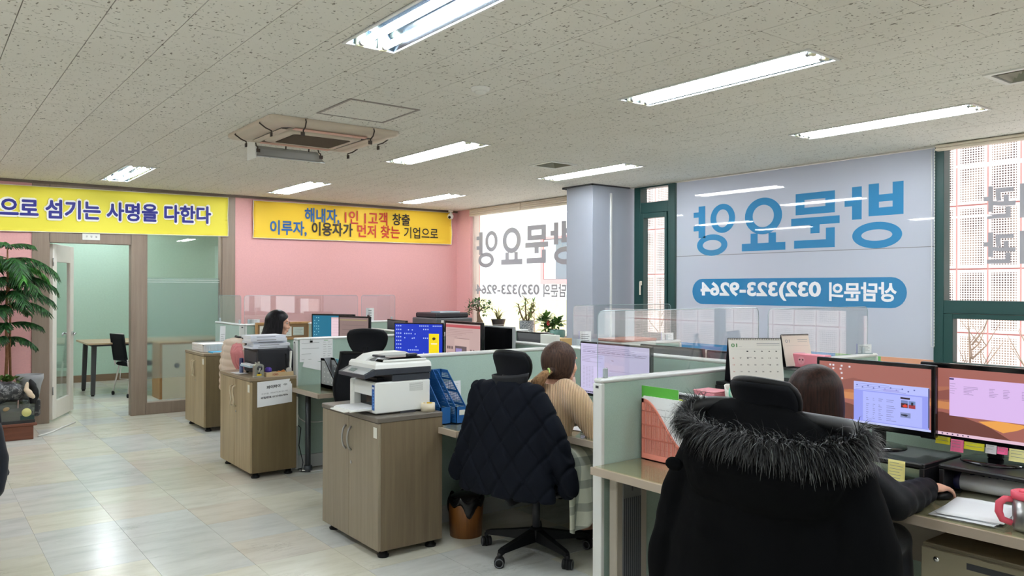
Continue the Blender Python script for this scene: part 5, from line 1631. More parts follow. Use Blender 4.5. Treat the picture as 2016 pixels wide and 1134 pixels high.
MB(mat('yellow_core', (206, 168, 30), .5)).lathe([(.0262, .001), (.0278, .001), (.0278, .0485), (.0262, .0485), (.0262, .001)], 24).build('core', t, fix=True)

# ------------------------------------------------------------------ magazine files
def mag_file(name, label, x0, x1, y0, y1, z, h_hi, h_lo, m, style, group=None, cat='magazine file'):
    """tall at the y1 end, low at the y0 end"""
    t = thing(name, label, cat, (x0, y0, z), 0, group)
    w, l = x1 - x0, y1 - y0
    if style == 'arch': prof = [(l, h_hi)] + [(l - .02 - (l - .03) * q, h_hi - (h_hi - h_lo) * (3 * q * q - 2 * q ** 3)) for q in [i / 14 for i in range(15)]] + [(0, h_lo)]
    else: prof = [(l, h_hi), (l * .72, h_hi), (.01, h_lo), (0, h_lo)]
    def hat(y):
        for (a, za), (b, zb) in zip(prof[:-1], prof[1:]):
            if b <= y <= a: return zb + (za - zb) * ((y - b) / max(1e-6, a - b))
        return h_lo
    th = .0035
    MB(m).box(0, w, l - th, l, 0, h_hi).build('back_panel', t)
    MB(m).box(0, w, 0, th, 0, h_lo).build('front_panel', t)
    MB(m).box(0, w, 0, l, 0, th).build('bottom', t)
    for x in (0, w - th):
        mb = MB(m)
        mb.box(x, x + th, 0, l, 0, .028).box(x, x + th, l - .016, l, .028, h_hi).box(x, x + th, 0, .014, .028, h_lo)
        pts = prof
        for (a, za), (b, zb) in zip(pts[:-1], pts[1:]):
            if a - b < 1e-5: continue
            mb.prism([(b, zb - .018), (a, za - .018), (a, za), (b, zb)], (x, 0, 0), Y, Z, (th, 0, 0))
        if style == 'arch':
            y = .020
            while y < l - .018: mb.box(x, x + th, y, y + .0035, .028, hat(y) - .008); y += .0082
            for z_ in (.095, .16, .225):
                if z_ < h_hi - .03:
                    ys = [yy * l / 60 for yy in range(61) if hat(yy * l / 60) > z_ + .012]
                    if ys: mb.box(x, x + th, min(ys), l, z_, z_ + .006)
        elif style == 'mesh':
            for i in range(24):
                y = l * (i + .5) / 24
                mb.box(x + .001, x + th - .001, y - .0016, y + .0016, .02, hat(y) - .008)
            k_ = .03
            while k_ < h_hi:
                ys = [yy * l / 60 for yy in range(61) if hat(yy * l / 60) > k_ + .006]
                if ys: mb.box(x + .001, x + th - .001, min(ys), l, k_, k_ + .0032)
                k_ += .0095
            for k_ in (.10, .17, .24):
                ys = [yy * l / 60 for yy in range(61) if hat(yy * l / 60) > k_ + .02]
                if ys: mb.box(x, x + th, min(ys), l, k_, k_ + .012)
        else:
            for i in range(3):
                for j in range(6):
                    yy, zz = l * (.2 + .25 * i), .05 + .038 * j
                    if zz < hat(yy) - .03: mb.use(mat('punch_hole', (226, 228, 228), .6)).cyl((x - .0006, yy, zz), (x + .0002, yy, zz), .0085, 10).use(m)
            mb.prism([(0, 0)] + [(l, 0)] + [p for p in prof], (x, 0, 0), Y, Z, (th, 0, 0))
        mb.build('side_panel', t, fix=style == 'solid')
    return t
M_MBLUE = mat('blue_wire_mesh', (28, 92, 156), .4)
mag_file('magazine_file', 'blue mesh magazine file behind the printer, left of the pair', 2.495, 2.565, 3.96, 4.24, ZD, .305, .10, M_MBLUE, 'mesh', 'blue mesh magazine files')
mag_file('magazine_file', 'blue mesh magazine file behind the printer, right of the pair with a white label', 2.585, 2.66, 3.93, 4.23, ZD, .300, .10, M_MBLUE, 'mesh', 'blue mesh magazine files')

MB(mat('white_label', (224, 224, 214), .6)).box(.02, .06, -.0015, -.0004, .05, .08).build('label', [o for o in C.objects if o.get('label', '').startswith('blue mesh magazine file behind the printer, right')][0])
t = mag_file('magazine_file', 'salmon pink louvred magazine file full of papers on the near desk', 2.775, 2.865, 2.335, 2.615, ZD, .285, .075, mat('salmon_plastic', (232, 140, 122), .4), 'arch')
def leaf(name, label, cat, m, x, y0, y1, z0, z1, th=.002, lean=0.0, group=None, extra=None):
    t = thing(name, label, cat, (x, y0, z0), 0, group)
    mb = MB(m); L, h = y1 - y0, z1 - z0
    mb.add([(dx + lean * (zz / h), yy, zz) for dx in (0, th) for yy, zz in ((0, 0), (L, 0), (L, h), (0, h))], [(0, 1, 2, 3), (7, 6, 5, 4), (0, 4, 5, 1), (1, 5, 6, 2), (2, 6, 7, 3), (3, 7, 4, 0)], False)
    mb.build('sheets' if m is M_PAPER else 'cover', t, fix=True)
    if extra: extra(t, L, h)
    return t
def map_print(t, L, h):
    mb = MB(M_GREYINK); rr = random.Random(5)
    mb.text('Facilities Map Guide', (-.0012, L * .62, h * .80), -Y, Z, .11, .007, 0, 0)
    for i in range(26):
        y, z = rr.uniform(.08, .17), rr.uniform(.06, .20); a = rr.uniform(0, PI); q = rr.uniform(.01, .05)
        p, r_ = V((-.001, y, z)), V((-.001, y + q * math.cos(a), z + q * math.sin(a)))
        n = (r_ - p).cross(X).normalized() * .0005
        mb.quad(p - n, r_ - n, r_ + n, p + n)
    for b in ((.07, .19, .05, .0515), (.07, .19, .208, .2095), (.07, .0715, .05, .2095), (.1885, .19, .05, .2095)): mb.box(-.0012, -.0004, *b)
    o = mb.build('map_print', t); o['kind'] = 'stuff'
leaf('document', 'white printed document with a line map in the pink file', 'paper', M_PAPER, 2.781, 2.365, 2.608, ZD + .005, ZD + .298, .010, extra=map_print)
for i in range(4): leaf('document', ['white papers behind the map in the pink file', 'thin grey-edged papers in the pink file', 'third bundle of papers in the pink file', 'last bundle of papers in the pink file, beside the black folder'][i], 'paper', M_PAPER if i % 2 == 0 else mat('grey_paper', (196, 200, 206), .7), 2.795 + .016 * i, 2.352 + .004 * i, 2.600, ZD + .005, ZD + .288 - .006 * i, .012, group='papers in the pink file')
def green_top(t, L, h):
    MB(mat('green_card', (88, 172, 62), .45)).box(-.0012, -.0002, 0, L, h - .055, h, b=.0).build('coloured_top', t)
    mb = MB(M_PAPER); mb.text('Green Folder', (-.0018, L * .52, h - .030), -Y, Z, .06, .006, 0, 0)
leaf('folder', 'white folder with a green top band behind the pink file', 'folder', M_PAPER, 2.792, 2.40, 2.628, ZD + .004, ZD + .345, .002, extra=green_top)
leaf('folder', 'black folder beside the pink file', 'folder', mat('black_folder', (26, 27, 30), .4), 2.885, 2.38, 2.60, ZD, ZD + .275, .012)
leaf('folder', 'teal blue folder between the black ones', 'folder', mat('teal_folder', (24, 110, 136), .4), 2.905, 2.37, 2.60, ZD, ZD + .270, .006)
leaf('folder', 'lime yellow folder beside the fur hood', 'folder', mat('lime_folder', (200, 218, 34), .4), 2.918, 2.35, 2.60, ZD, ZD + .280, .010)
leaf('folder', 'black framed file behind the lime folder', 'folder', mat('black_folder', (26, 27, 30), .4), 2.934, 2.34, 2.61, ZD, ZD + .300, .012)
# grey perforated file with cyan folders on the desk behind the brown cabinet
mag_file('magazine_file', 'grey punched magazine file with cyan folders in front of the pinned papers', 2.66, 2.75, 5.80, 6.06, ZD, .235, .09, mat('grey_file', (168, 172, 174), .45), 'solid')
leaf('folder', 'cyan folder in the grey punched file', 'folder', mat('cyan_folder', (120, 190, 206), .4), 2.765, 5.80, 6.05, ZD, ZD + .225, .016)

# ------------------------------------------------------------------ notices and pinned papers
def ptext(mb, body, o, w, h, ux=X, uy=Z, bold=0, lift=0): mb.text(body, o, ux, uy, w, h, bold, lift)
t = thing('wifi_notice', 'white wifi notice with a torn corner on the oak cabinet side', 'notice', (2.175, 6.166, .565))
MB(M_PAPER).prism([(0, 0), (.285, .022), (.285, .170), (.277, .172), (.275, .190), (.262, .188), (.268, .212), (0, .200)], (0, 0, 0), X, Z, (0, .0015, 0)).build('sheet', t, fix=True)
ux = (X + Z * .075).normalized(); mb = MB(M_INK)
mb.text('와이파이', (.075, -.001, .140), ux, Z, .112, .027, .03, 0)
mb.text('비밀번호 0123456789a', (.030, -.001, .062), ux, Z, .222, .018, .02, 0)
mb.use(M_GREYINK).text('무선이름_ TPDATTLAK 001-702', (.034, -.001, .095), ux, Z, .215, .014, 0, 0)
mb.use(M_INK)
for r in (.008, .015, .022):
    pts = [(.228 + r * math.sin(a), .158 + r * math.cos(a) * .8) for a in [-.9 + 1.8 * i / 8 for i in range(9)]]
    pin = [(.228 + (r - .003) * math.sin(a), .158 + (r - .003) * math.cos(a) * .8) for a in [-.9 + 1.8 * i / 8 for i in range(9)]]
    for i in range(8): mb.add([(pts[i][0], -.001, pts[i][1]), (pts[i + 1][0], -.001, pts[i + 1][1]), (pin[i + 1][0], -.001, pin[i + 1][1]), (pin[i][0], -.001, pin[i][1])], [(0, 1, 2, 3)], False)
mb.build('lettering', t)
def sheet(label, o, w, h, rows=0, head=None, tilt=0.0, name='notice', cols=1, ux=X, seed=1, m=None, group=None, cat='notice'):
    """paper on a vertical face, o = lower left corner"""
    t = thing(name, label, cat, o, 0, group)
    ux = (V(ux) + Z * tilt).normalized(); uy = (Z - V(ux) * tilt).normalized(); n = ux.cross(uy).normalized()
    MB(m or M_PAPER).prism([(0, 0), (w, 0), (w, h), (0, h)], (0, 0, 0), ux, uy, n * -.0012).build('sheet', t, fix=True)
    if rows:
        rr = random.Random(seed); mb = MB(M_GREYINK)
        for c_ in range(cols):
            for i in range(rows):
                x0 = w * (.08 + .86 * c_ / cols); x1 = x0 + w * .8 / cols * rr.uniform(.5, 1)
                z = h * (.84 - .74 * i / max(1, rows - 1))
                mb.rect(n * .0006, ux, uy, x0, x1, z, z + h * .012)
        if head: mb.use(mat('print_head_%d' % seed, head, .6)).rect(n * .0006, ux, uy, w * .15, w * .55, h * .91, h * .935)
        o_ = mb.build('print', t); o_['kind'] = 'stuff'
    return t
fy = PY3 - .0265
sheet('large white paper clipped to the partition beside the wifi cabinet', (2.565, fy, .895), .20, .185, 4, seed=2, group='pinned papers')
sheet('loose white slip sticking out below the clipped paper', (2.59, fy - .001, .855), .17, .07, 0, tilt=-.25, group='pinned papers')
sheet('printed timetable with a green heading on the partition', (2.765, fy + .0004, .875), .095, .21, 9, (130, 180, 120), cols=2, seed=3, group='pinned papers')
t = thing('binder_clip', 'small black binder clip on the clipped paper', 'clip', (2.665, fy - .003, 1.055)); MB(M_BLACK).box(-.012, .012, -.003, .002, 0, .016, b=.002).build('jaw', t); MB(M_STEEL).tube([(-.006, -.003, .016), (-.008, -.004, .034), (.008, -.004, .034), (.006, -.003, .016)], .0012, 5).build('lever', t)
sheet('small printed table pinned beside the blue mesh files', (2.705, PY2 - .0265, .785), .138, .125, 9, seed=6, cols=4, tilt=.04)
# cork board
t = thing('cork_board', 'oak framed board with pinned cards behind the long-haired woman', 'board', (3.14, PY4 - .05, .90))
fw = wood_mat('oak_frame', (168, 124, 76), (190, 148, 98), (20, 20, 3))
for b in ((0, .66, .185, .21), (0, .66, 0, .025), (0, .025, .025, .185), (.635, .66, .025, .185)): MB(fw).box(b[0], b[1], -.012, .012, b[2], b[3], b=.003).build('frame', t)
MB(mat('brown_board', (146, 116, 84), .9)).box(.025, .635, .0, .008, .025, .185).build('backing', t)
for i, (x, w_) in enumerate(((.05, .12), (.19, .10), (.31, .12), (.45, .13))):
    c_ = MB(mat('card_%d' % (i % 2), ((226, 226, 220), (206, 214, 206))[i % 2], .7)).box(x, x + w_, -.003, -.0005, .04 + .01 * (i % 2), .17 - .008 * i).build('card', t)
    mb = MB(M_GREYINK)
    for k_ in range(5): mb.box(x + .012, x + w_ - .015 - .008 * (k_ % 3), -.0036, -.003, .06 + .018 * k_, .063 + .018 * k_)
    mb.build('card_print', c_)

# ------------------------------------------------------------------ things on the oak cabinet with the wifi notice
C2 = .80
t = thing('laser_printer', 'black laser printer under the stack of reports on the oak cabinet', 'printer', (2.235, 6.32, C2))
MB(mat('matt_black', (26, 28, 36), .5)).box(0, .27, 0, .34, .012, .215, b=.010).build('body', t)
MB(M_DARK).box(-.004, .002, .03, .31, .105, .19, b=.003).build('front_cover', t)
MB(mat('pale_blue_tray', (176, 200, 214), .35)).box(-.05, .01, .05, .29, .06, .075, b=.003).build('paper_tray', t)
MB(M_PAPER).box(-.045, .01, .06, .28, .075, .085).build('paper_in_tray', t)
for x in (.02, .25):
    for y in (.03, .31): MB(M_BLACK).cyl((x, y, 0), (x, y, .0125), .012, 10).build('foot', t)
z = C2 + .2155
for i, (th, dx, dy, rz) in enumerate(((.018, -.045, -.01, .03), (.022, -.03, .0, -.05), (.016, -.035, .012, .08), (.026, -.055, -.006, -.02), (.020, -.05, .01, .05))):
    t = thing('report', ['bottom', 'second from bottom', 'middle', 'second from top', 'topmost'][i] + ' white bound report in the stack on the black printer', 'report', (2.235 + dx, 6.34 + dy, z), rz, 'white reports on the black printer')
    MB(M_PAPER).box(.004, .296, .003, .207, .0015, th - .0015).build('pages', t)
    mb = MB(mat('report_cover', (214, 218, 228), .5)); mb.box(0, .30, 0, .21, 0, .0015).box(0, .30, 0, .21, th - .0015, th); mb.box(0, .30, -.0008, .0, 0, th); mb.build('cover', t)
    mb = MB(M_GREYINK); mb.rect((0, -.0012, 0), X, Z, .05, .21, th * .35, th * .6); mb.build('spine_print', t)
    z += th + .0008
t = thing('numbering_stamp', 'metal numbering stamp with a crank and yellow label at the cabinet corner', 'stamp', (2.165, 6.20, C2))
MG = mat('aged_nickel', (176, 176, 166), .35, .7)
mb = MB(MG); mb.prism([(0, 0), (.075, 0), (.075, .088)] + [(.0375 + .0375 * math.cos(a), .088 + .020 * math.sin(a)) for a in [PI * i / 8 for i in range(1, 8)]] + [(0, .088)], (0, 0, 0), X, Z, (0, .045, 0)); mb.box(-.004, .079, -.004, .05, 0, .008, b=.002); mb.build('body', t, fix=True)
mb = MB(M_DARK); mb.cyl((.040, -.001, .072), (.040, -.006, .072), .021, 18); dl = mb.build('dial', t)
MB(MG).tube([(.040, -.010, .072), (.034, -.012, .05), (.030, -.012, .036)], .007, 8).build('crank', dl)
MB(M_BLACK).cyl((.030, -.010, .034), (.030, -.022, .034), .007, 12).build('crank_knob', dl)
MB(mat('yellow_label', (228, 196, 40), .5)).box(.018, .056, -.0012, .0, .012, .026).build('label_plate', t)
mb = MB(MG); mb.cyl((.016, .022, .10), (.016, .022, .118), .006, 10).cyl((.040, .022, .105), (.040, .022, .122), .008, 10); mb.build('release_pin', t)
t = thing('stamp_tray', 'shallow beige tray holding stamps at the cabinet edge', 'tray', (2.255, 6.185, C2))
MT_ = mat('beige_wood', (196, 172, 132), .55)
mb = MB(MT_)
for b in ((0, .225, 0, .005, 0, .032), (0, .225, .085, .09, 0, .032), (0, .005, .005, .085, 0, .032), (.22, .225, .005, .085, 0, .032), (.005, .22, .005, .085, 0, .005)): mb.box(*b)
mb.build('tray', t)
mb = MB(mat('red_stamp_ink', (150, 70, 56), .6)); mb.text('1005', (.052, -.001, .009), X, Z, .045, .016, .03, 0); mb.build('lettering', t)
t = thing('round_stamp', 'purple-capped round stamp standing in the beige tray', 'stamp', (2.285, 6.225, C2 + .0055))
MB(mat('cream_stamp', (206, 196, 160), .5)).lathe([(.028, 0), (.028, .022), (.020, .030), (0, .030)], 18).build('base', t, fix=True)
MB(mat('purple_cap', (66, 40, 140), .35)).lathe([(.024, .030), (.027, .040), (.025, .060), (.014, .068), (0, .069)], 18).build('cap', t, fix=True)
t = thing('wooden_stamp', 'orange-brown wooden hand stamp lying in the beige tray', 'stamp', (2.405, 6.225, C2 + .006))
fw2 = wood_mat('stamp_wood', (168, 104, 52), (196, 132, 72), (40, 6, 40))
mb = MB(fw2); mb.at(Matrix.Rotation(-.5, 4, 'Y')); mb.box(-.045, -.005, -.018, .018, .0, .045, b=.006).box(-.005, .03, -.008, .008, .012, .034, b=.005); mb.build('handle', t)
MB(mat('stamp_rubber', (96, 30, 24), .7)).at(Matrix.Rotation(-.5, 4, 'Y')).box(-.052, -.045, -.018, .018, .0, .045).build('rubber_face', t)
t = thing('glue_stick', 'dark blue glue stick standing on paper at the back of the oak cabinet', 'glue', (2.20, 6.62, C2 + .0016))
MB(mat('navy_cap', (32, 38, 92), .35)).lathe([(.016, .055), (.017, .056), (.017, .118), (.013, .122), (0, .122)], 16).build('cap', t, fix=True)
MB(mat('slate_tube', (110, 122, 160), .4)).lathe([(.0165, 0), (.0165, .055), (0, .055)], 16).build('tube', t, fix=True)
t = thing('paper', 'blank white paper on the back of the oak cabinet by the glue stick', 'paper', (2.135, 6.52, C2)); MB(M_PAPER).box(0, .09, 0, .19, 0, .0012).build('sheet', t)
t = thing('hole_punch', 'white upright stapler leaning beside the black printer', 'stapler', (2.462, 6.215, C2 + .032))
mb = MB(WHITE); mb.at(Matrix.Rotation(.06, 4, 'Y')); mb.box(-.006, .010, 0, .022, 0, .165, b=.004); mb.build('arm', t)
mb = MB(M_BLACK); mb.at(Matrix.Rotation(-.10, 4, 'Y')); mb.box(-.024, -.010, .002, .020, .02, .15, b=.003); mb.build('magazine', t)
MB(mat('grey_base', (186, 184, 178), .5)).box(-.026, .014, -.002, .024, -.005, .03, b=.003).build('hinge_block', t)
t = thing('power_strip', 'white power strip fixed to the oak cabinet edge', 'power strip', (2.504, 6.19, .38)); MB(WHITE).box(-.002, .014, -.012, .014, 0, .24, b=.004).build('casing', t)
for i in range(4): MB(M_GREYINK).box(.0135, .0145, -.006, .008, .03 + .05 * i, .05 + .05 * i).build('socket', t)
o = MB(WHITE).tube([(2.512, 6.20, .50), (2.54, 6.21, .44), (2.60, 6.235, .40), (2.72, 6.25, .385), (2.86, 6.245, .39)], .004, 6).build('power_cable'); tag(o, 'white cable looping from the power strip along the partition', 'cable')
o = MB(WHITE).tube([(2.53, 6.18, .02), (2.62, 6.14, .006), (2.75, 6.12, .0055), (2.95, 6.13, .0055)], .0045, 6).build('power_cable'); tag(o, 'white cable lying on the floor at the partition foot', 'cable')
o = MB(M_BLACK).tube([(2.512, 6.21, .40), (2.55, 6.2, .36), (2.53, 6.19, .22), (2.56, 6.18, .08), (2.54, 6.17, .006), (2.60, 6.16, .006)], .004, 6).build('power_cable'); tag(o, 'black cable hanging down behind the oak cabinet', 'cable')

# ------------------------------------------------------------------ things on the far oak cabinet
C3 = .82
t = thing('basket', 'white slotted plastic basket with papers on the far oak cabinet', 'basket', (2.47, 8.66, C3))
WB = mat('basket_white', (226, 220, 214), .5)
w, l, h = .33, .40, .085
mb = MB(WB)
for x0, x1, y0, y1 in ((0, w, 0, .004), (0, w, l - .004, l), (0, .004, 0, l), (w - .004, w, 0, l)): mb.box(x0, x1, y0, y1, 0, .014).box(x0 - .003, x1 + .003, y0 - .003, y1 + .003, h - .016, h)
mb.box(0, w, 0, l, 0, .004)
n = 24
for i in range(n + 1):
    for y in (0, l - .004): mb.box(w * i / n - .003, w * i / n + .003, y, y + .004, .014, h - .016)
    for x in (0, w - .004): mb.box(x, x + .004, l * i / n - .004, l * i / n + .004, .014, h - .016)
for z_ in (.036, .054): mb.box(0, w, .0005, .0035, z_, z_ + .004).box(.0005, .0035, 0, l, z_, z_ + .004)
mb.build('body', t)
t = thing('paper', 'white papers lying in the slotted basket', 'paper', (2.49, 8.68, C3 + .0045)); MB(M_PAPER).box(0, .28, 0, .36, 0, .072).build('sheets', t)
t = thing('folder', 'bright cyan folder lying in front of the white basket', 'folder', (2.52, 8.50, C3)); MB(mat('bright_cyan', (64, 176, 220), .35)).box(0, .26, 0, .145, 0, .012, b=.002).build('cover', t); MB(M_PAPER).box(.006, .263, -.001, .14, .003, .009).build('sheets', t)
t = thing('desk_calendar', 'narrow white standing calendar on the far oak cabinet by the partition end', 'calendar', (2.80, 9.08, C3)); mb = MB(M_PAPER); mb.at(Matrix.Rotation(.12, 4, 'X')); mb.box(-.03, .03, 0, .004, 0, .26); mb.build('sheet', t); mb = MB(M_GREYINK); mb.at(Matrix.Rotation(.12, 4, 'X'))
for i in range(7): mb.box(-.02, .02 - .006 * (i % 3), -.001, -.0002, .03 + .022 * i, .034 + .022 * i)
mb.build('print', t); MB(M_DARK).box(-.03, .03, .004, .05, 0, .003).build('base', t)

# ------------------------------------------------------------------ waste bin
t = thing('waste_bin', 'wood-grain round waste bin with a black bag under the second desk', 'bin', (2.715, 4.02, 0))
MB(wood_mat('bin_wood', (110, 66, 26), (150, 94, 42), (40, 40, 2))).lathe([(.098, 0), (.108, .20), (.102, .205), (.094, .01), (0, .01)], 28).build('body', t, fix=True)
mb = MB(mat('black_bag', (16, 16, 18), .25)); mb.grid(lambda a, b: ((.104 + .012 * math.sin(b * PI)) * math.cos(2 * PI * a), (.104 + .012 * math.sin(b * PI)) * math.sin(2 * PI * a), .19 + .055 * b - (.06 * max(0, math.sin(2 * PI * a * 3 + 1)) * (1 - b)) + .012 * math.sin(2 * PI * a * 7)), 48, 5, .002, closed_u=True); mb.ell((0, 0, .23), (.10, .10, .035), 20, 8); mb.build('bag', t)

# ------------------------------------------------------------------ near desk: shelf, calendars, boxes
MSH = mat('black_shelf', (20, 20, 24), .35)
t = thing('desk_shelf', 'black two-level desk shelf along the partition under the calendar', 'shelf', (2.965, 2.37, ZD))
L1, L2 = .195, .330
for b in ((0, .36, .0, .24, L1 - .015, L1), ):
    MB(MSH).box(*b, b=.003).build('lower_board', t)
MB(MSH).box(.36, .79, -.02, .24, L2 - .018, L2, b=.003).build('upper_board', t)
for x, z_ in ((.0, L1), (.352, L2), (.775, L2)): MB(MSH).box(x, x + .015, 0, .235, 0, z_ - .0185).build('upright', t)
def calendar(label, x, y, z, rz, w, h, big, front, tint):
    t = thing('desk_calendar', label, 'calendar', (x, y, z), rz, 'desk calendars')
    lean = .24
    fr = Matrix.Rotation(-lean, 4, 'X')
    MB(mat('calendar_card', (26, 27, 32), .5)).add([(-w / 2, 0, 0), (w / 2, 0, 0), (w / 2, h * math.sin(lean), h), (-w / 2, h * math.sin(lean), h), (-w / 2, 2 * h * math.sin(lean), 0), (w / 2, 2 * h * math.sin(lean), 0)], [(0, 1, 2, 3), (3, 2, 5, 4), (0, 4, 5, 1)], False).build('stand', t)
    mb = MB(tint); mb.at(fr); mb.box(-w / 2 + .002, w / 2 - .002, -.008, -.001, .004, h * 1.01); sh = mb.build('sheets', t)
    mb = MB(mat('calendar_spiral', (34, 34, 40), .4, .4)); n = 30
    for i in range(n):
        x_ = -w / 2 + w * (i + .5) / n
        mb.at(fr); mb.tube([(x_, -.0095, h * .975), (x_, -.012, h * 1.0), (x_, -.004, h * 1.03), (x_, .006, h * 1.01), (x_, .004, h * .98)], .0011, 4)
    mb.build('spiral', t)
    MB(mat('calendar_card', (26, 27, 32), .5)).at(fr).box(-w / 2, w / 2, -.002, .003, h * 1.005, h * 1.025).build('ridge', t)
    mb = MB(M_GREYINK); mb.at(fr); o_ = V((-w / 2, -.0086, 0))
    if big:
        mb.use(mat('calendar_green', (84, 134, 84), .6)); mb.text('01', o_ + V((w * .05, 0, h * .81)), X, Z, w * .115, h * .085, .03, 0)
        mb.use(M_GREYINK); mb.rect(o_, X, Z, w * .04, w * .97, h * .765, h * .768)
        mb.rect(o_, X, Z, w * .53, w * .96, h * .885, h * .90); mb.rect(o_, X, Z, w * .53, w * .96, h * .855, h * .862); mb.rect(o_, X, Z, w * .19, w * .25, h * .82, h * .825)
        d = 1
        for r_ in range(5):
            for c_ in range(7):
                k_ = r_ * 7 + c_ - 1
                if 0 < k_ + 1 <= 31 and (r_ or c_ > 1):
                    mb.use(mat('calendar_red', (190, 100, 90), .6) if c_ == 0 else M_INK)
                    mb.text(str(k_), o_ + V((w * (.06 + .135 * c_), 0, h * (.70 - .155 * r_))), X, Z, w * .034, h * .028, .02, 0)
        mb.use(mat('calendar_grey', (186, 180, 178), .7)); mb.rect(o_, X, Z, w * .33, w * .42, h * .565, h * .585); mb.rect(o_, X, Z, w * .70, w * .74, h * .41, h * .425)
    else:
        mb.rect(o_, X, Z, w * .55, w * .92, h * .84, h * .855); mb.rect(o_, X, Z, w * .55, w * .9, h * .78, h * .79); mb.rect(o_, X, Z, w * .1, w * .92, h * .66, h * .664)
        mb.use(mat('calendar_pink', (222, 196, 202), .7)); mb.rect(o_, X, Z, w * .35, w * .75, h * .1, h * .45)
        mb.use(M_GREYINK); mb.text('01', o_ + V((w * .09, 0, h * .76)), X, Z, w * .16, h * .10, 0, 0)
    mb.build('print', sh)
    return t
calendar('large white January desk calendar on the black shelf behind the headrest', 3.435, 2.435, ZD + L2, -YAW, .275, .225, True, 1, mat('calendar_paper', (216, 212, 204), .7))
calendar('smaller cream desk calendar behind the pink tissue box', 3.795, 2.425, HP, -.25, .185, .172, False, 1, mat('calendar_cream', (226, 212, 200), .7))
t = thing('tissue_box', 'pink box with a small face printed on its side, on the spine partition', 'box', (3.79, 2.36, HP), 0)
MB(mat('pink_card', (222, 132, 146), .55)).box(-.03, .03, -.105, .085, 0, .072, b=.003).build('carton', t)
mb = MB(mat('pink_face', (228, 156, 166), .6)); mb.prism([(.020 * math.cos(a), .022 * math.sin(a)) for a in [2 * PI * i / 16 for i in range(16)]], (-.0306, .032, .038), -Y, Z, (-.0003, 0, 0))
mb.use(mat('brown_print', (96, 54, 58), .6))
for dy in (-.009, .009): mb.prism([(.005 * math.cos(a), .0042 * math.sin(a)) for a in [2 * PI * i / 10 for i in range(10)]], (-.0310, .032 + dy, .042), -Y, Z, (-.0002, 0, 0))
mb.rect((-.0313, .032, .027), -Y, Z, -.0008, .0008, 0, .008)
mb.build('print', t, fix=True)
t = thing('letter_tray', 'white and lime letter tray with envelopes on the lower shelf', 'tray', (2.975, 2.38, ZD + L1))
MB(mat('lime_plastic', (110, 190, 50), .4)).box(0, .15, 0, .22, 0, .022, b=.003).build('tray', t)
rr = random.Random(2)
for i in range(6): MB(M_PAPER).at(T(.005 + .021 * i, .01, .022, rr.uniform(-.03, .03))).box(0, .012, 0, .19, 0, .085 - .006 * i).build('envelope', t)
t = thing('pink_box', 'small plain pink box on the lower shelf behind the envelopes', 'box', (3.135, 2.47, ZD + L1)); MB(mat('pink_plastic', (222, 140, 152), .45)).box(0, .12, 0, .13, 0, .10, b=.004).build('carton', t)
MB(mat('pink_lid', (230, 156, 166), .45)).box(-.002, .122, -.002, .132, .1, .108, b=.003).build('lid', t)
t = thing('pen_holder', 'white scoop-shaped pen holder beside the black shelf', 'pen holder', (3.215, 2.40, ZD + L1))
mb = MB(mat('pen_cup_white', (220, 220, 214), .4)); mb.grid(lambda a, b: ((.045 + .012 * b) * math.cos(2 * PI * a), (.045 + .012 * b) * math.sin(2 * PI * a), .004 + b * (.085 + .055 * (.5 + .5 * math.sin(2 * PI * a)))), 32, 8, .003, closed_u=True); mb.lathe([(0, 0), (.045, 0), (.045, .005), (0, .005)], 24); mb.build('cup', t)
def pen(label, cat, x, y, dx, dy, ln, c, r=.006, name='pen'):
    t = thing(name, label, cat, (3.215 + x, 2.40 + y, ZD + L1 + .006), 0, None)
    d = V((dx, dy, 1)).normalized()
    MB(mat('pen_%d_%d_%d' % c, c, .4)).tube([(0, 0, 0), d * ln * .8, d * ln], [r, r, r * .55], 10).build('barrel', t)
    MB(M_GREYINK).cyl(d * ln, d * (ln + .008), r * .4, 8).build('tip', t)
pen('red marker in the white pen holder', 'pen', .012, -.012, .06, -.16, .135, (214, 62, 52), .009)
pen('white craft knife in the white pen holder', 'knife', -.012, .010, -.10, .02, .135, (214, 214, 208), .007)
t = thing('scissors', 'mint-handled scissors in the white pen holder', 'scissors', (3.195, 2.40, ZD + L1 + .006))
mb = MB(mat('mint_handle', (120, 204, 176), .35))
for s_ in (-1, 1): mb.tube([(-.02 + .014 * s_ + .012 * math.cos(q), -.01, .115 + .008 * s_ + .022 * math.sin(q)) for q in [2 * PI * i / 14 for i in range(14)]], .0042, 7, closed=True)
mb.build('handles', t); MB(M_STEEL).box(-.026, -.012, -.012, -.009, .0, .095).build('blades', t)
t = thing('pen_holder', 'cream round cup with a yellow pen behind the headrest', 'pen holder', (3.285, 2.385, ZD + L1)); mb = MB(mat('cream_cup', (226, 220, 196), .4)); mb.lathe([(0, 0), (.032, 0), (.042, .075), (.039, .075), (.029, .005), (0, .005)], 22); mb.build('cup', t, fix=True)
t = thing('pen', 'bright yellow highlighter in the cream cup', 'pen', (3.285, 2.385, ZD + L1 + .006)); MB(mat('highlighter_yellow', (238, 222, 40), .4)).tube([(0, 0, 0), (.012, -.006, .10), (.014, -.007, .118)], [.008, .008, .004], 10).build('barrel', t)
t = thing('pen', 'orange-tipped pencil in the cream cup', 'pen', (3.278, 2.395, ZD + L1 + .006)); MB(mat('orange_pencil', (226, 150, 60), .5)).tube([(0, 0, 0), (-.012, -.004, .105), (-.014, -.005, .12)], [.004, .004, .001], 8).build('barrel', t)

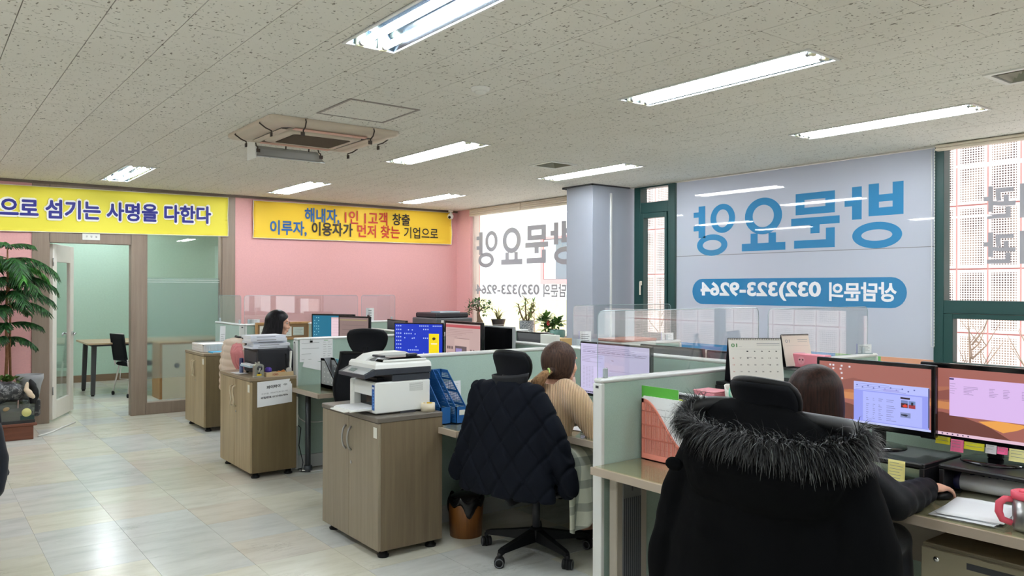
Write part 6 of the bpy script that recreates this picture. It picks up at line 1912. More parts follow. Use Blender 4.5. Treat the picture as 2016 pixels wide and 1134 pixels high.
# risers, notes, mouse, papers, mug, pedestal
def riser(label, x0, x1, y0, y1):
    t = thing('monitor_riser', label, 'monitor stand', (x0, y0, ZD), 0, 'black monitor risers')
    w, l = x1 - x0, y1 - y0
    MB(MSH).box(0, w, 0, l, .095, .115, b=.004).build('board', t)
    MB(mat('silver_trim', (150, 152, 156), .3, .8)).box(-.002, .0, .01, l - .01, .108, .113).build('edge_trim', t)
    for y in (0.002, l - .022): MB(MSH).box(.0, w - .01, y, y + .02, 0, .095, b=.003).build('leg', t)
    MB(MSH).box(w - .02, w - .01, .022, l - .022, .02, .09).build('back_panel', t)
    return t
riser('black monitor riser with a yellow note on its front', 3.20, 3.53, 1.49, 2.06)
riser('black monitor riser nearest the right edge, over the white roll', 3.26, 3.59, .93, 1.465)
def note(label, x, y1, y0, z0, z1, c, seed):
    t = thing('sticky_note', label, 'sticky note', (x, y0, z0), 0, 'sticky notes')
    w, h = y1 - y0, z1 - z0
    mb = MB(mat('note_%d_%d_%d' % c, c, .7)); mb.grid(lambda a, b: (-.006 * (1 - b) ** 2 - .0006, w * a, h * b), 4, 7, .0006); mb.build('sheet', t)
    mb = MB(M_GREYINK); rr = random.Random(seed)
    for i in range(max(1, int(h / .013))):
        z_ = h * .85 - .012 * i; b = z_ / h
        mb.rect((-.006 * (1 - b) ** 2 - .0016, w, 0), -Y, Z, w * .1, w * rr.uniform(.6, .92), z_, z_ + .0016)
    mb.build('handwriting', t)
note('yellow square sticky note on the front of the left black riser', 3.198, 1.635, 1.565, ZD + .030, ZD + .112, (240, 230, 150), 1)
for lb, y1, y0, z0, z1, c in (('leftmost yellow note on the sunset monitor lower edge', 1.545, 1.487, .872, .902, (212, 202, 30)), ('left pink note on the sunset monitor lower edge', 1.485, 1.435, .848, .898, (236, 110, 150)), ('long yellow strip note on the sunset monitor lower edge', 1.433, 1.357, .866, .895, (214, 206, 34)),
                            ('grey-white note on the sunset monitor lower edge', 1.352, 1.312, .862, .896, (206, 204, 206)), ('right pink note on the sunset monitor lower edge', 1.310, 1.272, .866, .894, (240, 100, 150)), ('pale yellow note at the right of the sunset monitor lower edge', 1.268, 1.20, .846, .894, (236, 230, 160))):
    note(lb, 3.4188, y1, y0, z0, z1, c, len(lb))
t = thing('mouse', 'black mouse under the hand on the near desk', 'mouse', (3.20, 1.415, ZD)); mb = MB(M_BLACK); mb.ell((0, 0, .010), (.055, .030, .022), 16, 9); mb.v = [V((p.x, p.y, max(p.z, .001))) for p in mb.v]; mb.build('shell', t)
t = thing('mouse_pad', 'black mouse pad on the near desk', 'mouse pad', (3.06, 1.29, ZD)); 
bpy.data.objects.remove(t)
o = MB(M_BLACK).tube([(3.255, 1.412, ZD + .010), (3.30, 1.40, ZD + .005), (3.36, 1.42, ZD + .004), (3.42, 1.47, ZD + .004), (3.52, 1.475, ZD + .004)], .0025, 6).build('mouse_cable'); tag(o, 'thin black mouse cable running under the riser', 'cable')
t = thing('keyboard', 'white keyboard tucked under the left black riser', 'keyboard', (3.14, 1.58, ZD)); MB(WHITE).box(0, .13, 0, .42, 0, .018, b=.004).build('case', t)
mb = MB(mat('key_white', (214, 216, 216), .5))
for r_ in range(5):
    for c_ in range(19): mb.box(.010 + .023 * r_, .029 + .023 * r_, .008 + .0215 * c_, .0265 + .0215 * c_, .018, .023)
o = mb.build('keys', t); o['kind'] = 'stuff'
for i, (x, y, rz) in enumerate(((2.935, 1.135, .10), (2.955, 1.13, .0), (2.965, 1.115, .18))):
    t = thing('paper', ['bottom', 'middle', 'topmost'][i] + ' loose white sheet of the pile by the mug', 'paper', (x, y, ZD + .0035 * i), rz, 'loose sheets by the mug'); mb = MB(M_PAPER); mb.grid(lambda a, b: (.297 * a, .21 * b, .0012 + .0015 * math.sin(PI * a) * i), 6, 5, .001); mb.build('sheet', t)
t = thing('travel_mug', 'steel mug with a pink lid and pink handle at the right edge', 'mug', (2.985, 1.055, ZD))
MB(M_STEEL).lathe([(0, 0), (.036, 0), (.040, .012), (.041, .105), (0, .105)], 26).build('body', t, fix=True)
MPK2 = mat('coral_pink_plastic', (232, 92, 112), .35)
mb = MB(MPK2); mb.lathe([(.043, .105), (.045, .112), (.045, .128), (.036, .132), (.034, .122), (0, .122)], 26); mb.box(-.03, -.012, -.012, .012, .122, .138, b=.003); mb.build('lid', t, fix=True)
hd = V((-.50, .86, 0)).normalized()
MB(MPK2).tube([hd * .040 + Z * .10, hd * .062 + Z * .100, hd * .078 + Z * .085, hd * .080 + Z * .055, hd * .070 + Z * .030, hd * .041 + Z * .020], [.008, .009, .010, .010, .009, .008], 10, flat=1.3).build('handle', t)
t = thing('rolled_print', 'white roll with navy brush characters under the right riser', 'roll', (3.40, 1.185, ZD + .036), math.radians(95))
MB(M_PAPER).cyl((0, 0, 0), (.24, 0, 0), .035, 26).build('roll', t)
MB(mat('navy_end', (24, 28, 72), .5)).cyl((.24, 0, 0), (.275, 0, 0), .0353, 26).build('end_band', t)
mb = MB(mat('navy_ink', (28, 36, 110), .6))
def on_roll(mb, body, x0, w, a0, a1):
    tv, tf = text_geo(body, .03)
    X0, X1 = min(p[0] for p in tv), max(p[0] for p in tv); Y0, Y1 = min(p[1] for p in tv), max(p[1] for p in tv)
    vs = []
    for p in tv:
        a = a0 + (a1 - a0) * (p[1] - Y0) / (Y1 - Y0); vs.append((x0 - w * (p[0] - X0) / (X1 - X0), .0356 * math.cos(a), .0356 * math.sin(a)))
    mb.add(vs, tf, False)
on_roll(mb, '大韓民', .21, .17, 1.15, 2.0); mb.use(M_INK); on_roll(mb, '건강하게 삽시다', .20, .16, 2.25, 2.55)
mb.build('lettering', t)
t = thing('drawer_pedestal', 'brown-grey drawer pedestal under the near desk', 'drawers', (2.95, .83, 0))
MD_ = mat('olive_steel', (142, 134, 112), .45)
MB(MD_).box(.02, .50, 0, .56, .03, .585, b=.004).build('body', t)
for z0, z1 in ((.04, .225), (.231, .405), (.411, .575)):
    d = MB(MD_).box(0, .02, .004, .556, z0, z1, b=.003).build('drawer', t)
    MB(M_DARK).box(-.001, .004, .16, .40, z1 - .045, z1 - .020, b=.002).build('pull_recess', d)
MB(M_CHROME).cyl((-.004, .50, .54), (.004, .50, .54), .010, 14).build('lock', t)
for x in (.06, .46):
    for y in (.05, .51): MB(M_BLACK).cyl((x, y, 0), (x, y, .03), .018, 10).build('caster', t)

# ------------------------------------------------------------------ second desk
t = thing('keyboard', 'black keyboard in front of the spreadsheet monitor', 'keyboard', (3.16, 3.36, ZD)); MB(M_BLACK).box(0, .14, 0, .44, 0, .02, b=.004).build('case', t)
mb = MB(mat('key_black', (40, 41, 45), .5))
for r_ in range(5):
    for c_ in range(19): mb.box(.012 + .024 * r_, .031 + .024 * r_, .010 + .0223 * c_, .029 + .0223 * c_, .02, .026)
o = mb.build('keys', t); o['kind'] = 'stuff'
t = thing('paper', 'white sheet beside the ponytailed woman hands', 'paper', (3.03, 3.26, ZD), .2); MB(M_PAPER).box(0, .12, 0, .16, 0, .0015).build('sheet', t)
t = thing('tumbler', 'pale pink tumbler beside the spreadsheet monitor', 'tumbler', (3.46, 3.90, ZD)); MB(mat('pale_pink', (236, 200, 188), .4)).lathe([(0, 0), (.034, 0), (.038, .02), (.038, .20), (.034, .225), (0, .228)], 22).build('body', t, fix=True)
MB(mat('pale_pink_lid', (228, 186, 176), .4)).lathe([(0, .2285), (.030, .2285), (.026, .25), (0, .252)], 18).build('lid', t, fix=True)
t = thing('cup', 'dark brown cup in front of the pink tumbler', 'cup', (3.39, 3.83, ZD)); MB(mat('brown_cup', (64, 42, 32), .4)).lathe([(0, 0), (.030, 0), (.038, .12), (.035, .12), (.028, .006), (0, .006)], 20).build('body', t, fix=True)
t = thing('monitor_riser', 'small pale wooden shelf under the spreadsheet monitor', 'monitor stand', (3.33, 3.22, ZD))
bpy.data.objects.remove(t)

# ------------------------------------------------------------------ across the spine
t = thing('document_box', 'white document box with a brown top behind the spreadsheet monitor', 'box', (4.02, 3.98, .7)); MB(WHITE).box(0, .36, 0, .24, .001, .43, b=.004).build('carton', t); MB(mat('brown_lid', (178, 112, 92), .5)).box(-.003, .363, -.003, .243, .431, .45, b=.003).build('lid', t); MB(M_DARK).tube([(-.004, .03, .38), (-.012, .03, .40), (-.012, .12, .40), (-.004, .12, .38)], .004, 6).build('handle', t)
def holder(label, x, y, z, rz, w, h):
    t = thing('card_holder', label, 'card holder', (x, y, z), rz, None)
    MB(M_PAPER).box(-w / 2, w / 2, 0, .002, .004, h).build('card', t); MB(mat('violet_edge', (150, 148, 206), .5)).box(-w / 2 - .004, -w / 2, -.002, .004, .0, h + .004).build('side', t)
    MB(M_ACRE).box(-w / 2, w / 2, -.015, .02, 0, .004).build('base', t)
    mb = MB(M_GREYINK)
    for i in range(4): mb.box(-w * .35, w * (.35 - .1 * (i % 2)), -.0008, -.0001, h * (.3 + .15 * i), h * (.34 + .15 * i))
    mb.build('print', t)
holder('small white card holder at the end of the partition in front of the green-framed window', 4.86, PY2, HP, -.3, .11, .06)
holder('small white card holder on the partition right of the pink tissue box', 4.90, PY1, HP, -.5, .10, .06)
holder('white card on the partition beside the far acrylic screen', 3.14, PY4, HP, -.2, .13, .05)
holder('pale blue card holder behind the ponytailed woman head', 3.96, PY2, HP, -.2, .10, .10)
t = thing('memo', 'white paper standing behind the charcoal monitor by the pink wall', 'paper', (4.62, 9.02, HP), -.3); MB(M_PAPER).box(-.05, .05, 0, .002, 0, .16).build('sheet', t); mb = MB(M_GREYINK)
for i in range(4): mb.box(-.02, .02, -.001, -.0002, .03 + .03 * i, .045 + .03 * i)
mb.build('print', t)
# black copier in the far corner
t = thing('copier', 'big black multifunction copier in the far corner under a blue sheet', 'copier', (5.66, 9.10, 0))
MB(mat('copier_black', (40, 42, 48), .5)).box(0, .56, 0, .60, .03, .98, b=.01).build('cabinet_body', t)
MB(mat('copier_grey', (84, 88, 92), .5)).box(-.02, .58, -.02, .62, 1.0, 1.10, b=.012).build('scanner', t)
MB(mat('copier_black', (40, 42, 48), .5)).box(.02, .56, .05, .60, 1.101, 1.17, b=.015).build('feeder', t)
MB(mat('copier_black', (40, 42, 48), .5)).box(.05, .52, .05, .55, .98, 1.0).build('neck', t)
for i in range(3): MB(M_DARK).box(-.006, .0, .03, .57, .12 + .2 * i, .30 + .2 * i, b=.003).build('drawer', t)
MB(WHITE).box(.06, .10, -.022, -.020, 1.04, 1.075).build('sticker', t)
for x in (.05, .51):
    for y in (.05, .55): MB(M_BLACK).cyl((x, y, 0), (x, y, .03), .02, 10).build('caster', t)
t = thing('folder', 'pale blue folder lying on the black copier', 'folder', (5.76, 9.18, 1.1705)); MB(mat('pale_blue_folder', (150, 176, 192), .4)).box(0, .33, 0, .24, 0, .02, b=.002).build('cover', t); MB(M_PAPER).box(.005, .333, -.001, .235, .005, .015).build('sheets', t)
t = thing('storage_box', 'tan and white box on the spine side desk by the grey flower pot', 'box', (4.24, 4.90, .7)); MB(mat('tan_card', (200, 164, 110), .6)).box(0, .13, 0, .20, .001, .40, b=.003).build('carton', t); MB(WHITE).box(-.05, -.002, .0, .2, .001, .43, b=.003).build('white_side', t)

# ------------------------------------------------------------------ meeting room
t = thing('meeting_table', 'pale wood table with dark slanted legs in the mint meeting room', 'table', (1.92, 12.1, 0))
MB(wood_mat('table_top', (170, 148, 116), (188, 166, 134), (4, 20, 20))).box(0, 1.9, 0, .95, .715, .74, b=.004).build('top', t)
MB(M_DARK).box(.06, 1.84, .06, .89, .69, .714).build('frame', t)
for x, y, dx in ((.10, .12, .0), (.10, .80, .0), (1.78, .12, 0), (1.78, .80, 0)):
    mb = MB(mat('dark_leg', (62, 64, 66), .4)); mb.loft([[(x + a * .03, y + b * .03, .69) for a, b in ((-1, -1), (1, -1), (1, 1), (-1, 1))], [(x - .02 + a * .026, y + (.03 if y > .5 else -.03) + b * .026, .02) for a, b in ((-1, -1), (1, -1), (1, 1), (-1, 1))]], smooth=False); lg = mb.build('leg', t, fix=True)
    MB(M_BLACK).cyl((x - .02, y + (.03 if y > .5 else -.03), 0), (x - .02, y + (.03 if y > .5 else -.03), .02), .022, 10).build('foot', lg)
t = thing('meeting_chair', 'white-framed chair with black mesh back at the meeting table', 'chair', (2.52, 12.0, 0), math.radians(12))
MB(M_MESH).grid(lambda a, b: (-.22 - .05 * b, -.21 + .42 * a, .50 + .36 * b), 6, 6, .01).build('backrest', t)
MB(M_RIM).tube([(-.22, -.21, .50), (-.27, -.21, .86), (-.27, .21, .86), (-.22, .21, .50)], .012, 8, closed=True).build('back_frame', t)
MB(M_SEAT).box(-.20, .22, -.21, .21, .42, .47, b=.02).build('seat', t)
for sx in (-1, 1):
    for sy in (-1, 1):
        lg = MB(WHITE).tube([(.16 * sx, .18 * sy, .42), (.22 * sx, .24 * sy, .055)], .011, 8).build('leg', t)
        MB(M_BLACK).tube([(.22 * sx - .012, .24 * sy, .028), (.22 * sx + .012, .24 * sy, .028)], .028, 12).build('caster', lg)
MB(WHITE).tube([(-.20, -.21, .42), (-.22, -.21, .52)], .011, 8).tube([(-.20, .21, .42), (-.22, .21, .52)], .011, 8).build('back_post', t)
t = thing('wall_socket', 'white double socket on the mint meeting room wall', 'socket', (2.62, 14.09, .62)); MB(WHITE).box(0, .14, -.002, .01, 0, .14, b=.004).build('plate', t); mb = MB(M_GREYINK); mb.cyl((.045, -.004, .07), (.045, -.001, .07), .02, 14).cyl((.1, -.004, .07), (.1, -.001, .07), .02, 14); mb.build('outlet', t)
o = MB(WHITE).tube([(2.70, 14.08, .64), (2.74, 14.02, .56), (2.72, 14.04, .30), (2.70, 14.05, .02), (2.9, 14.0, .006), (3.2, 14.02, .006)], .007, 6).build('power_cable'); tag(o, 'white cable hanging from the socket in the meeting room', 'cable')
t = thing('small_cabinet', 'cream cabinet with a round badge behind the frosted glass', 'cabinet', (2.66, 11.3, 0)); MB(mat('cream_cabinet', (226, 222, 200), .45)).box(.03, .46, 0, .42, .0, .74, b=.004).build('body', t); MB(fw).box(0, .03, 0, .42, 0, .76).box(.03, .46, -.005, .42, .74, .765).build('side_panel', t); MB(M_DARK).cyl((.22, -.004, .45), (.22, .001, .45), .035, 18).build('badge', t)

# ------------------------------------------------------------------ plants
def leafm(name, c1, c2):
    m, nt, b = raw(name)
    n = nt.noise(nt.world((30, 30, 30)), 1.0, 2)
    nt.link(nt.ramp(n, [(.35, lin(c1)), (.65, lin(c2))]), b.inputs['Base Color'])
    b.inputs['Roughness'].default_value = .45
    return m
LF_DK = leafm('dark_leaf', (34, 66, 40), (66, 104, 62)); LF_MD = leafm('mid_leaf', (70, 110, 48), (120, 156, 76)); LF_OL = leafm('olive_leaf', (120, 118, 66), (164, 154, 98)); LF_PINE = leafm('pine_needles', (18, 52, 26), (48, 104, 46)); LF_PB = leafm('young_needles', (44, 120, 40), (92, 168, 66))
BARK = mat('grey_brown_bark', (120, 98, 78), .9, var=.2, vscale=30)
def leaf_geo(mb, p, d, n, ln, w, bend=.3):
    """a pointed, folded leaf"""
    p, d = V(p), V(d).normalized(); s_ = d.cross(V(n)).normalized(); u = s_.cross(d)
    a = p + d * ln * .35 + u * bend * ln * .05; b = p + d * ln * .72 - u * bend * ln * .10; e = p + d * ln - u * bend * ln * .32
    mb.add([p, a - s_ * w * .5 + u * w * .12, a, a + s_ * w * .5 + u * w * .12, b - s_ * w * .4 + u * w * .1, b, b + s_ * w * .4 + u * w * .1, e], [(0, 1, 2), (0, 2, 3), (1, 4, 5, 2), (2, 5, 6, 3), (4, 7, 5), (5, 7, 6)], True)
def pot(t, m, prof, c=(0, 0, 0), name='pot'):
    MB(m).lathe(prof, 26, c).build(name, t, fix=True)
def soil(t, r, z, c=(0, 0, 0)): MB(mat('soil', (62, 48, 38), .95, var=.3, vscale=60)).lathe([(0, z - .01), (r, z - .01), (r * .9, z), (0, z + .004)], 18, c).build('soil', t, fix=True)
SILL = .8725
rng = random.Random(21)
# ficus bonsai
t = thing('bonsai', 'bushy ficus bonsai with a swollen trunk on the sill beside the pink wall', 'plant', (6.50, 9.30, SILL))
pot(t, mat('brown_glaze', (92, 66, 52), .35), [(0, 0), (.085, 0), (.115, .07), (.12, .078), (.108, .078), (.10, .06), (0, .06)]); soil(t, .10, .066)
mb = MB(BARK); mb.tube([(.0, -.07, .07), (0, -.06, .12), (.005, -.02, .15), (0, .0, .20), (-.01, .01, .28), (0, .0, .34)], [.02, .035, .045, .032, .020, .012], 10); mb.tube([(0, .07, .07), (0, .05, .11), (0, .0, .16)], [.018, .03, .03], 10); tk = mb.build('trunk', t)
tips = []
for i in range(9):
    a = 2 * PI * i / 9; e = V((.10 * math.cos(a), .22 * math.sin(a), .34 + .10 * rng.random() - .08 * (i % 3 == 0)))
    MB(BARK).tube([(0, 0, .30), V((0, 0, .33)).lerp(e, .5) + Z * .02, e], [.009, .006, .003], 6).build('branch', t); tips.append(e)
tips += [V((0, 0, .44)), V((.03, .10, .42)), V((-.03, -.10, .42))]
lf = MB(LF_DK)
for e in tips:
    for k_ in range(24):
        lf.use(LF_DK if rng.random() < .8 else LF_MD); d = V((rng.uniform(-1, 1), rng.uniform(-1, 1), rng.uniform(-.5, .9))); leaf_geo(lf, e + d.normalized() * rng.uniform(.01, .07), d, Z, rng.uniform(.035, .06), .024)
o = lf.build('foliage', t); o['kind'] = 'stuff'
# spiky plant
t = thing('spiky_plant', 'spiky bronze-green grass plant in a tall black pot on the sill', 'plant', (6.50, 8.83, SILL))
pot(t, mat('black_pot', (46, 40, 40), .35), [(0, 0), (.065, 0), (.082, .13), (.10, .20), (.105, .21), (.095, .21), (.08, .18), (0, .18)]); soil(t, .078, .19)
MB(mat('silver_band', (160, 160, 160), .3, .8)).lathe([(.083, .128), (.086, .13), (.087, .137), (.084, .139)], 24).build('band', t)
for i in range(26):
    a = rng.uniform(0, 2 * PI); r = rng.uniform(.06, .22); z = rng.uniform(.30, .42) - r * .35
    mb = MB(LF_OL); mb.tube([(.01 * math.cos(a), .01 * math.sin(a), .19), (.4 * r * math.cos(a), .4 * r * math.sin(a), .19 + (z - .19) * .75), (r * math.cos(a), r * math.sin(a), z)], [.007, .006, .001], 4, flat=.25); mb.build('blade', t)
# tall dracaena in grey blue ceramic
t = thing('tall_plant', 'tall sparse plant in a speckled grey-blue pot on a white saucer on the sill', 'plant', (6.48, 8.17, SILL))
MG2, nt2, b2 = raw('speckled_glaze'); nt2.link(nt2.ramp(nt2.noise(nt2.coords('Object', (60, 60, 110)), 1.0, 4), [(.4, lin((88, 100, 112))), (.6, lin((186, 192, 194)))]), b2.inputs['Base Color']); b2.inputs['Roughness'].default_value = .3
pot(t, WHITE, [(0, 0), (.10, 0), (.13, .045), (.122, .045), (.10, .01), (0, .01)], name='saucer')
pot(t, MG2, [(0, .011), (.088, .011), (.097, .09), (.090, .10), (.099, .115), (.10, .205), (.105, .215), (.094, .215), (.09, .18), (0, .18)]); soil(t, .09, .195)
stems = [[(0, 0, .19), (0, .02, .32), (.0, .03, .44), (0, .02, .52)], [(0, -.03, .19), (0, -.05, .30), (.02, -.10, .40), (.02, -.12, .46)], [(0, -.02, .19), (-.02, -.09, .27), (0, -.17, .36)], [(0, .05, .19), (0, .13, .30), (0, .18, .42)]]
lf = MB(LF_OL)
for sp in stems:
    MB(BARK).tube(sp, [.014, .011, .008, .005][:len(sp)], 7).build('stem', t)
    for q in range(len(sp) - 1):
        for k_ in range(16 if q else 5):
            p = V(sp[q]).lerp(V(sp[q + 1]), rng.uniform(.3, 1)); d = V((rng.uniform(-1, 1), rng.uniform(-1.2, 1.2), rng.uniform(-.6, .7)))
            lf.use(LF_OL if rng.random() < .6 else LF_MD); leaf_geo(lf, p, d, Z, rng.uniform(.07, .12), .022)
o = lf.build('foliage', t); o['kind'] = 'stuff'
# flowering plant
t = thing('flowering_plant', 'leafy plant with one red flower in white and green pots by the pillar', 'plant', (6.46, 7.62, SILL))
pot(t, WHITE, [(0, 0), (.10, 0), (.12, .075), (.11, .08), (0, .075)], (0, .10, 0)); pot(t, mat('green_glass_pot', (96, 136, 128), .15), [(0, 0), (.07, 0), (.10, .05), (.10, .11), (.085, .125), (0, .12)], (0, -.10, 0), 'glass_pot')
mb = MB(BARK); mb.tube([(0, .12, .07), (0, .16, .16), (0, .10, .24)], [.010, .008, .005], 7).tube([(0, .02, .07), (0, .0, .14), (0, -.04, .2)], [.012, .01, .005], 7); mb.build('stem', t)
lf = MB(LF_DK)
for i in range(330):
    c_ = rng.choice([(0, .10, .12), (0, .0, .14), (0, -.09, .17), (0, .12, .24), (0, -.12, .21), (0, .18, .20)]); d = V((rng.uniform(-1, 1), rng.uniform(-1, 1), rng.uniform(-.3, 1)))
    lf.use((LF_DK, LF_MD, LF_MD)[i % 3]); leaf_geo(lf, V(c_) + d.normalized() * rng.uniform(.01, .075), d, Z, rng.uniform(.05, .085), .038)
o = lf.build('foliage', t); o['kind'] = 'stuff'
mb = MB(mat('red_petal', (176, 40, 44), .5))
for i in range(7): a = 2 * PI * i / 7; leaf_geo(mb, (-.07, -.02, .20), (-.5, math.cos(a), math.sin(a)), X, .04, .028)
mb.build('flower', t)

# Norfolk pine with the rock fountain at the left edge
t = thing('fountain_stand', 'reddish wooden stand under the glass fish tank at the left edge', 'stand', (.10, 9.10, 0))
WS = wood_mat('red_wood', (92, 48, 30), (124, 70, 46), (3, 30, 30), .35)
MB(WS).box(.03, .87, .02, .88, 0, .135, b=.004).build('base', t); MB(WS).box(0, .90, 0, .90, .136, .165, b=.006).build('top', t)
for x in (.30, .60): MB(WS).box(x, x + .015, .010, .019, .01, .13).build('front_post', t)
t = thing('fish_tank', 'low glass tank with shells and a gold medallion on the wooden stand', 'tank', (.12, 9.12, .1655))
GT = glass_mat('tank_glass', (.86, .92, .90), .05)
for b in ((0, .86, 0, .006, 0, .19), (0, .86, .294, .30, 0, .19), (0, .006, .006, .294, 0, .19), (.854, .86, .006, .294, 0, .19)): MB(GT).box(*b).build('pane', t)
MB(mat('tank_gravel', (40, 36, 30), .9, var=.4, vscale=50)).box(.008, .852, .008, .292, 0, .115, b=.01).build('gravel', t)
MB(mat('dark_strip', (34, 36, 38), .4)).box(-.002, .862, -.003, .0, 0, .03).build('base_strip', t)
mb = MB(mat('pale_gold', (206, 204, 130), .4)); mb.cyl((.79, -.006, .105), (.79, -.001, .105), .042, 22); md = mb.build('medallion', t)
MB(mat('tag_teal', (26, 58, 56), .4)).box(.735, .855, -.005, -.001, .035, .075).build('name_tag', t)
for i, (x, y, z, c_) in enumerate(((.46, .012, .10, (208, 168, 144)), (.62, .012, .150, (180, 140, 92)))):
    mb = MB(mat('shell_%d' % i, c_, .5)); mb.ell((x, y - .004, z), (.045 - .015 * i, .008, .02), 12, 8, Matrix.Rotation(-.3, 3, 'Y')); mb.build('shell', t)
t = thing('rock', 'black veined rock on the fish tank', 'rock', (.48, 9.28, .40))
def rockm():
    m, nt, b = raw('veined_rock'); n = nt.noise(nt.coords('Object', (9, 9, 9)), 1.0, 6, .7); v = nt.ramp(n, [(.47, (0, 0, 0)), (.5, (1, 1, 1)), (.53, (0, 0, 0))]); nt.link(nt.mix(nt.math('MULTIPLY', v, .5), lin((40, 42, 46)), lin((176, 176, 172))), b.inputs['Base Color']); b.inputs['Roughness'].default_value = .45; return m
MR = rockm()
mb = MB(MR); mb.ell((.20, 0, .065), (.25, .155, .115), 24, 14); mb.ell((-.12, .0, .06), (.22, .155, .10), 20, 12)
link('stone', remesh(mb, 'stone', .014, 2, lambda p, n: .035 * mnoise.noise(p * 6) + .012 * mnoise.noise(p * 17)), t)
t = thing('driftwood', 'black and white driftwood piece leaning against the grey pot', 'driftwood', (.945, 9.20, .365))
mb = MB(M_BLACK); mb.tube([(.035, .04, -.03), (.045, .05, .06), (.03, .05, .16), (.0, .05, .215)], [.035, .045, .035, .012], 10); link('dark_wood', remesh(mb, 'dark_wood', .010, 2, lambda p, n: .010 * mnoise.noise(p * 18)), t)
mb = MB(mat('bone_white', (218, 196, 170), .6)); mb.tube([(-.02, -.01, .20), (-.03, -.02, .13), (.0, -.03, .08), (.035, -.025, .03)], [.012, .026, .032, .016], 10); link('pale_wood', remesh(mb, 'pale_wood', .008, 2, lambda p, n: .008 * mnoise.noise(p * 22)), t)
t = thing('grey_pot', 'empty grey round flower pot behind the rock', 'pot', (.985, 9.60, .355))
pot(t, mat('grey_clay', (150, 152, 154), .7), [(0, 0), (.085, 0), (.108, .14), (.128, .20), (.128, .245), (.118, .245), (.105, .16), (.08, .02), (0, .02)])
MB(MR).box(-.09, .09, -.09, .09, -.189, -.001, b=.02).build('plinth', t)
t = thing('norfolk_pine', 'tall Norfolk pine with drooping fronds at the left edge', 'plant', (.775, 9.66, 0))
MB(mat('brown_planter', (84, 62, 48), .7)).lathe([(0, .166), (.10, .166), (.12, .50), (.108, .50), (.095, .45), (0, .45)], 22).build('planter', t, fix=True)
MB(mat('pine_trunk', (140, 98, 66), .8, var=.2, vscale=40)).tube([(.0, 0, .44), (.015, 0, .8), (.005, 0, 1.2), (.02, 0, 1.6), (.015, 0, 1.97)], [.018, .016, .013, .011, .006], 9).tube([(.05, .02, .44), (.04, .02, .9), (.045, .01, 1.3), (.02, 0, 1.62)], [.012, .011, .009, .006], 8).build('trunk', t)
def frond(t, z0, a, L, droop, m, up=.12):
    L *= 1 - .5 * max(0, math.sin(a)); mb = MB(m); d = V((math.cos(a), math.sin(a), 0)); s_ = V((-d.y, d.x, 0))
    pts = [V((.015, 0, z0)) + d * (L * q) + Z * (up * L * math.sin(PI * q * .8) - droop * q * q) for q in [i / 8 for i in range(9)]]
    mb.tube(pts, [.005 - .0004 * i for i in range(9)], 5)
    N = 30
    for i in range(N):
        q = .12 + .88 * i / N; k_ = min(7, int(q * 8)); p = pts[k_].lerp(pts[k_ + 1], q * 8 - k_); tg = (pts[k_ + 1] - pts[k_]).normalized()
        for sg in (-1, 1):
            ln = L * .34 * (1 - .6 * abs(q - .42)) * rng.uniform(.8, 1.1); dd = (tg * .75 + s_ * sg * .9 - Z * rng.uniform(.25, .9)).normalized()
            e = p + dd * ln - Z * ln * .30; m_ = p.lerp(e, .55) + Z * ln * .06
            mb.tube([p, m_, e], [.0055, .0065, .002], 4)
    mb.build('frond', t)
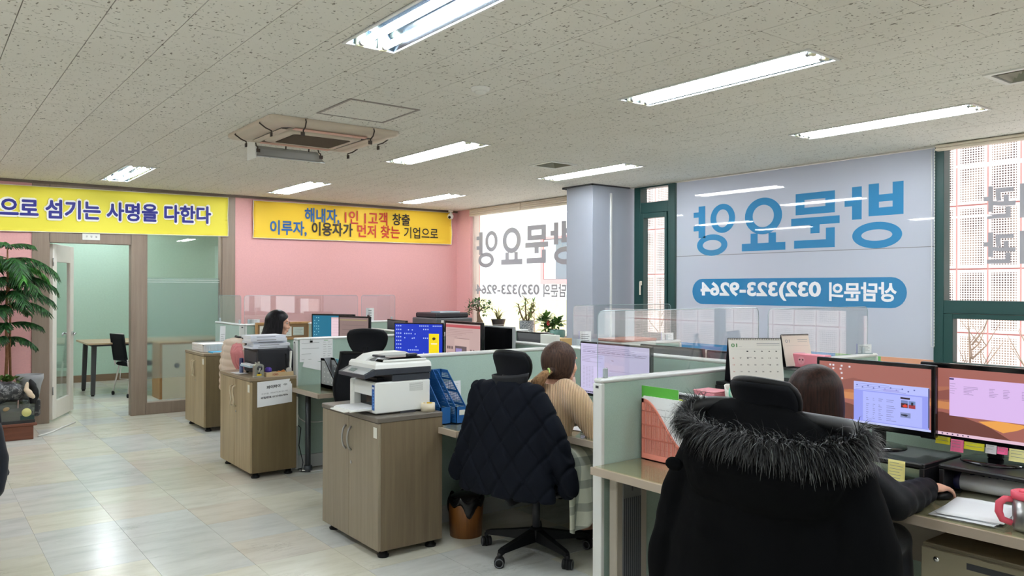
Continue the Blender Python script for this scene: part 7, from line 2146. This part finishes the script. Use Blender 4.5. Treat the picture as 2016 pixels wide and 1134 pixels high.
for z0, n, L, dr, m, off in ((1.95, 4, .24, .02, LF_PINE, .1), (1.80, 6, .52, .16, LF_PINE, .0), (1.74, 5, .40, .22, LF_PB, -.9), (1.60, 6, .48, .16, LF_PINE, .35), (1.46, 6, .46, .14, LF_PINE, .1), (1.32, 5, .40, .10, LF_PINE, -.2), (1.12, 4, .32, .06, LF_PINE, .2), (.98, 4, .30, .10, LF_PINE, -.1)):
    for i in range(n): frond(t, z0 + rng.uniform(-.015, .015), off + 2 * PI * i / n - .35, L * rng.uniform(.88, 1.05), dr * rng.uniform(.8, 1.2), m)
t = thing('ground_cover', 'small round-leaved green plant at the foot of the pine', 'plant', (.72, 9.52, .45)); lf = MB(LF_MD)
for i in range(70): d = V((rng.uniform(-1, 1), rng.uniform(-1, .4), rng.uniform(0, 1))); leaf_geo(lf, V((rng.uniform(-.12, .14), rng.uniform(-.05, .05), .08)) + d * .05, d, Z, .06, .05)
for i in range(6): MB(LF_DK).tube([(-.1 + .04 * i, .0, .0), (-.1 + .042 * i, 0, .10)], .003, 5).build('stem', t)
o = lf.build('foliage', t); o['kind'] = 'stuff'
t = thing('drain_pipe', 'short white pipe from the fish tank along the floor to the door post', 'pipe', (1.02, 9.30, 0)); MB(WHITE).tube([(0, -.10, .012), (.06, -.02, .009), (.16, .12, .009), (.26, .32, .009), (.43, .62, .009)], .009, 8).build('tube', t)

# bare trees outside the windows
def bare_tree(label, x, y, h, seed):
    rr = random.Random(seed); t = thing('bare_tree', label, 'tree', (x, y, -1.0), 0, 'bare trees outside')
    mb = MB(ph); mb.tube([(0, 0, 0), (.03, .02, h * .5), (0, .05, h)], [.03, .02, .006], 6); mb.build('trunk', t)
    for i in range(14):
        z = h * rr.uniform(.35, .92); a = rr.uniform(0, 2 * PI); ln = rr.uniform(.25, .7)
        e = V((ln * .5 * math.cos(a), ln * .6 * math.sin(a), z + ln * .8)); m_ = V((.02, .03, z)).lerp(e, .5) - Z * .05
        mb = MB(ph); mb.tube([(.02, .03, z), m_, e], [.009, .006, .002], 5); mb.tube([m_, m_ + V((rr.uniform(-.15, .15), rr.uniform(-.2, .2), .25))], [.005, .001], 4); mb.build('branch', t)
bare_tree('bare tree outside the lower right-hand window', 8.2, 3.35, 2.15, 2)
bare_tree('bare tree outside behind the right window corner', 8.3, 2.75, 2.1, 5)
bare_tree('bare tree outside the narrow green-framed window', 8.2, 7.35, 2.2, 7)
bare_tree('bare shrub outside behind the sill plants', 8.6, 10.6, 2.25, 9)
